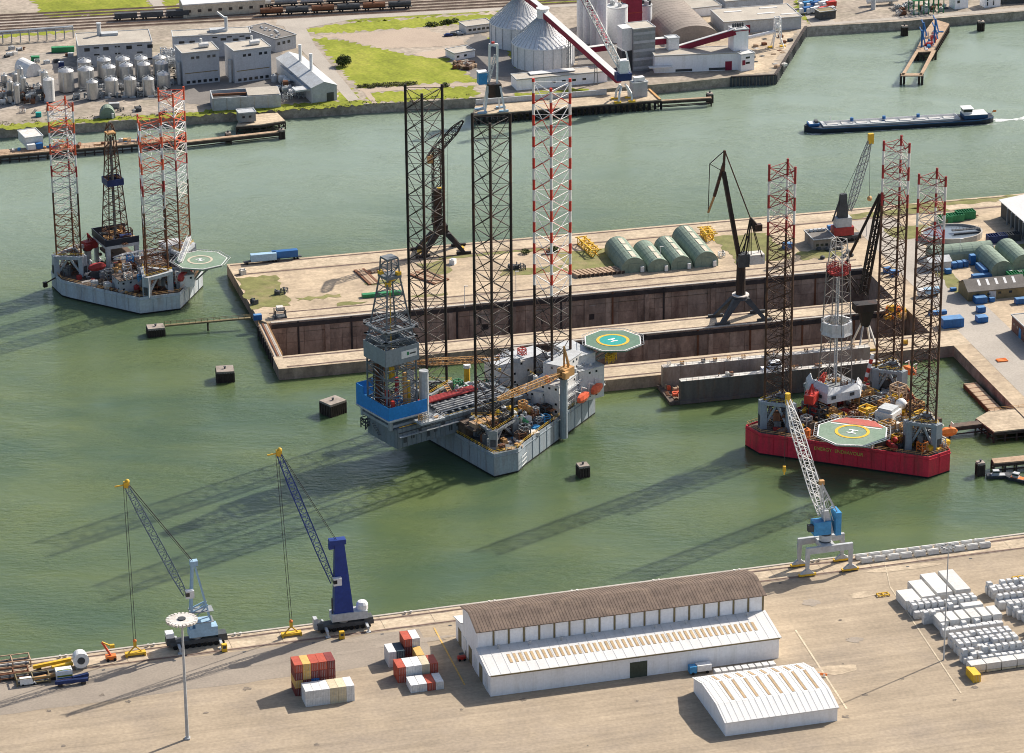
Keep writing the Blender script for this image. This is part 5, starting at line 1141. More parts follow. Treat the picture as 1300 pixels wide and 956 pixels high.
# ---- white block row along the quay
wm = MB('tarp_white'); wm.hexa([(-1.85, -.85, 0), (1.85, -.85, 0), (1.85, .85, 0), (-1.85, .85, 0)], [(-1.85, -.6, 1.5), (1.85, -.6, 1.5), (1.85, .6, 1.5), (-1.85, .6, 1.5)]); wm.bb(-1.75, 1.75, -.3, .3, 1.5, 1.7); wmm = wm.mesh('wrapped_load'); sk = MB('wood'); sk.bb(-1.7, -1.3, -.8, .8, -.2, 0); sk.bb(1.3, 1.7, -.8, .8, -.2, 0); skm = sk.mesh('timber_bearers')
for c in range(10):
    for r in range(2):
        t = Thing('wrapped_block', 'white wrapped block, %s pair from the portal crane, %s' % (['first', 'second', 'third', 'fourth', 'fifth', 'sixth', 'seventh', 'eighth', 'ninth', 'tenth'][c], ['water side', 'apron side'][r]), 'cargo block', N(281.5+c*4.62+r*.8+random.uniform(-.15, .15), -3.6-r*3.0, 4.75), NA+random.uniform(-.02, .02), 'white blocks along the quay edge')
        link('load', wmm, t); link('bearers', skm, t)
# ---- stacked bales
def bale_mesh(sx, sy, sz, seed):
    r = random.Random(seed); mb = MB('bale'); j = lambda: r.uniform(-.06, .06)
    h = [(-sx/2, -sy/2), (sx/2, -sy/2), (sx/2, sy/2), (-sx/2, sy/2)]
    lv = [(0, .97), (sz*.25, 1.04), (sz*.7, 1.05), (sz*.93, 1.0), (sz, .9)]
    rings = [[(a*f+j(), c*f+j(), z) for a, c in h] for z, f in lv]
    for k in range(4): mb.hexa(rings[k], rings[k+1])
    return mb.mesh('bale')
BALES = [bale_mesh(1.9, 1.6, 2.3, 1), bale_mesh(1.7, 1.5, 1.9, 2), bale_mesh(2.1, 1.7, 2.6, 3), bale_mesh(1.6, 1.6, 1.5, 4)]
ORD = ['first', 'second', 'third', 'fourth', 'fifth', 'sixth', 'seventh', 'eighth', 'ninth', 'tenth', 'eleventh', 'twelfth']
def bale(s, t_, z, k, gname, label):
    o = link('bale', BALES[k], None, N(s+random.uniform(-.1, .1), t_+random.uniform(-.12, .12), z), NA+random.uniform(-.05, .05)+random.choice([0, math.pi])); tag(o, label, 'bale', gname)
def bale_rows(s0, s1, ts, gname, where, pt=.55, drift=.0):
    for i, tt in enumerate(ts):
        s = s0+i*drift; j = 0; k = random.randrange(3); two = random.random() < pt
        while s < s1+i*drift and j < 12:
            bale(s, tt, QUAY, k, gname, 'white bale, lower tier, %s from left, %s row %s' % (ORD[j], ORD[i], where))
            if random.random() < (.92 if two else .08): bale(s+.05, tt, QUAY+[2.3, 1.9, 2.6, 1.5][k]-.02, 3, gname, 'white bale, upper tier, %s from left, %s row %s' % (ORD[j], ORD[i], where))
            s += 2.25; j += 1
def tarp_load(name, label, s, t_, ws, wt, h, grp):
    t = Thing(name, label, 'covered stack', N(s, t_), NA, grp)
    mb = MB('tarp_white'); mb.hexa([(0, 0, 2.2), (ws, 0, 2.2), (ws, wt, 2.2), (0, wt, 2.2)], [(.15, .15, h), (ws-.15, .15, h), (ws-.15, wt-.15, h), (.15, wt-.15, h)]); mb.build('tarpaulin', t)
    n_ = max(1, int(wt/2.0))
    bmm_ = MB('bale'); bmm_.bb(.08, ws-.08, .05, wt/n_-.05, 0, 2.25); q = bmm_.mesh('bale_layer')
    for k in range(n_): link('bale', q, t, (0, k*wt/n_, 0))
for k, (s, t0, ws, wt) in enumerate([(281.3, -43.5, 5.6, 8.5), (287.4, -42, 4.9, 12.5), (293.1, -40.8, 5.4, 15), (299.6, -40.5, 5.2, 15.4)]):
    tarp_load('covered_bale_stack', 'long white tarpaulin stack, %s of the four behind the bales' % O5[k], s, t0, ws, wt, 3.1, 'long covered stacks')
g1 = 'white wrapped bales on the apron'
bale_rows(282.6, 303.5, [-45.2, -47.2, -49.8], g1, 'before the long tarpaulins')
for k in range(6): tarp_load('covered_bale_stack', 'short white tarpaulin stack, %s of six in the middle block' % O5[k], 286.0+k*3.6, -60.5, 3.2, 6.6, 3.2, 'short covered stacks')
bale_rows(284.0, 288.5, [-54], g1, 'beside the six short tarpaulins'); tarp_load('covered_bale_stack', 'square white tarpaulin stack beside the crowded bale rows', 297, -52.9, 7, 3, 3.4, 'short covered stacks')
bale_rows(286.4, 305.5, [-62.4, -64.4], g1, 'below the six short tarpaulins')
bale_rows(286, 306, [-70.4, -72.3, -75.6, -77.5], g1, 'of the middle apron block', .7)
bale_rows(285.4, 306, [-81.8, -83.7, -86.6], g1, 'behind the big pale crates', .7)
for k in range(7):
    t = Thing('pale_crate', 'big pale strapped crate, %s from the yellow container' % O5[k], 'crate', N(284.0+k*5.1, -91), NA, 'row of big pale crates')
    mb = MB('tarp_white'); mb.bb(0, 4.8, 0, 3.4, .9, 3.0); mb.build('upper_load', t); mb = MB('c_cream'); mb.bb(.05, 4.75, .05, 3.35, .12, .85); mb.build('lower_load', t); mb = MB('dark_wood'); mb.bb(0, 4.8, 0, 3.4, 0, .12); mb.bb(0, 4.8, -.02, 3.42, .85, .9); mb.build('straps', t)
g2 = 'white wrapped bales by the right edge'
bale_rows(311.5, 325, [-39.5, -41.4, -43.4], g2, 'of the uppermost right-hand block', .6)
bale_rows(311, 323, [-49, -51], g2, 'of the second right-hand block', .5); bale_rows(312, 321, [-55.5, -57.4, -59.4, -61.4], g2, 'of the stepped right-hand block', .75, .9)
bale_rows(313, 319, [-69, -71.4, -73.8], g2, 'of the lowest right-hand block', .7)
container('yellow container in front of the big pale crates', 'yellow', N(282.5, -96.5), NA, 6.06)
for (u, v, nm) in [(1121, 756, 'flat yellow lifting frame lying alone on the apron'), (1293, 735, 'flat yellow lifting frame beyond the upper bale rows')]:
    t = Thing('lifting_frame', nm, 'lifting frame', P(u, v), NA); mb = MB('yellow')
    for y in (-.9, .9): mb.beam((-1.9, y, .5), (1.9, y, .5), .3)
    for x in (-1.8, 0, 1.8): mb.beam((x, -1.1, .5), (x, 1.1, .5), .3); mb.box(x, -1, 0, .3, .3, .5); mb.box(x, 1, 0, .3, .3, .5)
    mb.build('frame', t)
# floodlight mast out of the lower edge whose ring shows over the blocks
t = Thing('light_mast', 'slim floodlight mast whose ring shows above the white block row', 'light mast', P(1198, 838)); mh = zat(P(1198, 838), 694)-4.5
mb = MB('light_grey'); mb.cyl(0, 0, 0, mh, .26, .16, n=8); mb.build('mast', t); mb = MB('steel_grey')
for k in range(10): a = k*math.tau/10; mb.box(2.0*math.cos(a), 2.0*math.sin(a), mh-.3, .6, .5, .45, a); mb.beam((0, 0, mh), (2*math.cos(a), 2*math.sin(a), mh), .1)
mb.build('lamp_ring', t)
# ---- deck cargo at the quay, far left: wind turbine pieces on frames
t = Thing('turbine_hub', 'white drum-shaped turbine hub standing on the quay edge', 'turbine part', P(103, 848), NA)
mb = MB('clean_white'); mb.tube((0, -1.2, 3), (0, 2.6, 3), 2.5, 2.2, n=24); mb.build('drum', t, False); mb = MB('dark_grey'); mb.tube((0, -1.32, 3), (0, -1.18, 3), 1.2, n=16); mb.build('bore', t); mb = MB('steel_grey'); mb.box(0, .6, 0, 3.6, 3, 1); mb.build('cradle', t)
for k, (u0, v0, u1, v1, m_) in enumerate([(42, 848, 90, 838, 'yellow'), (66, 849, 92, 843, 'yellow'), (38, 858, 72, 852, 'dark_grey'), (40, 864, 72, 857, 'ochre'), (92, 862, 112, 857, 'navy'), (70, 868, 112, 863, 'navy')]):
    a, c = P(u0, v0, 5.6), P(u1, v1, 5.6); t = Thing('steel_beam', ['long yellow beam lying nearest the water', 'short yellow beam beside the white hub', 'black steel beam below the yellow ones', 'orange-brown steel beam beside the painted box', 'dark blue rig bar next to the hub cradle', 'dark blue bar in front of the painted box'][k], 'steel beam', (a.x, a.y, 4.5))
    d = c-a; mb = MB(m_); mb.beam((0, 0, 1.4), (d.x, d.y, 1.4), 1.1, 1.0); mb.build('beam', t); mb = MB('dark_wood')
    for f in (.15, .85): mb.box(d.x*f, d.y*f, 0, 1.4, 1.4, .9, NA)
    mb.build('trestle', t)
t = Thing('painted_box', 'white painted box with green and blue stripes among the beams', 'cargo box', P(72, 866), NA); mb = MB('clean_white'); mb.bb(0, 5, 0, 3.2, 0, 3.4); mb.build('box', t); mb = MB('grass'); mb.bb(.3, 4.9, -.06, 0, 1.5, 2.0); mb.mat('blue').bb(.2, 4.9, -.06, 0, .9, 1.3); mb.mat('red_paint').bb(.1, 4.8, -.06, 0, .4, .7); mb.build('stripe', t)
mb = MB('grass'); mb.bb(.3, 4.8, .5, .9, 3.4, 3.45); mb.mat('blue').bb(.2, 4.8, .1, .35, 3.4, 3.45); mb.build('roof_stripe', t)
for k, (u, v, L_, W_) in enumerate([(0, 866, 9, 4), (-6, 852, 11, 5), (22, 872, 10, 4)]):
    t = Thing('open_crate_frame', ['rusty open frame holding pipes at the quay corner', 'pale timber frame with dark netting at the far left', 'green sided open frame in front of the pipes'][k], 'frame', P(u, v), NA)
    mb = MB(['rust', 'wood', 'olive_steel'][k])
    for x in (0, L_/2, L_):
        for y in (0, W_): mb.box(x, y, 0, .4, .4, 2.4)
        mb.beam((x, 0, 2.3), (x, W_, 2.3), .3)
    for y in (0, W_): mb.beam((0, y, 2.3), (L_, y, 2.3), .3); mb.beam((0, y, .8), (L_, y, .8), .3)
    mb.build('frame', t)
    for j in range(4): mb = MB(random.choice(['dark_grey', 'rust', 'offwhite_worn'])); mb.tube((.4, .6+j*W_/4.4, .8), (L_-.4, .6+j*W_/4.4, .8), .45, n=8); mb.build('pipe', t)
t = Thing('white_van', 'white panel van parked among the beams at the bottom edge', 'van', P(26, 872), NA); mb = MB('clean_white'); mb.bb(0, 3.6, 0, 1.9, .45, 2.3); mb.hexa([(3.6, 0, .45), (5, 0, .45), (5, 1.9, .45), (3.6, 1.9, .45)], [(3.6, .1, 2.2), (4.1, .1, 1.5), (4.1, 1.8, 1.5), (3.6, 1.8, 2.2)]); mb.build('body', t)
for x in (.8, 4.2):
    for y in (.1, 1.8): mb = MB('rubber'); mb.tube((x, y-.12, .36), (x, y+.12, .36), .36, n=10); mb.build('wheel', t)
t = Thing('access_lift', 'orange and yellow boom lift standing on the quay edge', 'boom lift', P(141, 838), NA); mb = MB('orange'); mb.box(0, 0, .5, 3.2, 2, 1.2); mb.build('base', t); mb = MB('orange_red'); mb.beam((0, 0, 1.6), (-2.4, .6, 6.2), .6); mb.mat('yellow').beam((-2.4, .6, 6.2), (.2, -.4, 5.0), .4); mb.build('arm', t)
mb = MB('yellow'); mb.box(.5, -.5, 4.4, 1.4, 1, 1.1); mb.build('basket', t)
for x in (-1.1, 1.1):
    for y in (-1, 1): mb = MB('rubber'); mb.tube((x, y-.2, .5), (x, y+.2, .5), .5, n=10); mb.build('wheel', t)
for (u, v, lab) in [(285, 827, 'yellow cabinet beside the pale blue crane'), (434, 811, 'yellow cabinet beside the dark blue crane')]:
    t = Thing('power_cabinet', lab, 'cabinet', P(u, v), NA); mb = MB('yellow'); mb.bb(-.8, .8, -.6, .6, .1, 2.6); mb.build('body', t); mb = MB('dark_grey'); mb.bb(-.9, .9, -.7, .7, 0, .1); mb.bb(-.5, .5, -.64, -.6, 1.2, 2.1); mb.build('panel', t)
t = Thing('forklift', 'red forklift at the gable end of the long warehouse', 'forklift', P(586, 838), NA); mb = MB('red_paint'); mb.bb(-1.2, 1.2, -.7, .7, .4, 1.4); mb.build('body', t); mb = MB('dark_grey'); mb.beam((1.3, -.5, .1), (1.3, -.5, 3), .15); mb.beam((1.3, .5, .1), (1.3, .5, 3), .15); mb.bb(-.8, .6, -.65, .65, 2.2, 2.3); mb.build('mast', t)
for x in (-.8, .8):
    for y in (-.7, .7): mb = MB('rubber'); mb.tube((x, y-.15, .4), (x, y+.15, .4), .4, n=10); mb.build('wheel', t)
t = Thing('parked_truck', 'small blue and white truck beside the warehouse wall', 'truck', P(876, 858), NA); mb = MB('mid_blue'); mb.bb(0, 2.2, 0, 2.2, .6, 2.8); mb.build('cab', t); mb = MB('clean_white'); mb.bb(2.4, 7, 0, 2.3, .9, 2.9); mb.build('cargo_box', t)
for x in (1, 5.6):
    for y in (.1, 2.1): mb = MB('rubber'); mb.tube((x, y-.2, .5), (x, y+.2, .5), .5, n=10); mb.build('wheel', t)
t = Thing('barrier', 'orange and white barrier boards right of the low warehouse', 'barrier', P(1040, 858), NA-.6); mb = MB('orange'); mb.bb(-2.5, 2.5, -.1, .1, .4, 1.1); mb.build('board', t); mb = MB('clean_white')
for x in (-1.6, 0, 1.6): mb.bb(x-.3, x+.3, -.13, .13, .45, 1.05); mb.box(x, 0, 0, .4, .9, .4)
mb.build('stripe', t)
# ---- timber mooring islands and small dolphins standing in the basin
def dolphin(u, v, sx, sy, h, lab, rz=0, group='mooring dolphins'):
    t = Thing('mooring_dolphin', lab, 'mooring dolphin', P(u, v, 0), rz, group)
    mb = MB('concrete_old'); mb.bb(-sx/2, sx/2, -sy/2, sy/2, h-.9, h); mb.build('cap', t)
    mb = MB('dark_wood'); nx, ny = max(2, int(sx/.9)), max(2, int(sy/.9))
    for i in range(nx):
        for y in (-sy/2+.05, sy/2-.05): mb.box(-sx/2+.4+i*(sx-.8)/(nx-1), y, -3, .5, .5, h+2.3)
    for i in range(ny):
        for x in (-sx/2+.05, sx/2-.05): mb.box(x, -sy/2+.4+i*(sy-.8)/(ny-1), -3, .5, .5, h+2.3)
    mb.bb(-sx/2+.3, sx/2-.3, -sy/2+.3, sy/2-.3, -3, h-.9); mb.build('pile_ring', t)
    mb = MB('dark_grey'); mb.cyl(0, 0, h, h+.7, .35, n=8); mb.cyl(0, 0, h+.7, h+.9, .5, n=8); mb.build('bollard', t); return t
dolphin(286, 482, 6.5, 6.5, 4.5, 'square timber dolphin standing near the dry dock gate', DA-.1); dolphin(423, 524, 7.5, 6.5, 5, 'timber dolphin just off the blue drill-floor wall', DA+.5); dolphin(740, 604, 3.8, 3.8, 4.4, 'small dark dolphin off the bow of the grey rig', .3)
dolphin(1244, 603, 2.6, 2.6, 5.0, 'dark dolphin at the end of the right-hand timber jetty', DA); dolphin(1148, 45, 3, 2.4, 5, 'small dark dolphin left of the loading pier', .1); dolphin(1245, 39, 3, 2.4, 5, 'lone dark dolphin right of the loading pier', .1)
# ================================================================== dock yard
def Dinv(p): d = Vector(p)-DO; return d.dot(_ex), d.dot(_ey)
# ---- dry dock gate, gate machinery, dock-end walkway
t = Thing('dock_gate', 'brown steel caisson gate closing the left end of the dry dock', 'dock gate', D(-3.2, 0, 0), DA)
mb = MB('dock_wall'); mb.bb(0, 3.6, 0, 35, -13, 4.2); mb.build('caisson', t)
for k in range(9): mb = MB('dock_dark'); mb.bb(-.5, 0, 1.5+k*4, 2.1+k*4, -3, 4.0); mb.build('rib', t)
mb = MB('concrete'); mb.bb(.3, 3.3, 0, 35, 4.2, 4.4); mb.mat('rust').bb(1.4, 2.2, 0, 35, 4.4, 4.75); mb.build('walkway', t); rails(t, [(.2, 0), (.2, 35)], 4.4, 'ochre', False); rails(t, [(3.4, 0), (3.4, 35)], 4.4, 'ochre', False)
t = Thing('dock_gate', 'brown steel gate of the lower dry dock behind the grey rig', 'dock gate', D(86, -39.5, 0), DA); mb = MB('dock_wall'); mb.bb(0, 3.4, 0, 26.7, -13, 4.2); mb.build('caisson', t); mb = MB('concrete'); mb.bb(.3, 3.1, 0, 26.7, 4.2, 4.4); mb.build('walkway', t)
t = Thing('capstan_house', 'dark gate machinery frame at the corner of the dry dock', 'machinery', D(4, 41), DA); mb = MB('dark_grey'); mb.bb(0, 5, -2, 2, 0, .5); mb.bb(1, 4, -1.5, 1.5, 2.8, 3.1)
for x in (.5, 4.5):
    for y in (-1.6, 1.6): mb.box(x, y, 0, .4, .4, 3.2)
mb.build('frame', t); mb = MB('offwhite_worn'); mb.bb(1.2, 3.8, -1.3, 1.3, 3.1, 4.3); mb.build('cabin', t)
# ---- footbridge and mooring island left of the dock
a, c = P(209, 411, 4.2), P(318, 403, 4.2)
t = Thing('footbridge', 'thin yellowish footbridge from the island corner to its mooring platform', 'footbridge', (a.x, a.y, 0)); d = c-a
mb = MB('olive_steel'); mb.beam((0, 0, 3.4), (d.x, d.y, 4.0), 1.3, .6); mb.build('deck', t)
for sgn in (-.6, .6): mb = MB('olive_steel'); n_ = Vector((-d.y, d.x, 0)).normalized()*sgn; mb.beam((n_.x, n_.y, 4.8), (d.x+n_.x, d.y+n_.y, 5.3), .12); [mb.beam((d.x*k/14+n_.x, d.y*k/14+n_.y, 3.6), (d.x*k/14+n_.x, d.y*k/14+n_.y, 5.1), .1) for k in range(15)]; mb.build('handrail', t)
mb = MB('dark_wood'); mb.cyl(d.x*.5, d.y*.5, -4, 3.6, .35, n=8); mb.build('pile', t)
t = dolphin(198, 425, 6.5, 5, 3.6, 'dark mooring platform at the end of the thin footbridge', DA)
# ---- floating dock
t = Thing('floating_dock', 'grey floating dry dock with two side walls moored along the lower pier', 'floating dock', D(131, -73.5, 0), DA)
FL = 84
mb = MB('deck_brown'); mb.bb(0, FL, 0, 17.5, -1.5, 1.2); mb.build('pontoon', t)
M('dock_steel', (.135, .12, .108), .7, .25, .3, stain=(.18, .09, .05), st_amt=.6, st_scale=.25, streak=.2); M('dock_steel_pale', (.4, .32, .26), .75, .25, .3, stain=(.22, .12, .075), st_amt=.7, st_scale=.25, streak=.3)
for (y0, y1_, mt_, x0) in [(0, 2.6, 'dock_steel', 4), (14.9, 17.5, 'dock_steel_pale', 1.5)]:
    mb = MB(mt_); mb.bb(x0, FL-2, y0, y1_, 1.2, 9); wl = mb.build('side_wall', t)
    pm_ = MB(mt_); pm_.bb(0, .35, y0-.12, y1_+.12, 1.3, 8.9); pmm_ = pm_.mesh('wall_rib')
    for k in range(14): link('wall_rib', pmm_, wl, (x0+1+k*5.7, 0, 0))
    mb = MB('offwhite_worn'); mb.bb(x0, FL-2, y0, y1_, 9, 9.15); mb.build('wall_top', wl); rails(wl, [(x0, y0+.1), (FL-2, y0+.1)], 9.15, 'offwhite_worn', False)
    for k in range(16): gear(t, random.choice(['equipment_box', 'winch', 'vent_pipe', 'equipment_frame']), random.choice(['rust', 'dark_grey', 'offwhite_worn', 'ochre']), x0+2+random.uniform(0, FL-8), (y0+y1_)/2, 9.15, 1.3, 1.2, 1.3)
mb = MB('dock_steel'); mb.bb(3.7, FL-1.9, -.5, -.05, .2, 1.5); mb.build('rubbing_strake', t)
clutter(t, [(.5, 1), (8, 3), (8, 14), (.5, 14)], 1.2, 12, ['rust', 'wood', 'offwhite_worn', 'orange_red'], .7)
# ---- tug lying inside the floating dock
t = Thing('docked_workboat', 'small dark-hulled workboat with white wheelhouse inside the floating dock', 'boat', D(164, -64, 1.4), DA)
mb = MB('navy'); sec = [(0, 1.2, 1.2), (3, 2.6, .3), (12, 2.7, .2), (17, 1.6, .6), (19, .2, 1.6)]
for k in range(4):
    (xa, wa, za), (xb, wb_, zb) = sec[k], sec[k+1]; mb.hexa([(xa, -wa*.7, za), (xa, wa*.7, za), (xa, wa, 3.4), (xa, -wa, 3.4)], [(xb, -wb_*.7, zb), (xb, wb_*.7, zb), (xb, wb_, 3.6), (xb, -wb_, 3.6)])
mb.build('hull', t); mb = MB('clean_white'); mb.bb(5, 13, -1.9, 1.9, 3.5, 5.8); mb.bb(8, 12, -1.5, 1.5, 5.8, 8.2); wh_ = mb.build('wheelhouse', t); mb = MB('glass'); mb.bb(7.95, 12.05, -1.52, 1.52, 6.9, 7.6); mb.build('window_band', wh_)
mb = MB('clean_white'); mb.cyl(9.5, 0, 8.2, 13, .15, n=6); mb.beam((9.5, -1, 11), (9.5, 1, 11), .12); mb.build('mast', t)
# ---- old level-luffing dock crane, black
def splay_base(t, wx, wy, za, colr, apex=1.6, boots='dark_grey'):
    for x in (-1, 1):
        for y in (-1, 1):
            mb = MB(colr); mb.hexa([(x*wx-.9, y*wy-.8, .9), (x*wx+.9, y*wy-.8, .9), (x*wx+.9, y*wy+.8, .9), (x*wx-.9, y*wy+.8, .9)], [(x*apex-1.5, y*apex*.8-1.1, za), (x*apex+1.5, y*apex*.8-1.1, za), (x*apex+1.5, y*apex*.8+1.1, za), (x*apex-1.5, y*apex*.8+1.1, za)]); mb.build('leg', t)
            mb = MB(boots); mb.bb(x*wx-3, x*wx+3, y*wy-.6, y*wy+.6, .2, 1.1); [mb.tube((x*wx-2.4+k*1.6, y*wy-.4, .35), (x*wx-2.4+k*1.6, y*wy+.4, .35), .4, n=8) for k in range(4)]; mb.build('bogie', t)
pos = D((Dinv(P(938, 403)))[0], -6.6)
t = Thing('dock_crane', 'black level-luffing dock crane with angled fly jib and white machine house', 'crane', pos, DA)
V = lambda u, v: t.loc(PV(u, v, pos, 0.0))
splay_base(t, 8.5, 4.6, 9, 'dark_grey'); mb = MB('dark_grey'); mb.cyl(0, 0, 8.5, 10, 3.2, 2.4, n=12); mb.mat('black_steel').cyl(0, 0, 10, V(950, 334).z+.6, 2.0, 1.7, n=12); mb.mat('offwhite_worn').cyl(0, 0, 9.9, 10.3, 3.4, n=12); mb.build('column', t)
a, c = V(950, 334), V(970, 323); mb = MB('offwhite_worn'); mb.bb(a.x, c.x, -2.4+a.y, 2.4+a.y, a.z, c.z+.4); mb.mat('dark_grey').bb(-1.5, a.x, -2+a.y*.5, 2+a.y*.5, a.z-1, c.z+.6); mb.build('machine_house', t)
bf, bj, jt, jn, af, cw = V(939, 331), V(918.5, 218), V(920, 191), V(899, 270), V(953, 278), V(962, 288)
mb = MB('black_steel'); mb.beam(bf, bj, 1.5, 1.8); mb.build('main_jib', t)
mb = MB('brown_steel'); mb.beam(bj+(jt-bj)*-.05, jt, .8); mid_ = bj.lerp(jn, .6); mb.beam(jt.lerp(bj, .6), mid_, 1.0); mb.mat('ochre').beam(mid_, jn, .8); mb.mat('black_steel').beam(jt, V(901, 208), .3); mb.beam(V(901, 208), jn, .25); mb.beam(V(901, 208), bj, .25); mb.build('fly_jib', t)
mb = MB('brown_steel'); mb.beam(jt, af, .45); mb.build('tie_rod', t)
mb = MB('black_steel'); b0 = V(945, 325); b1 = V(966, 325)
for dy in (-1.6, 1.6): q = Vector((0, dy, 0)); mb.beam(b0+q, af+q*.4, .45); mb.beam(b1+q, af+q*.4, .3); mb.beam(V(952, 325)+q, af+q*.4, .3); mb.beam(V(939, 320)+q, V(948, 298)+q, .35)
mb.build('gantry', t); mb = MB('black_steel'); mb.beam(af, cw+(cw-af)*.35, 1.6, 1.3); mb.box(cw.x, cw.y, cw.z-1.5, 3, 2.4, 2.6); mb.build('counterweight', t)
mb = MB('rope'); mb.beam(jn, jn+Vector((0, 0, -7)), .1); mb.build('hoist_rope', t); mb = MB('yellow'); mb.box(jn.x, jn.y, jn.z-8.2, .8, .8, 1.3); mb.build('hook_block', t)
# ---- black lattice tower crane behind the grey rig
pos = D(Dinv(P(557, 316))[0], 97)
t = Thing('dock_crane', 'black lattice tower crane on the far quay behind the black rig legs', 'crane', pos, DA)
V = lambda u, v: t.loc(PV(u, v, pos, 0.0))
splay_base(t, 8.5, 5, 8.5, 'black_steel', 2.2, 'black_steel'); mb = MB('black_steel'); mb.box(0, 0, 8, 5.2, 4.4, 4); mb.mat('yellow').box(8.8, 0, .6, 1.6, 2.4, .8); mb.box(-8.8, 0, .6, 1.6, 2.4, .8); mb.build('portal_head', t)
a = V(556, 285); c = V(556, 190); mb = MB('black_steel'); lattice_col(mb, (a.x, a.y, 11), (a.x, a.y, c.z), 4, 3.2, 8, 0, .4, .22); mb.build('tower', t)
mb = MB('black_steel'); mb.box(a.x-.3, a.y, 12, 2.6, 3, 15); mb.mat('yellow').box(a.x+.8, a.y, 27, 1.6, 1.4, .6); mb.build('ladder_trunk', t)
b0, b1 = V(547, 199), V(588, 153); mb = MB('black_steel'); boom(mb, b0, b1, 2.6, 3.0, .6, 10, .35, .2); bo = mb.build('jib', t)
mb = MB('ochre'); mb.box(b0.x-.2, b0.y, b0.z-2.5, 2.6, 2.6, 3); mb.build('counterweight', bo); mb = MB('rope'); mb.beam(V(568.5, 175), V(568.5, 290), .14); mb.build('hoist_rope', t)
# ---- black crane behind the red rig
pos = D(Dinv(P(1091, 434))[0], -47)
t = Thing('dock_crane', 'black luffing crane on pale trestle legs behind the red rig derrick', 'crane', pos, DA)
V = lambda u, v: t.loc(PV(u, v, pos, 0.0))
for x in (-1, 1):
    for y in (-1, 1): mb = MB('offwhite_worn'); mb.beam((x*3.6, y*4.2, .4), (x*1.2, y*1.2, 9), .6); mb.build('leg', t)
mb = MB('black_steel'); mb.hexa([(-1.2, -1.2, 8.5), (1.2, -1.2, 8.5), (1.2, 1.2, 8.5), (-1.2, 1.2, 8.5)], [(-2.6, -2.2, 15), (2.6, -2.2, 15), (2.6, 2.2, 15), (-2.6, 2.2, 15)]); mb.bb(-4.6, 4.8, -2.4, 2.4, 15, 18); mb.build('column', t)
for x in (-2, 2): mb = MB('yellow'); mb.bb(x-2, x+2, -4.6, -3.8, .1, .7); mb.build('bogie', t)
f, tp_ = V(1096, 372), V(1120, 246); mb = MB('black_steel'); boom(mb, f, tp_, 3.0, 2.6, 1.0, 12, .55, .3); mb.beam(f, f.lerp(tp_, .95), .7, .5); mb.build('jib', t)
g0, g1_ = V(1071, 340), V(1117, 246); mb = MB('black_steel'); mb.beam(g0, g1_, .9); mb.build('tie_rod', t)
mb = MB('black_steel'); q0 = V(1078, 374)
for dy in (-1.6, 1.6): mb.beam(q0+Vector((0, dy, 0)), g0, .4); mb.beam(V(1098, 374)+Vector((0, dy, 0)), g0, .4); mb.beam(V(1088, 374)+Vector((0, dy, 0)), g0, .3)
mb.build('gantry', t)
# ---- harbour crane on the far quay
pos = P(1068, 306)
t = Thing('harbour_crane', 'grey and red harbour crane with yellow boom head on the far quay', 'crane', pos, DA)
V = lambda u, v: t.loc(PV(u, v, pos, DA))
mb = MB('dark_grey'); mb.bb(-8, 8, -1.8, 1.8, 1, 2.6); mb.build('chassis', t)
for k in range(7):
    for y in (-1.6, 1.6): mb = MB('rubber'); wheel(mb, -6.5+k*2.1, y, .8); mb.build('wheel', t)
mb = MB('dark_red_paint'); mb.bb(-4, 4.6, -2.2, 2.2, 3, 6.6); mb.mat('light_grey').bb(-3, 3.6, -2, 2, 6.6, 10.5); mb.build('machinery_house', t)
tt = V(1071, 246); mb = MB('dark_grey'); mb.hexa([(-2, -1.6, 10), (2.2, -1.6, 10), (2.2, 1.6, 10), (-2, 1.6, 10)], [(tt.x-1.4, -.9+tt.y, tt.z), (tt.x+1.2, -.9+tt.y, tt.z), (tt.x+1.2, .9+tt.y, tt.z), (tt.x-1.4, .9+tt.y, tt.z)]); mb.beam((-4, 0, 9), (tt.x-.8, tt.y, tt.z), .5); mb.build('tower', t)
tp_ = V(1104.5, 178); mb = MB('steel_grey'); boom(mb, V(1078, 268), tp_, 1.2, 2.6, 1.2, 18, .26, .14); bo = mb.build('boom', t)
mb = MB('yellow'); mb.box(tp_.x+.3, tp_.y, tp_.z-1.4, 2.2, 1.6, 4.2); mb.build('boom_head', bo)
hk = V(1104, 252); mb = MB('rope'); mb.beam((tt.x, tt.y, tt.z), tp_, .12); mb.beam(tp_, hk, .12); mb.build('hoist_rope', t); mb = MB('ochre'); mb.ball(hk.x, hk.y, hk.z, 1.1, 8); mb.build('hook_block', t)
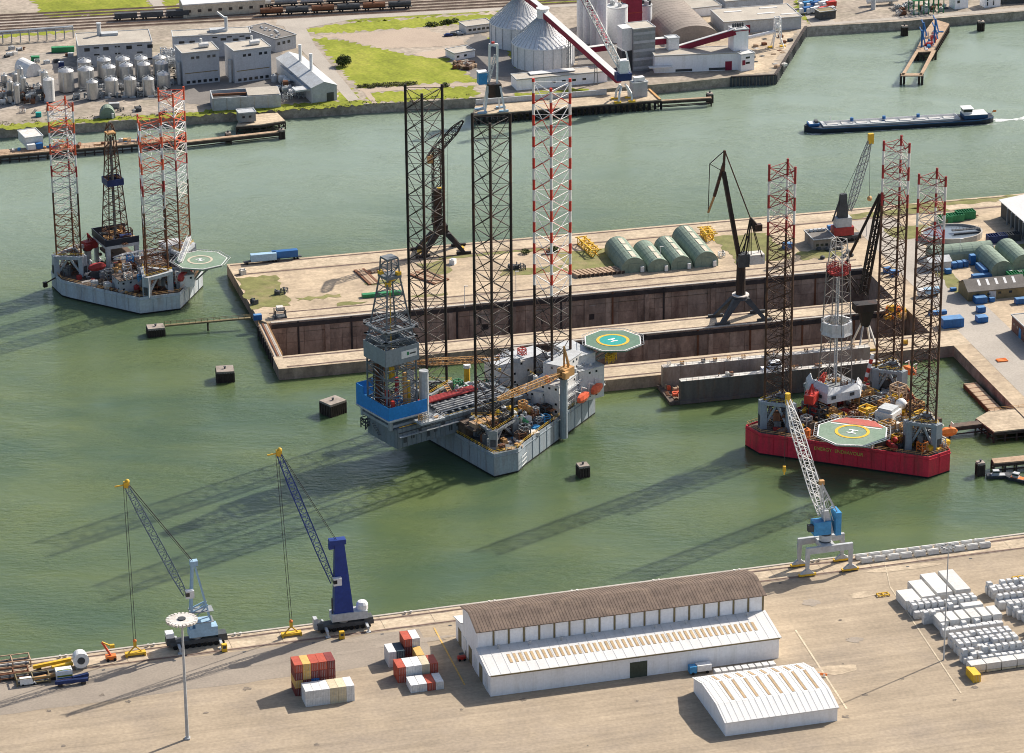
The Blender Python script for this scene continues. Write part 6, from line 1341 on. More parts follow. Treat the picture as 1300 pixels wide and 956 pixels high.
# ---- green arched tents
def vault(name, label, cat, pos, rz, w_, L_, h, mat, group=None, lights=True, base=1.6, door=True, seg=12):
    t = Thing(name, label, cat, pos, rz, group); pr = [(0, 0), (0, base)]+[(w_/2-w_/2*math.cos(R_(a)), base+(h-base)*math.sin(R_(a))) for a in [180*k/seg for k in range(1, seg)]]+[(w_, base), (w_, 0)]
    mb = MB(mat)
    for k in range(len(pr)-1): mb.poly([(pr[k][0], 0, pr[k][1]), (pr[k+1][0], 0, pr[k+1][1]), (pr[k+1][0], L_, pr[k+1][1]), (pr[k][0], L_, pr[k][1])])
    mb.build('skin', t, True); mb = MB(mat)
    mb.poly([(x, L_-.02, z) for x, z in pr]); mb.build('end_wall', t); mb = MB(mat); mb.poly([(x, .02, z) for x, z in pr]); e = mb.build('end_wall', t)
    rb_ = MB(mat)
    for k in range(len(pr)-1): rb_.beam((pr[k][0], 0, pr[k][1]), (pr[k+1][0], 0, pr[k+1][1]), .12, .1)
    rbm_ = rb_.mesh('arch_rib')
    for k in range(int(L_/4)+1): link('arch_rib', rbm_, t, (0, k*L_/int(L_/4), 0))
    if door: mb = MB(mat); mb.bb(w_*.3, w_*.7, -.1, 0, 0, h*.6); mb.build('door', e); mb = MB('clean_white'); mb.bb(w_*.76, w_*.9, -1.0, -.1, .2, 2.4); mb.build('heater_unit', e)
    if lights:
        for k in range(int(L_/8)):
            mb = MB('skylight'); xm = w_/2
            f = lambda x: base+(h-base)*math.sqrt(max(0, 1-((x-xm)/xm)**2))+.12
            x0, x1 = xm*.92, xm*1.28; mb.hexa([(x0, 1+k*8, f(x0)-.1), (x1, 1+k*8, f(x1)-.1), (x1, 7.6+k*8, f(x1)-.1), (x0, 7.6+k*8, f(x0)-.1)], [(x0, 1+k*8, f(x0)), (x1, 1+k*8, f(x1)), (x1, 7.6+k*8, f(x1)), (x0, 7.6+k*8, f(x0))]); mb.build('roof_light', t)
    return t
for k, (u, v, w_, L_, h) in enumerate([(789, 347.5, 10.2, 26, 6.4), (823, 346, 8.8, 23, 5.4), (852, 343, 8.8, 25, 5.6), (882, 340, 9.8, 33, 6.4)]):
    vault('arched_tent', ['green arched tent at the left end of the row of four', 'second green arched tent, low, left of the centre of the row', 'third green arched tent, between the second and the long one', 'longest green arched tent at the right end of the row of four'][k], 'storage tent', P(u, v), DA, w_, L_, h, 'tent_green', 'row of green tents')
vault('arched_tent', 'long pale green tent lying lengthwise by the oval tank', 'storage tent', P(1262, 327), DA+math.pi/2, 9, 26, 5.6, 'tent_green', 'tents in the right yard', False, door=False)
vault('arched_tent', 'green tent with curved end facing the blue containers', 'storage tent', P(1258, 352), DA, 9.6, 20, 6.4, 'tent_green', 'tents in the right yard', False); vault('arched_tent', 'green tent at the right edge beside the other tents', 'storage tent', P(1285, 343), DA, 9.6, 20, 6.2, 'tent_green', 'tents in the right yard', False)
# ---- blue lorries, containers and skips
M('blue_top', (.09, .22, .42), .6, .2, .4, stain=(.1, .13, .18), st_amt=.5)
def blue_box(label, u, v, L_, w_, h, rz=DA, mat='blue', top=None, group='blue containers on the dock yard', open_=False):
    t = Thing('cargo_container', label, 'container', P(u, v), rz, group); mb = MB(mat)
    mb.bb(-L_/2, L_/2, -w_/2, w_/2, .15, h if not open_ else .4)
    if open_:
        mb.bb(-L_/2, L_/2, -w_/2, -w_/2+.15, .4, h); mb.bb(-L_/2, L_/2, w_/2-.15, w_/2, .4, h); mb.bb(-L_/2, -L_/2+.15, -w_/2+.15, w_/2-.15, .4, h); mb.bb(L_/2-.15, L_/2, -w_/2+.15, w_/2-.15, .4, h)
    else:
        mb.mat(top or 'blue_top').bb(-L_/2+.1, L_/2-.1, -w_/2+.1, w_/2-.1, h, h+.06)
    mb.build('shell', t); mb = MB(mat)
    for k in range(int(L_/1.1)): mb.bb(-L_/2+.3+k*1.1, -L_/2+.5+k*1.1, -w_/2-.08, w_/2+.08, .2, h-.1)
    mb.build('ribs', t); return t
for k, (u, v) in enumerate([(337, 333), (364, 329)]):
    t = Thing('lorry_trailer', ['blue box trailer with pale roof nearest the island corner', 'darker blue box trailer behind the first one'][k], 'trailer', P(u, v), DA, 'trailers at the island corner'); mb = MB(['pale_blue', 'blue'][k]); mb.bb(-6, 4.5, -1.25, 1.25, 1.1, 3.9); mb.build('box', t); mb = MB('dark_grey'); mb.bb(-9, 6, -1.0, 1.0, .8, 1.1); mb.build('chassis', t)
    for x in (-7.5, 3, 4.3):
        for y in (-1, 1): mb = MB('rubber'); mb.tube((x, y-.2, .45), (x, y+.2, .45), .45, n=8); mb.build('wheel', t)
BB = [('blue container at the corner of the dry dock gate', 327, 406, 4, 2.5, 2.6), ('blue container seen through the first red rig leg', 1000, 315, 5, 3.6, 2.6), ('wide blue container by the basin corner', 1208, 414, 10.5, 5.6, 4.2), ('long dark blue flat container behind the wide blue one', 1190, 399, 9, 2.5, 1.6),
      ('first blue skip of the row by the long tent', 1203, 341, 2.6, 3.2, 2.8), ('second blue skip of the row by the long tent', 1211, 340, 2.6, 3.2, 2.8), ('third blue skip of the row by the long tent', 1218, 339, 2.6, 3.2, 2.8), ('fourth blue skip of the row by the long tent', 1225, 338, 2.6, 3.2, 2.8), ('tall blue container between the skips and the green tent', 1234, 336, 2.8, 3, 5), ('small blue skip lying in front of the row', 1203.5, 347, 3, 2.6, 2.2), ('long blue container along the green tent wall', 1246, 345, 2.6, 11, 2.8), ('blue and white stack in front of the gabled shed', 1246, 352, 10, 3, 1.6),
      ('blue and maroon container at the gabled shed wall', 1244, 384, 6, 4.4, 3), ('blue container behind the gabled shed door', 1255, 378, 4, 3, 2.6), ('small blue tank box beside the shed', 1259, 383, 2.6, 2, 2), ('upper blue skip by the brick building', 1245, 396, 4, 3.2, 2.6), ('lower blue skip by the brick building', 1246, 408, 5.2, 4.4, 2.6),
      ('blue container seen through the second red rig leg', 1126, 346, 3.4, 2.6, 2.6), ('second blue container through the second red rig leg', 1135, 350, 4, 2.8, 2.8), ('small blue cart on the yard road', 1210, 369, 3, 2, 1.4), ('blue boxes at the right edge above the brick building', 1296, 385, 6, 3, 2.6), ('blue crate beside the grey yard office', 1055, 291, 4, 2.4, 2), ('pale blue van-sized box beside the grey yard office', 1061, 298, 3.4, 2.4, 2.6)]
for (lab, u, v, L_, w_, h) in BB: blue_box(lab, u, v, L_*.8, w_*.82, h*.85)
for (lab, u, v, L_, w_, h, m_) in [('green open skip by the far quay', 1225, 277, 8, 4, 3.4, 'green'), ('second green open skip with scrap beside the first', 1212, 280, 7, 4, 3, 'green'), ('third green open skip half behind the rig leg', 1199, 282, 6, 4, 3, 'green'), ('dark blue open skip near the white roofed shed', 1265, 307, 8, 4, 3.2, 'navy'), ('dark open skip next to the dark blue one', 1281, 305, 9, 4, 3, 'dark_grey'), ('green skip in front of the right-hand tent', 1291, 353, 8, 4, 2.6, 'green')]:
    tt = blue_box(lab, u, v, L_, w_, h, DA, m_, group='open skips in the right yard', open_=True); clutter(tt, [(-L_/2+.5, -w_/2+.4), (L_/2-.5, -w_/2+.4), (L_/2-.5, w_/2-.4), (-L_/2+.5, w_/2-.4)], .4, 5, ['rust', 'offwhite_worn', 'dark_grey', 'wood'], .6)
t = blue_box('long low green trough container on the island deck', 485, 375.5, 16, 2.4, 1.4, DA, 'green', 'green', 'flat loads on the island deck')
# ---- mats and frames
def mat_frame(lab, u, v, L_, w_, rz):
    t = Thing('timber_mat', lab, 'timber mat', P(u, v), rz, 'timber mats on the island deck')
    for k in range(int(L_/1.2)): mb = MB('wood' if k % 3 else 'rust'); mb.bb(-L_/2+k*1.2, -L_/2+k*1.2+1.0, -w_/2, w_/2, .05, .55); mb.build('board', t)
mat_frame('timber mat frame left of the grey derrick crown', 466, 352, 5, 18, DA+.15); mat_frame('pale timber mat beside the first black rig leg', 545, 352, 9, 16, DA+.5); mat_frame('short timber mat behind the derrick crown', 480, 345, 8, 3, DA)
for k in range(11):
    t = Thing('pipe_section', 'tan pipe section before the green tents, %s in its row from the left' % ORD[k], 'pipe', P(729+k*5.6, 350-k*.55), DA+.35, 'row of tan pipe sections'); mb = MB('wood'); mb.hexa([(-.75, -3.4, 0), (.75, -3.4, 0), (.75, 3.4, 0), (-.75, 3.4, 0)], [(-.55, -3.4, 1.3), (.55, -3.4, 1.3), (.55, 3.4, 1.3), (-.55, 3.4, 1.3)]); mb.build('body', t); mb = MB('dark_wood'); mb.bb(-.7, .7, -3.5, -3.4, .1, 1.2); mb.build('end_cap', t)
def yframe(lab, u, v, L_, w_, h, rz):
    t = Thing('lifting_frame', lab, 'steel frame', P(u, v), rz, 'yellow frames by the tents'); mb = MB('yellow')
    lattice_col(mb, (0, -L_/2, h/2), (0, L_/2, h/2), h, h, 4, 0, .45, .3); mb.build('truss', t); mb = MB('yellow')
    for k in range(5): mb.beam((-w_/2, -L_/2+k*L_/4, h+.1), (w_/2, -L_/2+k*L_/4, h+.1), .35)
    mb.build('rung', t)
yframe('yellow lattice frame lying left of the green tents', 747, 318, 17, 5, 3, DA+.1); yframe('yellow lattice frame lying right of the green tents', 898, 302, 9, 6, 3.2, DA)
t = Thing('scrap_heap', 'orange heap of coiled gear by the basin behind the red rig', 'gear heap', P(1135, 401)); 
for k in range(40): a = random.random()*math.tau; r_ = random.random()*5.5; gear(t, random.choice(['equipment_frame', 'pressure_tank', 'winch', 'pipe_stack']), random.choice(['yellow', 'orange', 'ochre']), r_*math.cos(a), r_*math.sin(a), max(0, 3.4-r_*.6)*random.random(), 2.2, 2, 2, a)
t = Thing('cable_drum', 'small yellow drum on the basin edge behind the red rig', 'drum', P(1149, 437)); mb = MB('yellow'); mb.tube((-.8, 0, 1), (.8, 0, 1), .8, n=12); mb.build('drum', t); mb = MB('ochre'); mb.tube((-1, 0, 1), (-.8, 0, 1), 1.05, n=12); mb.tube((.8, 0, 1), (1, 0, 1), 1.05, n=12); mb.build('flange', t)
# ---- yard buildings
def shed(name, lab, cat, pos, rz, w_, d_, h, hr, wall, roof, ov=.4, ridge='x', group=None):
    t = Thing(name, lab, cat, pos, rz, group); mb = MB(wall)
    if ridge == 'x':
        mb.bb(0, w_, 0, d_, 0, h)
        if hr > h: mb.hexa([(0.02, 0, h), (0.02, d_, h), (0.02, d_/2, hr)], [(w_-.02, 0, h), (w_-.02, d_, h), (w_-.02, d_/2, hr)])
    else:
        mb.bb(0, w_, 0, d_, 0, h)
        if hr > h: mb.hexa([(0, .02, h), (w_, .02, h), (w_/2, .02, hr)], [(0, d_-.02, h), (w_, d_-.02, h), (w_/2, d_-.02, hr)])
    mb.build('wall', t); mb = MB(roof)
    if hr <= h:
        mb.bb(-ov, w_+ov, -ov, d_+ov, h+.01, h+.3); mb.mat('light_grey'); 
        for (x0, x1, y0, y1_) in [(-ov, w_+ov, -ov, -ov+.35), (-ov, w_+ov, d_+ov-.35, d_+ov), (-ov, -ov+.35, -ov+.35, d_+ov-.35), (w_+ov-.35, w_+ov, -ov+.35, d_+ov-.35)]: mb.bb(x0, x1, y0, y1_, h+.3, h+.55)
    elif ridge == 'x':
        for (ya, yb) in [(-ov, d_/2), (d_+ov, d_/2)]: mb.hexa([(-ov, ya, h-.1), (w_+ov, ya, h-.1), (w_+ov, yb, hr+.02), (-ov, yb, hr+.02)], [(-ov, ya, h+.15), (w_+ov, ya, h+.15), (w_+ov, yb, hr+.27), (-ov, yb, hr+.27)])
    else:
        for (xa, xb) in [(-ov, w_/2), (w_+ov, w_/2)]: mb.hexa([(xa, -ov, h-.1), (xb, -ov, hr+.02), (xb, d_+ov, hr+.02), (xa, d_+ov, h-.1)], [(xa, -ov, h+.15), (xb, -ov, hr+.27), (xb, d_+ov, hr+.27), (xa, d_+ov, h+.15)])
    mb.build('roof', t); return t
def windows(t, pts, w_=1.2, h=1.0, mat='glass', y=-.03, name='window'):
    key = (w_, h, mat)
    if key not in CM: q = MB(mat); q.bb(-w_/2, w_/2, -.06, .06, 0, h); CM[key] = q.mesh(name)
    for (x, z) in pts: link(name, CM[key], t, (x, y, z))
t = shed('yard_office', 'flat grey yard office with roof vents on the far quay', 'building', P(1033, 318), DA, 9, 12, 4.2, 0, 'concrete_old', 'roof_dark'); windows(t, [(1.5+k*2, 1.6) for k in range(4)])
for k in range(4): mb = MB('light_grey'); mb.box(2+k*1.8, 10, 4.6, 1.2, 1.4, .9); mb.build('roof_vent', t)
t = shed('gabled_shed', 'grey gabled shed with five white roof lights in the right yard', 'building', P(1229, 383), DA, 24, 11, 4, 7, 'olive_steel', 'roof_dark'); windows(t, [(10, .1)], 3, 3.4, 'light_grey', name='door'); windows(t, [(4+k*4.5, 2) for k in range(4)])
for k in range(5): mb = MB('clean_white'); x = 5+k*3.6; mb.hexa([(x, .2, 4.3), (x+1, .2, 4.3), (x+1, 4.8, 6.85), (x, 4.8, 6.85)], [(x, .2, 4.42), (x+1, .2, 4.42), (x+1, 4.8, 6.97), (x, 4.8, 6.97)]); mb.build('roof_light', t)
pw = P(1316, 450); t = shed('brick_building', 'brown brick building with tan flat roof at the right edge', 'building', pw, DA, 30, 26, 6, 0, 'brick', 'roof_tan')
for k in range(7): link('window', CM[(1.2, 1.0, 'glass')], t, (-.03, 3+k*3.4, 3), math.pi/2)
mb = MB('mid_blue'); mb.bb(-.1, 0, 16, 18.4, 0, 4); mb.build('door', t)
pw = P(1296, 320); t = shed('open_shed', 'open-sided shed with broad white roof by the far quay', 'building', P(1318, 317), DA, 26, (P(1250, 258, 11.5)-P(1314, 298, 11.5)).length, 7, 8.6, 'dark_grey', 'roof_white', .9, 'y')
for k in range(8): mb = MB('steel_grey'); mb.box(-1.2, 1+k*4.4, 0, .5, .5, 7); mb.build('post', t)
t = shed('small_hut', 'small pale hut seen through the third red rig leg', 'hut', P(1180, 345), DA, 9, 7, 3.6, 5, 'offwhite_worn', 'light_grey'); windows(t, [(2, 1.4), (5, 1.4)])
t = Thing('settling_tank', 'oval open water tank with a walkway across in the right yard', 'tank', P(1208, 301), DA); mb = MB('concrete'); n_ = 28
for i in range(n_):
    a, c = i*math.tau/n_, (i+1)*math.tau/n_; f = lambda q, r_: (r_*13*math.cos(q), r_*9.5*math.sin(q))
    mb.hexa([(*f(a, 1), 0), (*f(c, 1), 0), (*f(c, .95), 0), (*f(a, .95), 0)], [(*f(a, 1), 2.6), (*f(c, 1), 2.6), (*f(c, .95), 2.6), (*f(a, .95), 2.6)])
mb.build('rim', t); M('tank_water', (.14, .17, .2), .15, .1, .3, spec=.6); mb = MB('tank_water'); mb.poly([(12.3*math.cos(i*math.tau/n_), 9*math.sin(i*math.tau/n_), 1.7) for i in range(n_)]); mb.build('water_surface', t)
mb = MB('dark_grey'); mb.bb(0, 12.2, -.8, .8, 2.7, 3); [mb.beam((k*1.2, y, 3), (k*1.2, y, 4), .08) for k in range(11) for y in (-.8, .8)]; mb.bb(0, 12, -2.8, -2.4, 1.8, 2.4); mb.build('walkway', t)
for k, (u, v, lab) in enumerate([(916, 326, 'white survey device with arms on the weeds behind the dock crane'), (575, 335, 'white marker box beside the lattice tower crane'), (323, 386, 'dark cable reel on the weeds at the island end'), (352, 374, 'small dark bin on the island deck weeds'), (361, 372, 'second small dark bin on the island deck'), (308, 348, 'pale crate on the weeds near the mint helideck'), (697, 322, 'rusty winch on weeds behind the red and white leg'), (656, 341, 'dark buoy beside the black rig leg'), (663, 342, 'second dark buoy beside the black rig leg'), (649, 342, 'third dark buoy in the row by the black rig leg')]):
    t = Thing('yard_equipment', lab, 'equipment', P(u, v), DA+k); gear(t, ['equipment_frame', 'equipment_box', 'winch', 'mud_tank'][k % 4], ['white_paint', 'clean_white', 'dark_grey', 'dark_grey', 'dark_grey', 'offwhite_worn', 'rust', 'dark_grey', 'dark_grey', 'dark_grey'][k], 0, 0, 0, 2.6, 2.2, 2.0); gear(t, 'vent_pipe', 'steel_grey', .6, .5, 0, 1.4, 1.4, 2.6)
for k in range(10):
    u, v = 1040+k*4.6+random.uniform(-1, 1), 318+random.uniform(-3, 12); t = Thing('rubble_bag', 'dark bag by the far quay office, %s counted from the left' % ORD[k], 'bag', P(u, v), random.random()*3, 'dark bags by the yard office'); mb = MB('dark_grey'); mb.lathe(0, 0, [(.8, 0), (1.1, .5), (.9, 1.1), (.2, 1.4)], 8); mb.build('bag', t)
for k, (u, v) in enumerate([(838, 340), (655, 372), (590, 391), (1218, 330), (1190, 352), (1100, 300)]):
    t = Thing('yard_lamp', 'slim grey lamp post, %s' % ['beside the third green tent', 'at the dry dock coping behind the rig', 'between two black rig legs on the dock coping', 'by the row of blue skips', 'by the small pale hut', 'on the road behind the black crane'][k], 'lamp post', P(u, v)); mb = MB('light_grey'); mb.cyl(0, 0, 0, 9, .14, .1, n=6); mb.build('post', t); mb = MB('clean_white'); mb.bb(-.2, 1.3, -.18, .18, 9, 9.2); mb.build('lamp', t)
t = Thing('orange_pallet', 'orange pallet lying on the quay at the right edge', 'pallet', P(1272, 458), DA); mb = MB('orange'); mb.bb(-2, 2, -1.4, 1.4, .1, .35); [mb.bb(-2, 2, y-.15, y+.15, 0, .5) for y in (-1.2, 0, 1.2)]; mb.build('boards', t)
t = Thing('flat_truck', 'grey and white truck on the yard road by the rig leg', 'truck', P(1165, 377), DA); mb = MB('clean_white'); mb.bb(0, 2.4, -1.2, 1.2, .6, 3); mb.build('cab', t); mb = MB('pale_blue'); mb.bb(2.7, 9, -1.25, 1.25, 1.1, 3.2); mb.build('cargo_box', t)
for x in (1.2, 6, 7.6):
    for y in (-1, 1): mb = MB('rubber'); mb.tube((x, y-.2, .5), (x, y+.2, .5), .5, n=8); mb.build('wheel', t)
# ---- right-hand jetties, pontoon, work boats
def pile_jetty(name, lab, px, z, wd=None, cat='jetty', piles=True, deck='wood', under='dark_wood', step=4, zb=-4):
    pts = [P(u, v, z) for u, v in px]; c = sum(pts, Vector())/len(pts); c.z = 0
    t = Thing(name, lab, cat, c); lp = [t.loc(p) for p in pts]
    mb = MB(deck); mb.prism([(p.x, p.y) for p in lp], z-.5, z); mb.build('deck', t)
    mb = MB(under)
    for i in range(len(lp)):
        a, b_ = lp[i], lp[(i+1) % len(lp)]; n_ = max(1, int((b_-a).length/step))
        mb.beam((a.x, a.y, z-1.0), (b_.x, b_.y, z-1.0), .5, .9); mb.beam((a.x, a.y, z*.3), (b_.x, b_.y, z*.3), .3, .4)
        for k in range(n_): q = a.lerp(b_, k/n_); mb.box(q.x, q.y, zb, .6, .6, z-.5-zb)
    mb.build('piles', t); return t
t = pile_jetty('timber_jetty', 'broad timber jetty reaching in from the right edge', [(1239, 531), (1262, 548), (1420, 532), (1420, 505), (1255, 522)], 4.2, deck='quay_strip'); rails(t, [t.L(1255, 522, 4.2)[:2], t.L(1420, 505, 4.2)[:2]], 4.2, 'ochre', False)
t = pile_jetty('gangway', 'narrow gangway between the red rig and the timber jetty', [(1206, 538), (1206, 543), (1256, 537), (1254, 532)], 4.0, deck='deck_brown', step=12)
t = pile_jetty('timber_jetty', 'low dark timber jetty below the broad one at the right edge', [(1259, 582), (1262, 588), (1420, 574), (1420, 566)], 3.8, deck='wood')
t = Thing('deck_pontoon', 'long rust-red pontoon moored along the right quay', 'pontoon', D(243.4, -98, 0), DA-R_(90)); mb = MB('rust'); mb.bb(-14, 22, -2.6, 2.6, -.8, 1.5); mb.build('hull', t); mb = MB('wood'); mb.bb(-13.8, 21.8, -2.4, 2.4, 1.5, 1.6); mb.build('deck', t)
for k in range(9): mb = MB('rust'); mb.bb(-13+k*4, -12.7+k*4, -2.7, 2.7, -.5, 1.7); mb.build('frame', t)
for k, (u, v, lab) in enumerate([(1271, 606, 'low dark workboat tied to the lower jetty'), (1296, 611, 'dark launch with orange deck at the right edge')]):
    t = Thing('workboat', lab, 'boat', P(u, v, 0), DA-.2-k*.6); mb = MB('dark_grey')
    sec = [(-5, 1.3), (-4, 1.6), (3, 1.6), (5, .9), (6, .15)]
    for j in range(4): (xa, wa), (xb, wb_) = sec[j], sec[j+1]; mb.hexa([(xa, -wa*.7, -.4), (xa, wa*.7, -.4), (xa, wa, 1.1), (xa, -wa, 1.1)], [(xb, -wb_*.7, -.4), (xb, wb_*.7, -.4), (xb, wb_, 1.3), (xb, -wb_, 1.3)])
    mb.build('hull', t); mb = MB(['light_grey', 'orange'][k]); mb.bb(-3.6, 2.4, -1.1, 1.1, 1.1, 1.25); mb.build('deck', t); mb = MB('light_grey'); mb.bb(-3, -.8, -.9, .9, 1.2, 2.8); ch = mb.build('cabin', t); mb = MB('glass'); mb.bb(-3.04, -.76, -.92, .92, 2.0, 2.5); mb.build('window', ch)
# ================================================================== far bank
def bld(name, lab, cat, A, B, d_, h, wall, roof, hr=0, ridge='x', ov=.3, group=None):
    a, b_ = P(*A), P(*B); v = b_-a; rz = math.atan2(v.y, v.x)
    return shed(name, lab, cat, a, rz, v.length, d_, h, hr, wall, roof, ov, ridge, group), v.length
# ---- factory halls
t, w_ = bld('factory_hall', 'big grey factory hall with tan roof behind the steel tanks', 'building', (101, 86), (194, 80.5), 21, 10.5, 'wall_grey', 'roof_tan')
windows(t, [(4, 7.8), (13, 7.8), (24, 7.8), (34, 7.8)], 2.6, 1.7); windows(t, [(8.5, 9), (18.5, 9), (29, 9), (8.5, 5.6), (18.5, 5.6), (29, 5.6), (5, .9), (34, 2)], 2.6, .7); 
mb = MB('light_grey'); mb.cyl(11, 16, 10.8, 16.5, 1.0, n=10); mb.cyl(11, 16, 16.5, 17, 1.3, n=10); mb.bb(12, 20, 14, 18, 10.8, 12); mb.build('roof_unit', t); mb = MB('light_grey'); mb.bb(w_*.52, w_*.53, -.1, 0, 0, 10); mb.build('downpipe', t)
t, w_ = bld('factory_hall', 'long grey hall with roof stack behind the two block towers', 'building', (221, 75), (319, 70), 10, 10.8, 'wall_grey', 'roof_tan')
windows(t, [(4, 7.5), (9, 7.5), (24, 8), (30, 7.5), (36, 8)], 2.6, 1.2); windows(t, [(20, 9.4), (27, 9.4), (33, 9.4)], 2.4, .6); mb = MB('light_grey'); mb.cyl(26, 6, 11, 18, .8, n=10); mb.bb(18, 26, 4, 8, 11, 12.4); mb.beam((26, 6, 17), (22, 8, 20), .8); mb.build('roof_unit', t)
for k, (A, B) in enumerate([((233, 109), (279.5, 104)), ((298.5, 106), (345, 100))]):
    t, w_ = bld('block_tower', ['square grey block tower left of its twin', 'square grey block tower beside the white stair hall'][k], 'building', A, B, 14, 15.5, 'wall_grey', 'roof_tan', group='twin block towers')
    windows(t, [(w_*.28, 12.5), (w_*.42, 12.5), (w_*.72, 12.5), (w_*.86, 12.5)], 1.5, 1.2); windows(t, [(2.4+k_*2.7, .8) for k_ in range(6)], 1.6, 1.3); mb = MB('olive_steel'); mb.bb(1, w_-1, -.08, 0, 5.6, 6.0); mb.build('band', t)
    mb = MB('light_grey'); mb.cyl(-1.2, 3, 0, 11, .9, n=8); mb.build('stair_tube', t); mb = MB('white_paint'); mb.tube((w_*.55, 6, 17), (w_*.8, 6, 17), 1.2, n=10); mb.cyl(w_*.62, 7, 15.8, 20, .6, n=8); mb.build('roof_unit', t)
a, b_ = P(270, 141), P(357, 136); v = b_-a; t = Thing('concrete_basin', 'low pale concrete treatment basin with open top on the bank', 'basin', a, math.atan2(v.y, v.x)); w_ = v.length
mb = MB('light_grey'); mb.bb(0, w_, 0, .5, 0, 6); mb.bb(0, w_, 12.5, 13, 0, 6); mb.bb(0, .5, .5, 12.5, 0, 6); mb.bb(w_-.5, w_, .5, 12.5, 0, 6); mb.bb(w_*.52, w_-.5, .5, 12.5, 0, 6.2); mb.build('wall', t)
mb = MB('roof_tan'); mb.bb(w_*.52, w_-.4, .4, 12.6, 6.2, 6.4); mb.mat('rust').bb(.5, w_*.52, 6, 7, 5, 6.1); mb.mat('dark_grey').bb(.5, w_*.52, .5, 12.5, 3.6, 3.8); mb.build('cover', t)
for k in range(5): mb = MB('concrete'); mb.bb(w_*k/5+.2, w_*k/5+.5, -.15, 0, 0, 6); mb.build('pier', t)
t, w_ = bld('flat_roof_block', 'narrow dark-roofed block with roof vents by the access road', 'building', (350, 67), (376, 61), 26, 6.5, 'wall_grey', 'roof_dark'); windows(t, [(2, 3.5), (5, 3.5), (8, 3.5)], 1.6, 1.4)
for k in range(12): mb = MB('light_grey'); mb.box(2+random.random()*(w_-4), 2+k*1.9, 6.8, 1, 1, .7); mb.build('roof_vent', t)
t, w_ = bld('gabled_hall', 'pale grey gabled hall with two white stacks beside the access road', 'building', (396, 131), (428, 127), 52, 7.2, 'wall_grey', 'light_grey', 9.4, 'y'); windows(t, [(9, .1)], 3.4, 4, 'dark_grey', name='door'); windows(t, [(3, .1)], 3, 4, 'light_grey', name='door')
for y in (20, 36): mb = MB('clean_white'); mb.cyl(w_*.55, y, 8, 17.5, .8, n=10); mb.build('stack', t)
mb = MB('light_grey'); mb.bb(-7, 0, 2, 8, 5.5, 6.3); mb.bb(-1, 0, 10, 44, 0, 6); mb.build('annex', t)
for k in range(10): gear(t, random.choice(['mud_tank', 'pressure_tank', 'equipment_frame']), random.choice(['light_grey', 'steel_grey', 'white_paint']), -6+random.random()*5, 10+k*3.2, 0, 3, 3, 4)
t, w_ = bld('long_shed', 'long cream shed with dark wagons before it at the top edge', 'building', (233, 23), (337, 16), 16, 6.4, 'skylight', 'roof_white', 0); windows(t, [(3+k*5.2, 2.6) for k in range(9)], 1.8, 1.4)
t, w_ = bld('gatehouse', 'low white gatehouse beyond the bare lot', 'building', (592, 43.5), (626, 39), 9, 3.6, 'white_paint', 'roof_tan'); windows(t, [(2+k*2.4, 1.3) for k in range(5)], 1.6, 1.1)
t, w_ = bld('site_cabin', 'small white flat cabin by the far quay crane', 'building', (577, 77), (603, 72.5), 9, 3.2, 'wall_white', 'roof_tan'); windows(t, [(2, 1.2), (6, 1.2)], 1.4, 1)
t, w_ = bld('low_store', 'long low white store in front of the big silo', 'building', (656, 115), (771, 104), 9, 5, 'wall_white', 'roof_tan'); windows(t, [(18+k*5, 2) for k in range(4)], 1.8, 1); mb = MB('roof_white'); mb.bb(8, 30, 4, 8.5, 5.6, 5.9); mb.build('roof_light', t)
vault('arched_hangar', 'white half-round hangar at the left end of the tank farm', 'hangar', P(34, 99), R_(35), 8, 12, 6.4, 'white_paint', None, False); vault('dome_tent', 'pale green round-topped tent on the bank below the tanks', 'tent', P(127, 151), .15, 7, 5.5, 5.2, 'tent_green', None, False, .3)
t = blue_box('long green container beside the pipe rack', 80, 66, 11, 2.6, 2.6, .1, 'green', 'green', 'containers at the factory'); blue_box('small green container near the white hangar', 45, 77, 4, 2.4, 2.2, .1, 'green', 'green', 'containers at the factory'); blue_box('dark blue cart with white top beside the factory', 78, 86, 2.6, 2.2, 3, .1, 'navy', 'clean_white', 'containers at the factory'); blue_box('teal cabinet on the bank at the left', 49, 148, 2.6, 2.4, 2, .1, 'teal', 'teal', 'containers at the factory'); blue_box('blue site cabin above the round-topped tent', 145, 137, 5, 2.4, 2.4, .1, 'steel_grey', 'light_grey', 'containers at the factory')
# ---- steel tanks
def tank(u, v, dpx, hpx, lab, mat='pipe_metal', grp='steel tanks of the tank farm', cone=.12):
    p = P(u, v); s_ = FPX/((p-CAM).dot(FW)); r = dpx/s_/2; h = hpx/s_/.95
    t = Thing('storage_tank', lab, 'tank', p, 0, grp); mb = MB(mat); mb.lathe(0, 0, [(r, .6), (r, h), (r*.55, h+r*cone*2.2), (.1, h+r*cone*3)], 18); mb.build('shell', t, False)
    mb = MB('dark_grey'); mb.cyl(0, 0, 0, .6, r*.9, n=12); mb.build('skirt', t); mb = MB('light_grey'); a = random.uniform(3.4, 5.6); x, y = r*1.04*math.cos(a), r*1.04*math.sin(a)
    mb.beam((x, y, .5), (x, y, h+1), .3); mb.cyl(0, 0, h+r*cone*2, h+r*cone*2+1, .35, n=8)
    for k in range(8): b0, b1 = k*math.tau/8, (k+1)*math.tau/8; mb.beam((r*.95*math.cos(b0), r*.95*math.sin(b0), h+1), (r*.95*math.cos(b1), r*.95*math.sin(b1), h+1), .09)
    mb.build('ladder', t); return t
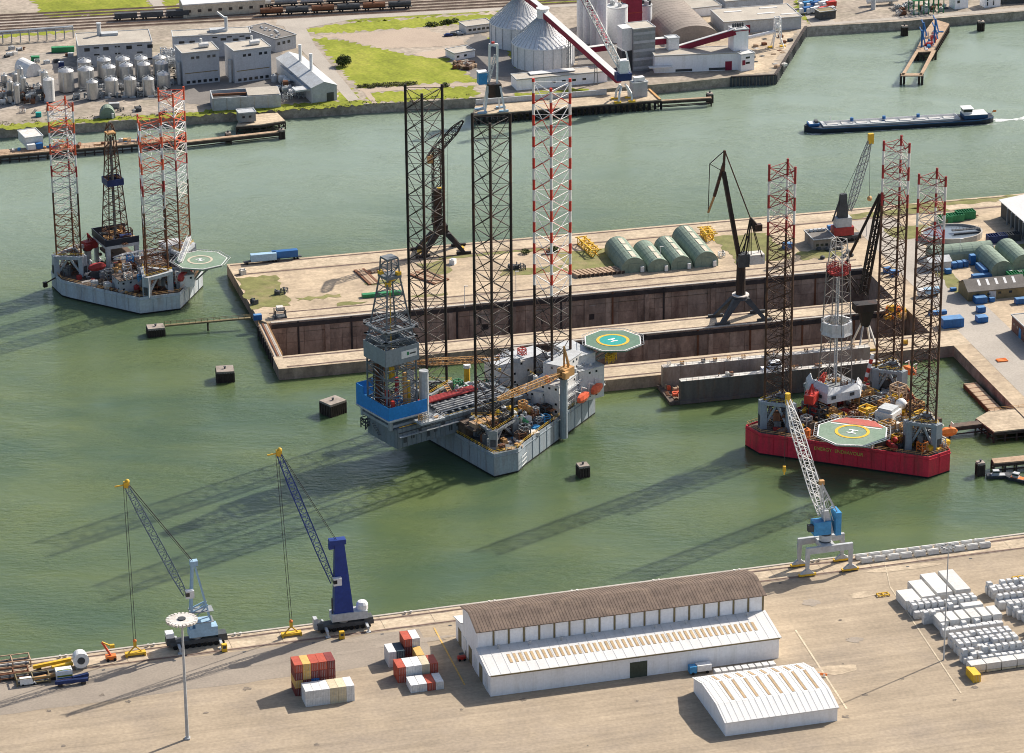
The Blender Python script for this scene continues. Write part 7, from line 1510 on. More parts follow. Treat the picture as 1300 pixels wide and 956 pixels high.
rows = [('back', [(108, 100, 18, 22), (133, 98, 18, 22), (157, 97, 18, 22), (180, 96, 17, 22), (203, 95, 17, 22)]), ('middle', [(110, 112, 21, 24), (139, 108, 18, 23), (161, 106, 18, 23), (183.5, 104.5, 17, 23), (206, 103, 17, 23)]), ('front', [(118, 126, 15, 22), (142, 121, 17, 20), (166, 122, 16, 22), (189, 121, 15, 21), (208, 112, 17, 18)])]
for rn_, r_ in rows:
    for k, (u, v, d_, h) in enumerate(r_): tank(u, v, d_, h, 'bright steel tank, %s in the %s row before the big factory hall' % (O5[k], rn_))
tank(85, 116, 20, 26, 'wide steel tank standing apart left of the tank rows'); tank(63, 129, 14, 28, 'tall white tank right of the pipe tangle', 'white_paint'); tank(58, 122, 9, 30, 'slim steel column behind the tall white tank')
for k, (u, v) in enumerate([(7, 120), (14, 131), (22, 132), (31, 126), (20, 118), (27, 114)]): tank(u, v, 7.5, 27 if k % 2 else 24, 'slim steel column at the left edge, %s counted from the edge' % O5[k], 'pipe_metal', 'slim columns at the left edge')
t = Thing('process_plant', 'tangle of pipes and frames between the slim columns and the white tank', 'pipework', P(44, 126), .1)
for k in range(110): gear(t, random.choice(['equipment_frame', 'pipe_stack', 'vent_pipe', 'mud_tank', 'pressure_tank']), random.choice(['steel_grey', 'rust', 'light_grey', 'dark_grey', 'offwhite_worn']), random.uniform(-16, 8), random.uniform(-7, 12), random.choice([0, 0, 2, 4]), 2.4, 2.2, 2.6, random.random()*.3)
t = Thing('process_plant', 'white pipes and vessels between the two factory halls', 'pipework', P(212, 92), .1)
for k in range(46): gear(t, random.choice(['equipment_frame', 'pipe_stack', 'vent_pipe', 'mud_tank', 'pressure_tank']), random.choice(['light_grey', 'white_paint', 'light_grey', 'steel_grey']), random.uniform(-3, 7), random.uniform(-6, 26), random.choice([0, 0, 3, 5]), 3, 2.6, 3, random.random()*.3)
t = Thing('process_plant', 'pipework and vessels between the block towers and the gabled hall', 'pipework', P(368, 118), .1)
for k in range(40): gear(t, random.choice(['equipment_frame', 'pipe_stack', 'vent_pipe', 'mud_tank', 'pressure_tank']), random.choice(['light_grey', 'dark_grey', 'steel_grey', 'rust']), random.uniform(-5, 7), random.uniform(-12, 26), random.choice([0, 0, 2, 4]), 2.4, 2.2, 2.6, random.random()*.3)
t = Thing('process_plant', 'pipe manifold running among the three tank rows', 'pipework', P(160, 118), .07)
for k in range(130): gear(t, random.choice(['equipment_frame', 'pipe_stack', 'vent_pipe', 'pipe_stack']), random.choice(['light_grey', 'steel_grey', 'dark_grey', 'offwhite_worn']), random.uniform(-24, 22), random.choice([-7, -1, 6, 12])+random.uniform(-1, 1), 0, 3, 2, 2.6, 0)
# ---- pipe rack and tracks
a, c = P(-30, 58), P(93, 49); d = c-a; t = Thing('pipe_rack', 'elevated pipe rack leading to the factory hall', 'pipe rack', a); mb = MB('light_grey')
for z, y in ((6, 0), (6, 1.2), (4.8, .6)): mb.tube((0, y, z), (d.x, d.y+y, z), .4, n=6)
mb.build('pipe', t)
for k in range(12): mb = MB('steel_grey'); q = d*(k/11); mb.beam((q.x, q.y-.3, 0), (q.x, q.y-.3, 6), .3); mb.beam((q.x, q.y+1.6, 0), (q.x, q.y+1.6, 6), .3); mb.beam((q.x, q.y-.5, 5.4), (q.x, q.y+1.8, 5.4), .3); mb.build('trestle', t)
# ---- rail wagons
def wagon(track, u, lab, mat, kind):
    a, rd_ = RAIL[track]; q = P(u, 30); s = (q-a).dot(rd_); p = a+rd_*s; 
    for _ in range(3):                      # slide along the rail until it stands at the right column
        k = p-CAM; uu = 650+FPX*k.dot(RT)/k.dot(FW); p = p+rd_*((u-uu)/2.6)
    t = Thing('rail_wagon', lab, 'wagon', (p.x, p.y, 4.9), math.atan2(rd_.y, rd_.x), 'rail wagons on the far tracks')
    mb = MB(mat)
    if kind: mb.tube((-5.6, 0, 2.5), (5.6, 0, 2.5), 1.4, n=12); mb.cyl(0, 0, 3.8, 4.3, .5, n=8)
    else: mb.bb(-5.6, 5.6, -1.3, 1.3, 1.2, 3.6)
    mb.build('body', t); mb = MB('dark_grey'); mb.bb(-6.2, 6.2, -1.1, 1.1, .8, 1.1); mb.build('frame', t)
    for x in (-4.4, -3, 3, 4.4): mb = MB('rubber'); mb.tube((x, -.8, .4), (x, .8, .4), .45, n=8); mb.build('wheelset', t)
for k in range(6): wagon(1, 345+k*32.5, 'dark tank wagon, %s of the train behind the access road' % O5[k], 'dark_grey' if k % 2 else 'rust', True)
for k in range(3): wagon(2, 160+k*33, 'dark box wagon, %s of the short train before the cream shed' % O5[k], 'dark_grey', False)
for k in range(5): wagon(4, 330+k*33, 'pale tank wagon, %s in the train at the top edge' % O5[k], ['light_grey', 'steel_grey'][k % 2], True)
# ---- big silos
def silo(u, v, lab, hw, ha, r=14.9):
    p = P(u, v); t = Thing('grain_silo', lab, 'silo', p, 0, 'cone-roofed grain silos'); mb = MB('silo_white'); mb.lathe(0, 0, [(r, 0), (r, hw)], 40); mb.build('wall', t, False)
    mb = MB('silo_white'); mb.lathe(0, 0, [(r+.3, hw), (r+.2, hw+.5), (r*.6, hw+(ha-hw)*.42), (2.6, ha), (2.4, ha)], 40); rf_ = mb.build('roof', t, False)
    rb_ = MB('light_grey'); rb_.beam((r+.12, 0, 0), (r+.12, 0, hw), .35); q = rb_.mesh('wall_rib'); rr = MB('light_grey'); rr.beam((r+.2, 0, hw+.5), (2.6, 0, ha), .18); q2 = rr.mesh('roof_rib')
    for k in range(20): link('wall_rib', q, t, (0, 0, 0), k*math.tau/20)
    for k in range(40): link('roof_rib', q2, rf_, (0, 0, .12), k*math.tau/40)
    mb = MB('clean_white'); mb.cyl(0, 0, ha, ha+4.5, 2.8, n=16); mb.cyl(0, 0, ha+4.5, ha+4.8, 3.2, n=16); mb.build('head_house', t)
    mb = MB('steel_grey'); lattice_col(mb, (r*.8, -r*.72, 0), (r*.8, -r*.72, hw+6), 2.2, 2.2, 6, 0, .2, .12); mb.build('stair_tower', t)
    return t
s2 = silo(689.5, 80, 'white cone-roofed grain silo in front of its twin', 10.5, 22.5); s1 = silo(661, 54, 'white cone-roofed grain silo behind the other', 10.5, 22.5)
for k, (u, v) in enumerate([(739, 50), (747, 54), (756, 58), (764, 61)]):
    p = P(u, v); t = Thing('concrete_silo', 'tall white concrete silo tube, %s from the cone-roofed silos' % O5[k], 'silo', p, 0, 'row of silo tubes'); mb = MB('silo_white'); mb.cyl(0, 0, 0, 33, 2.6, n=18); mb.build('tube', t); mb = MB('light_grey'); mb.cyl(0, 0, 33, 33.8, 2.8, n=18); mb.build('rim', t)
for k, (u, v, r, h, lab) in enumerate([(783, 51, 5.3, 17, 'wide white silo drum with pipework on top'), (770, 30, 5.6, 20, 'white silo drum behind the wide one'), (819, 34, 3.4, 11, 'small white drum beside the maroon tower')]):
    t = Thing('concrete_silo', lab, 'silo', P(u, v), 0, 'white silo drums'); mb = MB('silo_white'); mb.cyl(0, 0, 0, h, r, n=24); mb.build('drum', t); mb = MB('light_grey'); mb.cyl(0, 0, h, h+.5, r+.15, n=24); mb.build('rim', t)
    for j in range(5): gear(t, random.choice(['equipment_box', 'vent_pipe', 'mud_tank']), random.choice(['light_grey', 'dark_grey']), random.uniform(-r*.5, r*.5), random.uniform(-r*.5, r*.5), h+.5, 2, 2, 2)
t, w_ = bld('elevator_tower', 'maroon elevator tower rising among the white silos', 'tower', (794, 48), (815, 46), 7, 20, 'maroon', 'maroon'); mb = MB('dark_red_paint'); mb.bb(-.2, w_+.2, -.1, 0, 12, 12.5); mb.build('band', t)
t, w_ = bld('process_tower', 'dark grey banded process tower behind the quay', 'tower', (804, 91), (831.5, 88), 11, 20.5, 'steel_grey', 'roof_tan')
for k in range(9): mb = MB('steel_grey' if k % 2 else 'wall_grey'); mb.bb(0, w_, -.12, 0, 1+k*2.1, 2.2+k*2.1); mb.build('cladding_band', t)
mb = MB('clean_white'); mb.bb(-5, 0, 2, 9, 10, 21); mb.mat('dark_grey').bb(-5, 0, 2, 9, 0, 10); mb.build('side_tower', t)
def gallery(lab, a, b_, w_=2.6, h=2.6, side='maroon', legs=()):
    a = Vector(a); b_ = Vector(b_); t = Thing('conveyor_gallery', lab, 'conveyor', (a.x, a.y, 4.5)); o = Vector((a.x, a.y, 4.5)); a2, b2 = a-o, b_-o
    mb = MB(side); mb.beam(a2, b2, w_, h); mb.build('gallery_wall', t); mb = MB('roof_white'); u_ = Vector((0, 0, h/2+.12)); mb.beam(a2+u_, b2+u_, w_+.3, .24); mb.build('gallery_roof', t)
    for f in legs: q = a2.lerp(b2, f); mb = MB('steel_grey'); mb.beam((q.x-.9, q.y, 0), (q.x-.3, q.y, q.z-h/2), .4); mb.beam((q.x+.9, q.y, 0), (q.x+.3, q.y, q.z-h/2), .4); mb.beam((q.x-.7, q.y, q.z*.5), (q.x+.7, q.y, q.z*.5), .25); mb.build('trestle', t)
    return t
sa = s2.pos+Vector((0, 0, 25)); qb = P(786, 119); qb.z = 12; gallery('long maroon conveyor from the front silo down to the ship loader', sa, (qb.x, qb.y, 11), 3, 2.8, legs=(.35, .7))
sb = s1.pos+Vector((0, 0, 25)); gallery('short maroon conveyor linking the two cone-roofed silos', sb, sa+Vector((0, 2, .5)), 2.4, 2.4)
gallery('maroon conveyor descending past the concrete silo tubes', P(736, -12, 34), PV(771, 56, P(772, 70), 0), 2.2, 2.2); gallery('short level maroon conveyor behind the ship loader', PV(742, 64, P(742, 80), 0), PV(772, 60, P(772, 78), 0), 2.2, 2.6)
tw = P(855, 82); gallery('maroon conveyor leaving the banded tower', PV(830, 53, P(832, 85), DA), PV(850, 51, tw, DA), 2.4, 2.8); gallery('maroon conveyor climbing to the quay tower', PV(860, 62, tw, DA), PV(934, 40, P(936, 86), DA), 2.6, 2.8)
t, w_ = bld('transfer_tower', 'small pale transfer tower between two conveyors', 'tower', (848.5, 86), (862, 84.5), 5, 14, 'silo_white', 'light_grey')
t, w_ = bld('quay_tower', 'square pale tower with red rim at the conveyor end', 'tower', (931, 87), (949.5, 85), 7, 18.5, 'wall_white', 'light_grey'); mb = MB('maroon'); mb.bb(-.35, w_+.35, -.36, -.3, 18.1, 18.5); mb.build('rim', t)
for k in range(5): gear(t, 'mud_tank', 'dark_grey', 1+k*1.2, 3.5, 19.2, 1.2, 1.2, 2)
t, w_ = bld('loading_hall', 'long white loading hall along the corner quay', 'building', (831, 93), (940, 88.5), 11, 8.2, 'wall_white', 'roof_tan', 0); windows(t, [(w_*.86, 0)], 3.2, 4.4, 'maroon', name='door'); windows(t, [(14, .3), (30, .3)], 8, 1.2, 'dark_grey', name='dock_opening'); mb = MB('roof_white'); mb.bb(-3, 8, -3.4, -.2, 3.4, 3.7); mb.build('canopy', t)
t, w_ = bld('pump_house', 'white pump house with maroon doors on the corner quay', 'building', (940.5, 91), (957.5, 88.5), 6, 8, 'wall_white', 'roof_white'); windows(t, [(1.5, 3)], 1.6, 2.4, 'maroon', name='door'); windows(t, [(3.6, 3.4), (3.6, 6)], 2.2, .9)
vault('bulk_store', 'huge grey-brown arched bulk store roof behind the banded tower', 'storage hall', P(914, 51.5)-_ex*27, DA, 27, 72, 8.5, 'arch_roof', None, False, 1.0, True, 24)
t, w_ = bld('warehouse', 'grey warehouse with roof lights at the top, nearest the corner quay', 'warehouse', (919, 44), (1017, 36.5), 23, 6, 'light_grey', 'roof_tan'); windows(t, [(w_*.3, 0)], 3, 4, 'maroon', name='door')
for (x, y) in [(5, 16), (20, 9), (24, 18), (31, 5)]: mb = MB('roof_white'); mb.bb(x, x+9, y, y+1.5, 6.35, 6.5); mb.build('roof_light', t)
t, w_ = bld('warehouse', 'grey warehouse with roof lights behind the nearer one', 'warehouse', (921, 16.5), (994, 10), 26, 5.6, 'light_grey', 'roof_tan')
for (x, y) in [(6, 8), (18, 12)]: mb = MB('roof_white'); mb.bb(x, x+8, y, y+1.5, 5.95, 6.1); mb.build('roof_light', t)
t, w_ = bld('warehouse', 'small white store left of the grey warehouses', 'warehouse', (879, 22), (916, 18), 16, 4.2, 'wall_white', 'roof_tan')
# ---- far quay and its cranes
t = pile_jetty('loading_quay', 'dark piled loading quay below the grain silos', [(600, 146), (839, 126.5), (822, 113), (604, 131)], 4.7, deck='quay_strip', step=3)
fm = MB('rubber'); fm.box(0, -.6, .4, 1.0, .9, 3.2); fm = fm.mesh('fender')
for k in range(34): a = t.L(600, 147.5, 4)+(t.L(839, 128, 4)-t.L(600, 147.5, 4))*(k/33); link('fender', fm, t, (a.x, a.y, 0))
a = t.L(604, 133, 4.7); c = t.L(770, 120, 4.7); mb = MB('light_grey'); mb.beam((a.x, a.y, 6), (c.x, c.y, 6), .6, 2.4); mb.build('pipe_barrier', t); a = t.L(824, 114, 4.7); c = t.L(838, 127, 4.7); mb = MB('ochre'); mb.beam((a.x, a.y, 5), (c.x, c.y, 5), 1.0, .5); mb.build('edge_kerb', t)
t = pile_jetty('mooring_walkway', 'thin mooring walkway running off the loading quay', [(840, 126.5), (903, 122.5), (903, 124), (840, 128)], 4.2, step=22); dolphin(901, 130, 2.6, 2.6, 4.6, 'dark post at the end of the mooring walkway', DA)
def pale_crane(lab, feet, V, top, cab):
    pass
pos = P(624, 141); t = Thing('quay_crane', 'white portal crane with tall double mast and blue cabin on the loading quay', 'crane', pos, DA); V = lambda u, v: t.loc(PV(u, v, pos, 0.0))
for (u0, u1, dy) in [(614, 619, -3), (639, 634, -3), (616, 620, 3), (636, 633, 3)]:
    a, c = V(u0, 142), V(u1, 108); mb = MB('clean_white'); mb.beam((a.x, a.y+dy, .8), (c.x, c.y+dy*.5, c.z), .8); mb.build('leg', t)
for x in (-5, 5):
    for y in (-3, 3): mb = MB('pale_blue'); mb.bb(x-2.2, x+2.2, y-.6, y+.6, 0, 1); mb.build('bogie', t)
a, c = V(615, 116), V(640, 107); mb = MB('black_steel'); mb.bb(V(619, 116).x, V(636, 116).x, -2.5, 2.5, V(624, 122).z, V(624, 106).z); mb.build('slew_house', t)
for (u, u2) in [(621, 621.5), (631, 631.5)]: a, c = V(u, 108), V(u2, 57); mb = MB('clean_white'); mb.beam(a, c, .9); mb.build('mast', t)
a, c = V(620.5, 57), V(632, 57); mb = MB('clean_white'); mb.beam(a, c, 1.1); mb.mat('red_paint').box((a.x+c.x)/2, a.y, a.z+.5, 1.4, 1, .8); mb.build('mast_head', t)
a = V(612, 98); mb = MB('mid_blue'); mb.box(a.x, a.y, a.z-3, 4, 4, 5.5); mb.mat('clean_white').box(a.x, a.y, a.z+2.5, 4.4, 4.4, .4); mb.build('cabin', t); a, c = V(618, 108), V(629, 70); mb = MB('light_grey'); lattice_col(mb, a, c, 1.6, 1.0, 6, 0, .2, .12); mb.build('lattice_strut', t)
pos = P(791, 128); t = Thing('ship_loader', 'white and blue ship loader with long raised lattice boom on the loading quay', 'crane', pos, DA); V = lambda u, v: t.loc(PV(u, v, pos, 0.0))
for (u0, u1) in [(783, 788), (801, 795)]:
    for dy in (-3, 3): a, m1, c = V(u0, 128), V(u0+(1 if u0 < 790 else -1), 117), V(u1, 108); mb = MB('clean_white'); mb.beam((a.x, dy, .8), (m1.x, dy*.9, m1.z), .8); mb.beam((m1.x, dy*.9, m1.z), (c.x, dy*.4, c.z), .8); mb.build('leg', t)
for x in (-3.4, 3.4):
    for y in (-3, 3): mb = MB('yellow'); mb.bb(x-1.6, x+1.6, y-.6, y+.6, 0, .9); mb.build('bogie', t)
a, c = V(781, 101), V(801, 92); mb = MB('navy'); mb.bb(a.x, c.x, -2.5, 2.5, a.z, c.z); mb.build('machinery_deck', t); mb = MB('clean_white'); mb.bb(V(785, 92).x, V(797, 92).x, -2, 2, c.z, V(790, 76).z); mb.build('machinery_house', t)
a, c = V(790, 90), V(737, -12); mb = MB('clean_white'); boom(mb, a, c, 2, 2.8, 2, 18, .4, .25); mb.build('boom', t); a, c = V(801, 94), V(795, 66); mb = MB('clean_white'); mb.beam(a, c, .7); mb.beam(c, V(770, 52), .2); mb.build('back_mast', t)
t, w_ = bld('sampling_house', 'pale grey transformer house at the end of the loading quay', 'building', (804, 125), (822, 123), 5, 7, 'wall_grey', 'light_grey'); mb = MB('white_paint'); mb.bb(1, 6, 1, 4, 7.6, 9.4); mb.build('roof_unit', t)
pos = P(986, 60); t = Thing('quay_crane', 'small white loader with level tube boom on the corner quay', 'crane', pos, DA); V = lambda u, v: t.loc(PV(u, v, pos, 0.0))
for (u0, u1) in [(980, 983), (994, 990)]:
    for dy in (-1.5, 1.5): a, c = V(u0, 60), V(u1, 45); mb = MB('clean_white'); mb.beam((a.x, a.y+dy, .3), (c.x, c.y+dy*.4, c.z), .5); mb.build('leg', t)
a, c = V(983, 46), V(992, 22); mb = MB('clean_white'); lattice_col(mb, ((a.x+c.x)/2, a.y, a.z), ((a.x+c.x)/2, a.y, c.z), 3.2, 2.6, 4, 0, .4, .25); mb.ball((a.x+c.x)/2, a.y, (a.z+c.z)/2, 1.6, 8); mb.build('tower', t); mb = MB('clean_white'); mb.tube(V(949, 48), V(985, 40), .9, n=10); mb.build('tube_boom', t)
for x in (-3, 3): mb = MB('yellow'); mb.bb(x-1.4, x+1.4, -.6, .6, 0, .8); mb.build('bogie', t)
# ---- left jetties
t = pile_jetty('long_jetty', 'long dark piled jetty along the left bank', [(-250, 207), (0, 190), (226, 172), (226, 178), (0, 197.5), (-250, 216)], 3.6, step=4); rails(t, [t.L(0, 197, 3.6)[:2], t.L(226, 178, 3.6)[:2]], 3.6, 'rust', False)
clutter(t, [t.L(8, 195, 3.6)[:2], t.L(220, 177, 3.6)[:2], t.L(220, 174, 3.6)[:2], t.L(8, 191, 3.6)[:2]], 3.6, 40, ['offwhite_worn', 'clean_white', 'mid_blue', 'rust', 'light_grey', 'ochre'], .8)
t, w_ = bld('jetty_ramp_house', 'white ramp house with blue boxes on the long jetty', 'building', (33, 187), (55, 184), 12, 4, 'white_paint', 'offwhite_worn', 0); mb = MB('blue'); mb.bb(4, 7, -3, -.5, -.6, 1.8); mb.mat('clean_white').bb(0, 3.6, -3, -.5, -.6, 1.8); mb.build('locker', t)
t = pile_jetty('mooring_walkway', 'thin mooring walkway continuing the long jetty', [(228, 179), (358, 165), (358, 167), (228, 181.5)], 3.4, step=16)
for (u, v, lab) in [(290, 180, 'dark mooring post midway along the thin walkway'), (358, 176, 'dark mooring post at the outer end of the thin walkway'), (231, 184, 'dark mooring post where the thin walkway begins')]: dolphin(u, v, 2.4, 2.4, 4.4, lab, DA)
t = pile_jetty('jetty_platform', 'small jetty platform with grey cabin in front of the concrete basin', [(300, 160), (306, 146), (352, 143), (362, 153), (330, 158)], 4.0, deck='quay_strip', step=3)
t, w_ = bld('jetty_cabin', 'grey steel cabin on the small jetty platform', 'building', (304, 156), (325, 154), 6, 4.2, 'steel_grey', 'light_grey'); windows(t, [(2, 2), (5, 2)], 1.2, 1)
# ---- loading pier at the right with blue arms
t = pile_jetty('loading_pier', 'timber loading pier with open end reaching into the channel', [(1162, 66), (1184, 65), (1205, 30), (1186, 24), (1174, 40)], 4.6, deck='wood', step=3)
for (px) in [[(1144, 95), (1148, 95), (1166, 65), (1162, 65)], [(1167, 95), (1171, 95), (1188, 64), (1183, 64)], [(1144, 93), (1171, 93), (1171, 96), (1144, 96)]]:
    pts = [t.L(u, v, 4.6) for u, v in px]; mb = MB('wood'); mb.prism([(p.x, p.y) for p in pts], 4.1, 4.62); mb.build('walkway', t)
    mb = MB('dark_wood')
    for p in pts: mb.box(p.x, p.y, -4, 1.0, 1.0, 8.4)
    mb.build('piles', t)
for k, (u, v) in enumerate([(1170, 60), (1172, 50), (1186, 54), (1187, 45)]):
    p = t.L(u, v, 4.6); mb = MB('blue'); mb.cyl(p.x, p.y, 4.6, 13, .5, n=8); mb.beam((p.x, p.y, 13), (p.x+1.4, p.y-2, 7), .5); mb.beam((p.x, p.y, 12), (p.x-1, p.y+2.5, 14), .5); mb.build('loading_arm', t)
clutter(t, [t.L(1172, 62, 4.6)[:2], t.L(1183, 62, 4.6)[:2], t.L(1192, 40, 4.6)[:2], t.L(1178, 44, 4.6)[:2]], 4.6, 28, ['white_paint', 'light_grey', 'offwhite_worn', 'mid_blue', 'red_paint'], .7)
# ---- top right yard
t = Thing('pipe_gantry', 'green steel pipe gantry behind the loading pier', 'gantry', P(1172, 16), DA)
for k in range(7): mb = MB('green'); mb.beam((-6+k*2.6, -3, 0), (-6+k*2.6, -3, 7), .35); mb.beam((-6+k*2.6, 5, 0), (-6+k*2.6, 5, 7), .35); mb.beam((-6+k*2.6, -3, 7), (-6+k*2.6, 5, 7), .4); mb.build('portal', t)
mb = MB('green'); [mb.beam((-7, y, 7.3), (11, y, 7.3), .45) for y in (-3, -1, 1, 3, 5)]; mb.build('beam', t)
t = Thing('storage_bullet', 'long white horizontal gas tank at the top right', 'tank', P(1120, 6), DA); mb = MB('clean_white'); mb.tube((-8, 0, 3), (8, 0, 3), 1.9, n=14); mb.build('vessel', t); mb = MB('concrete'); mb.bb(-5, -4, -1.4, 1.4, 0, 1.6); mb.bb(4, 5, -1.4, 1.4, 0, 1.6); mb.build('saddle', t)
t = Thing('chimney', 'grey chimney beside the long white gas tank', 'chimney', P(1108.5, 12)); mb = MB('light_grey'); mb.cyl(0, 0, 0, 9, 1.2, .9, n=10); mb.build('shaft', t); mb = MB('dark_grey'); mb.cyl(0, 0, 9, 9.3, 1.0, n=10); mb.build('rim', t)
t, w_ = bld('dark_kiosk', 'dark square kiosk on the grass at the bank top', 'building', (1041, 26), (1061, 23.5), 6, 4, 'dark_grey', 'olive_steel'); windows(t, [(2, 1.6), (5, 1.6)], 1.2, 1)
t, w_ = bld('white_plant_house', 'white cube plant house right of the green gantry', 'building', (1212, 12), (1229, 10), 6, 6, 'wall_white', 'roof_white'); windows(t, [(2, 3)], 1.4, 1.4); t, w_ = bld('white_plant_house', 'white cube plant house with dark bands at the top right', 'building', (1250, 10), (1270, 8), 6, 6, 'wall_white', 'roof_white'); windows(t, [(1.5, 1), (1.5, 3.4), (4.8, 1), (4.8, 3.4)], .7, 2.0, 'dark_grey'); t, w_ = bld('long_shed', 'dark shed at the top right corner', 'building', (1272, 6), (1330, 1), 8, 5, 'dark_grey', 'roof_dark'); windows(t, [(2+k*3, 2) for k in range(6)])
t = Thing('process_plant', 'jumble of vessels and pipes around the green gantry', 'pipework', P(1150, 14), DA)
for k in range(46): gear(t, random.choice(['equipment_frame', 'pipe_stack', 'mud_tank', 'pressure_tank']), random.choice(['dark_grey', 'steel_grey', 'rust', 'light_grey', 'offwhite_worn']), random.uniform(-6, 22), random.uniform(-7, 9), 0, 2.6, 2.4, 2.4, random.random()*.3)
for k in range(12):
    u, v = 1024+(k % 4)*9.5+random.uniform(-1, 1), 17-(k//4)*7; m_ = ['blue', 'clean_white', 'red_paint', 'light_grey', 'mid_blue'][k % 5]
    t = Thing('parked_truck', '%s lorry, place %s in the %s row of the lorry park' % (['blue', 'white', 'red', 'grey', 'bright blue'][k % 5], O5[k % 4], ['front', 'middle', 'back'][k//4]), 'lorry', P(u, v), DA+.1, 'lorry park'); mb = MB(m_); mb.bb(-2.2, 3.2, -1.2, 1.2, 1, 3.4); mb.build('cargo_box', t); mb = MB('clean_white'); mb.bb(-4.2, -2.4, -1.15, 1.15, .6, 2.9); mb.build('cab', t); mb = MB('rubber'); [mb.tube((x, -1.1, .5), (x, 1.1, .5), .5, n=8) for x in (-3.4, 1, 2.4)]; mb.build('axles', t)
for k, (u, v, m_) in enumerate([(575, 45, 'dark_grey'), (569, 46, 'navy'), (583, 44, 'light_grey')]):
    t = Thing('parked_car', ['dark grey', 'navy blue', 'silver'][k]+' car parked at the edge of the bare lot', 'car', P(u, v), DA, 'cars by the gatehouse'); mb = MB(m_); mb.bb(-2.1, 2.1, -.9, .9, .35, .95); mb.hexa([(-1.4, -.85, .95), (1.2, -.85, .95), (1.2, .85, .95), (-1.4, .85, .95)], [(-1, -.7, 1.5), (.7, -.7, 1.5), (.7, .7, 1.5), (-1, .7, 1.5)]); mb.build('body', t); mb = MB('rubber'); [mb.tube((x, -.95, .33), (x, .95, .33), .33, n=8) for x in (-1.3, 1.3)]; mb.build('axles', t)
t = Thing('scrap_pile', 'rusty scrap pile between the white cabin and the quay crane', 'scrap pile', P(590, 85))
for k in range(30): gear(t, random.choice(['equipment_frame', 'pipe_stack', 'winch', 'equipment_box']), random.choice(['rust', 'wood', 'brown_steel', 'offwhite_worn']), random.uniform(-5, 6), random.uniform(-5, 5), 0, 2, 2, 1.6, random.random()*3)
for k in range(44):
    u, v = random.choice([(random.uniform(20, 230), random.uniform(138, 146)), (random.uniform(0, 90), random.uniform(62, 82)), (random.uniform(345, 395), random.uniform(68, 120))])
    gk, gm = random.choice(list(GEAR)), random.choice(['offwhite_worn', 'dark_grey', 'light_grey', 'rust'])
    t = Thing('yard_equipment', '%s %s lying %s' % ({'offwhite_worn': 'dirty white', 'dark_grey': 'dark grey', 'light_grey': 'pale grey', 'rust': 'rusty'}[gm], gk.replace('_', ' '), 'on the bank below the tanks' if v > 130 else ('beside the white hangar yard' if u < 100 else 'between the block towers and gabled hall')), 'equipment', P(u, v), random.random(), 'scattered gear in the factory yard'); gear(t, gk, gm, 0, 0, 0, 2.6, 2, 1.6)
for k in range(18):
    u, v = 880+random.uniform(0, 110), 0; u = random.uniform(950, 1005); v = random.uniform(45, 88)
    v = 45+k*2.4; gk, gm = random.choice(['equipment_box', 'pipe_stack']), random.choice(['wood', 'offwhite_worn', 'rust', 'dark_grey'])
    t = Thing('yard_equipment', '%s %s on the corner quay, %s from the grey warehouse' % ({'wood': 'timber', 'offwhite_worn': 'pale', 'rust': 'rusty', 'dark_grey': 'dark'}[gm], 'crate' if gk == 'equipment_box' else 'pipe stack', (ORD+['thirteenth', 'fourteenth', 'fifteenth', 'sixteenth', 'seventeenth', 'eighteenth'])[k]), 'equipment', P(u, v), random.random(), 'gear on the corner quay'); gear(t, gk, gm, 0, 0, 0, 2.2, 2, 1.2)
# ---- vegetation: bush, scrub
def leaves(mb, cx, cy, cz, rx, ry, rz_, n_, s=.5, rnd=random):
    for _ in range(n_):
        while True:
            a, b_, c = rnd.uniform(-1, 1), rnd.uniform(-1, 1), rnd.uniform(-.7, 1)
            if .2 < a*a+b_*b_+c*c < 1: break
        p = Vector((cx+a*rx, cy+b_*ry, cz+c*rz_)); d1 = Vector((rnd.uniform(-1, 1), rnd.uniform(-1, 1), rnd.uniform(-.5, .5))).normalized()*s*rnd.uniform(.6, 1.3); d2 = Vector((rnd.uniform(-1, 1), rnd.uniform(-1, 1), rnd.uniform(-1, 1))).normalized()*s*rnd.uniform(.6, 1.2)
        mb.poly([p-d1, p-d2, p+d1, p+d2])
t = Thing('round_bush', 'single dark round bush on the green field', 'bush', P(435, 84)); mb = MB('foliage')
for k in range(9): a = k*2.4; leaves(mb, 2.2*math.cos(a)*(k % 3)/2, 1.8*math.sin(a)*(k % 3)/2, 2.8+random.uniform(-.6, 1.2), 2.4, 2.2, 2.0, 260, .38)
mb.build('crown', t); mb = MB('dark_wood'); mb.cyl(0, 0, 0, 2.4, .3, .15, n=6); [mb.beam((0, 0, 1.4), (1.6*math.cos(k*1.6), 1.6*math.sin(k*1.6), 3.2), .15) for k in range(4)]; mb.build('trunk', t)
mb = MB('scrub'); 
for k in range(34): q = P(457+k*2.1, 111-k*.13+random.uniform(-1.5, 1.5)); leaves(mb, q.x, q.y, 4.9, 1.6, 1.4, .9, 60, .35)
tag(mb.build('scrub'), 'dry scrub row along the lower edge of the field', kind='stuff')
mb = MB('foliage')
for (u, v) in [(566, 110), (568, 29), (563, 31), (571, 30), (578, 28), (545, 33), (552, 33), (700, 320), (705, 319), (667, 322)]: q = P(u, v); leaves(mb, q.x, q.y, 5.4, 2.0, 1.6, 1.2, 160, .38)
tag(mb.build('scrub'), 'small dark shrubs at the field edge', kind='stuff')
mb = MB('scrub')
for k in range(120): u = random.uniform(0, 600); q = P(u, 158-(u*.058)+random.uniform(-3, 3)); leaves(mb, q.x, q.y, 4.6, 1.2, 1.0, .5, 14, .3)
tag(mb.build('bank_weeds'), 'weeds along the far bank top', kind='stuff')
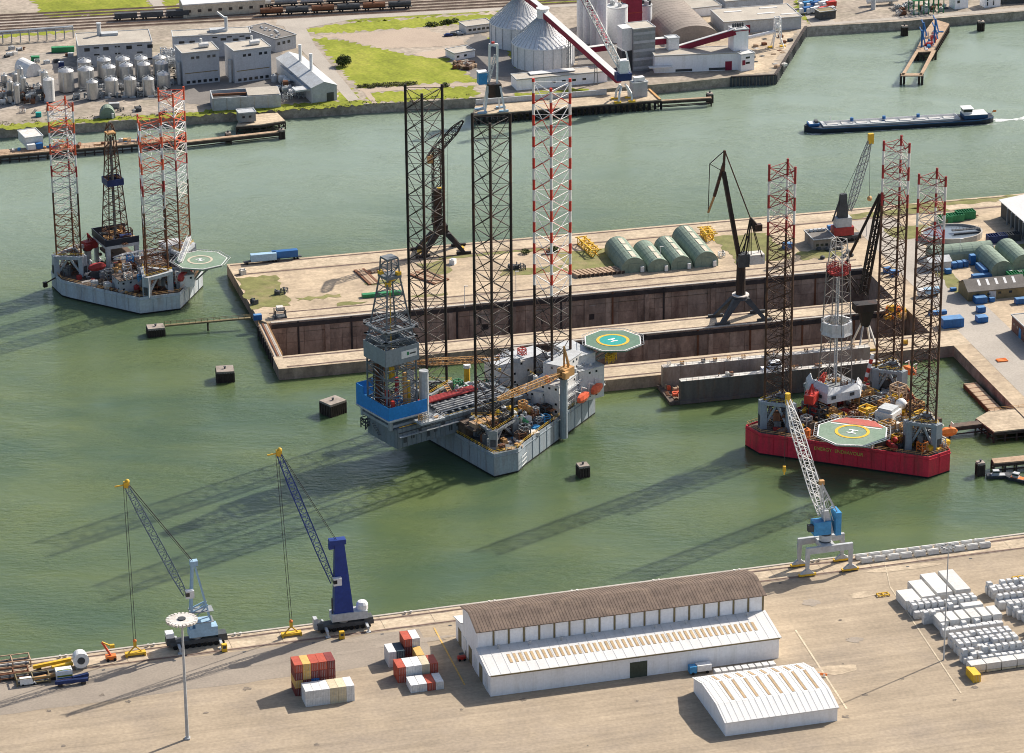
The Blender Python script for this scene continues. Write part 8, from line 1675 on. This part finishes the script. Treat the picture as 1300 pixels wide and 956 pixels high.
# ================================================================== tank barge in the channel
a, c = P(1021, 167, 0), P(1259, 153, 0); d = c-a; t = Thing('tank_barge', 'dark blue inland tank barge under way in the channel', 'barge', a, math.atan2(d.y, d.x)); BL = d.length
mb = MB('barge_hull'); sec = [(0, .6, 3.0), (2.5, 3.2, 2.9), (7, 4.9, 2.6), (BL*.5, 5.2, 2.2), (BL-8, 5.2, 2.3), (BL-2, 4.4, 2.7), (BL, 2.6, 2.8)]
for k in range(len(sec)-1): (xa, wa, za), (xb, wb_, zb) = sec[k], sec[k+1]; mb.hexa([(xa, -wa*.85, -.6), (xa, wa*.85, -.6), (xa, wa, za), (xa, -wa, za)], [(xb, -wb_*.85, -.6), (xb, wb_*.85, -.6), (xb, wb_, zb), (xb, -wb_, zb)])
mb.build('hull', t); mb = MB('stripe_blue')
for s_ in (-1, 1):
    for k in range(1, len(sec)-1): (xa, wa, za), (xb, wb_, zb) = sec[k], sec[k+1]; mb.beam((xa, s_*wa, za-.2), (xb, s_*wb_, zb-.2), .14, .45)
mb.build('sheer_stripe', t); mb = MB('light_grey'); mb.bb(8, BL-16, -3.8, 3.8, 2.2, 3.2); mb.build('tank_trunk', t)
for k in range(9): mb = MB('roof_white'); mb.bb(10+k*6.8, 15+k*6.8, -2.6, 2.6, 3.2, 3.5); mb.build('hatch', t)
for k in range(3): mb = MB('white_paint'); mb.tube((9, -1+k, 3.9), (BL-17, -1+k, 3.9), .16, n=5); mb.build('cargo_pipe', t)
for x in (22, 37, 53): mb = MB('blue'); mb.cyl(x, 0, 3.2, 5.2, .8, n=10); mb.build('manifold', t)
for x in (BL-18, 12): mb = MB('clean_white'); mb.cyl(x, 0, 3.2, 6.5, .12, n=6); mb.build('mast', t)
mb = MB('stripe_blue'); mb.bb(BL-14, BL-3, -3.6, 3.6, 2.4, 4.2); mb.mat('clean_white').bb(BL-14, BL-3, -3.7, 3.7, 4.2, 4.4); mb.build('deck_house', t); mb = MB('clean_white'); mb.bb(BL-14, BL-10, -2.2, 2.2, 4.4, 6.8); mb.bb(BL-14.6, BL-9.4, -2.8, 2.8, 6.8, 7.05); wh_ = mb.build('wheelhouse', t); mb = MB('glass'); mb.bb(BL-14.05, BL-9.95, -2.25, 2.25, 5.4, 6.5); mb.build('window_band', wh_)
mb = MB('blue'); mb.bb(1.6, 6.5, -2.4, 2.4, 2.9, 4.0); mb.mat('clean_white').bb(2, 6, -2, 2, 4.0, 4.2); mb.build('forecastle', t); mb = MB('dark_grey'); mb.box(5.4, 0, 4.2, 1.6, 3, .8); mb.build('windlass', t)
mb = MB('orange'); mb.beam((BL-.5, 0, 2.8), (BL+.6, 0, 5), .1); mb.poly([(BL+.5, 0, 4.9), (BL+2, .1, 4.9), (BL+2, .1, 4), (BL+.2, 0, 4)]); mb.build('flag', t)
# wake: broken foam streaks behind and along the barge
mb = MB('foam'); ux = Vector((math.cos(t.rz), math.sin(t.rz), 0)); uy = Vector((-ux.y, ux.x, 0)); base_ = Vector((a.x, a.y, 0))
def streak(x, y, l, w_):
    p = base_+ux*x+uy*y; p.z = .04+random.random()*.02; k = 7; up_ = []; dn = []
    for i in range(k+1): f = i/k; e = w_*math.sin(math.pi*min(1, f+.05))*random.uniform(.4, 1); q = p+ux*l*f; up_.append(q+uy*e); dn.append(q-uy*e)
    mb.poly(up_+dn[::-1])
for k in range(120): f = random.random()**1.3; streak(BL+.5+f*70, random.gauss(0, .8+f*1.0), random.uniform(2, 6), random.uniform(.15, .5)*(1.1-f*.6))
for k in range(60): streak(random.uniform(0, BL), -5.0-random.random()*.5, random.uniform(1, 5), random.uniform(.08, .25))
for k in range(16): streak(random.uniform(-1, 6), -3.4-random.random()*1.6, random.uniform(1, 3), random.uniform(.1, .3))
tag(mb.build('wake_foam'), 'white wake foam trailing the tank barge', kind='stuff')
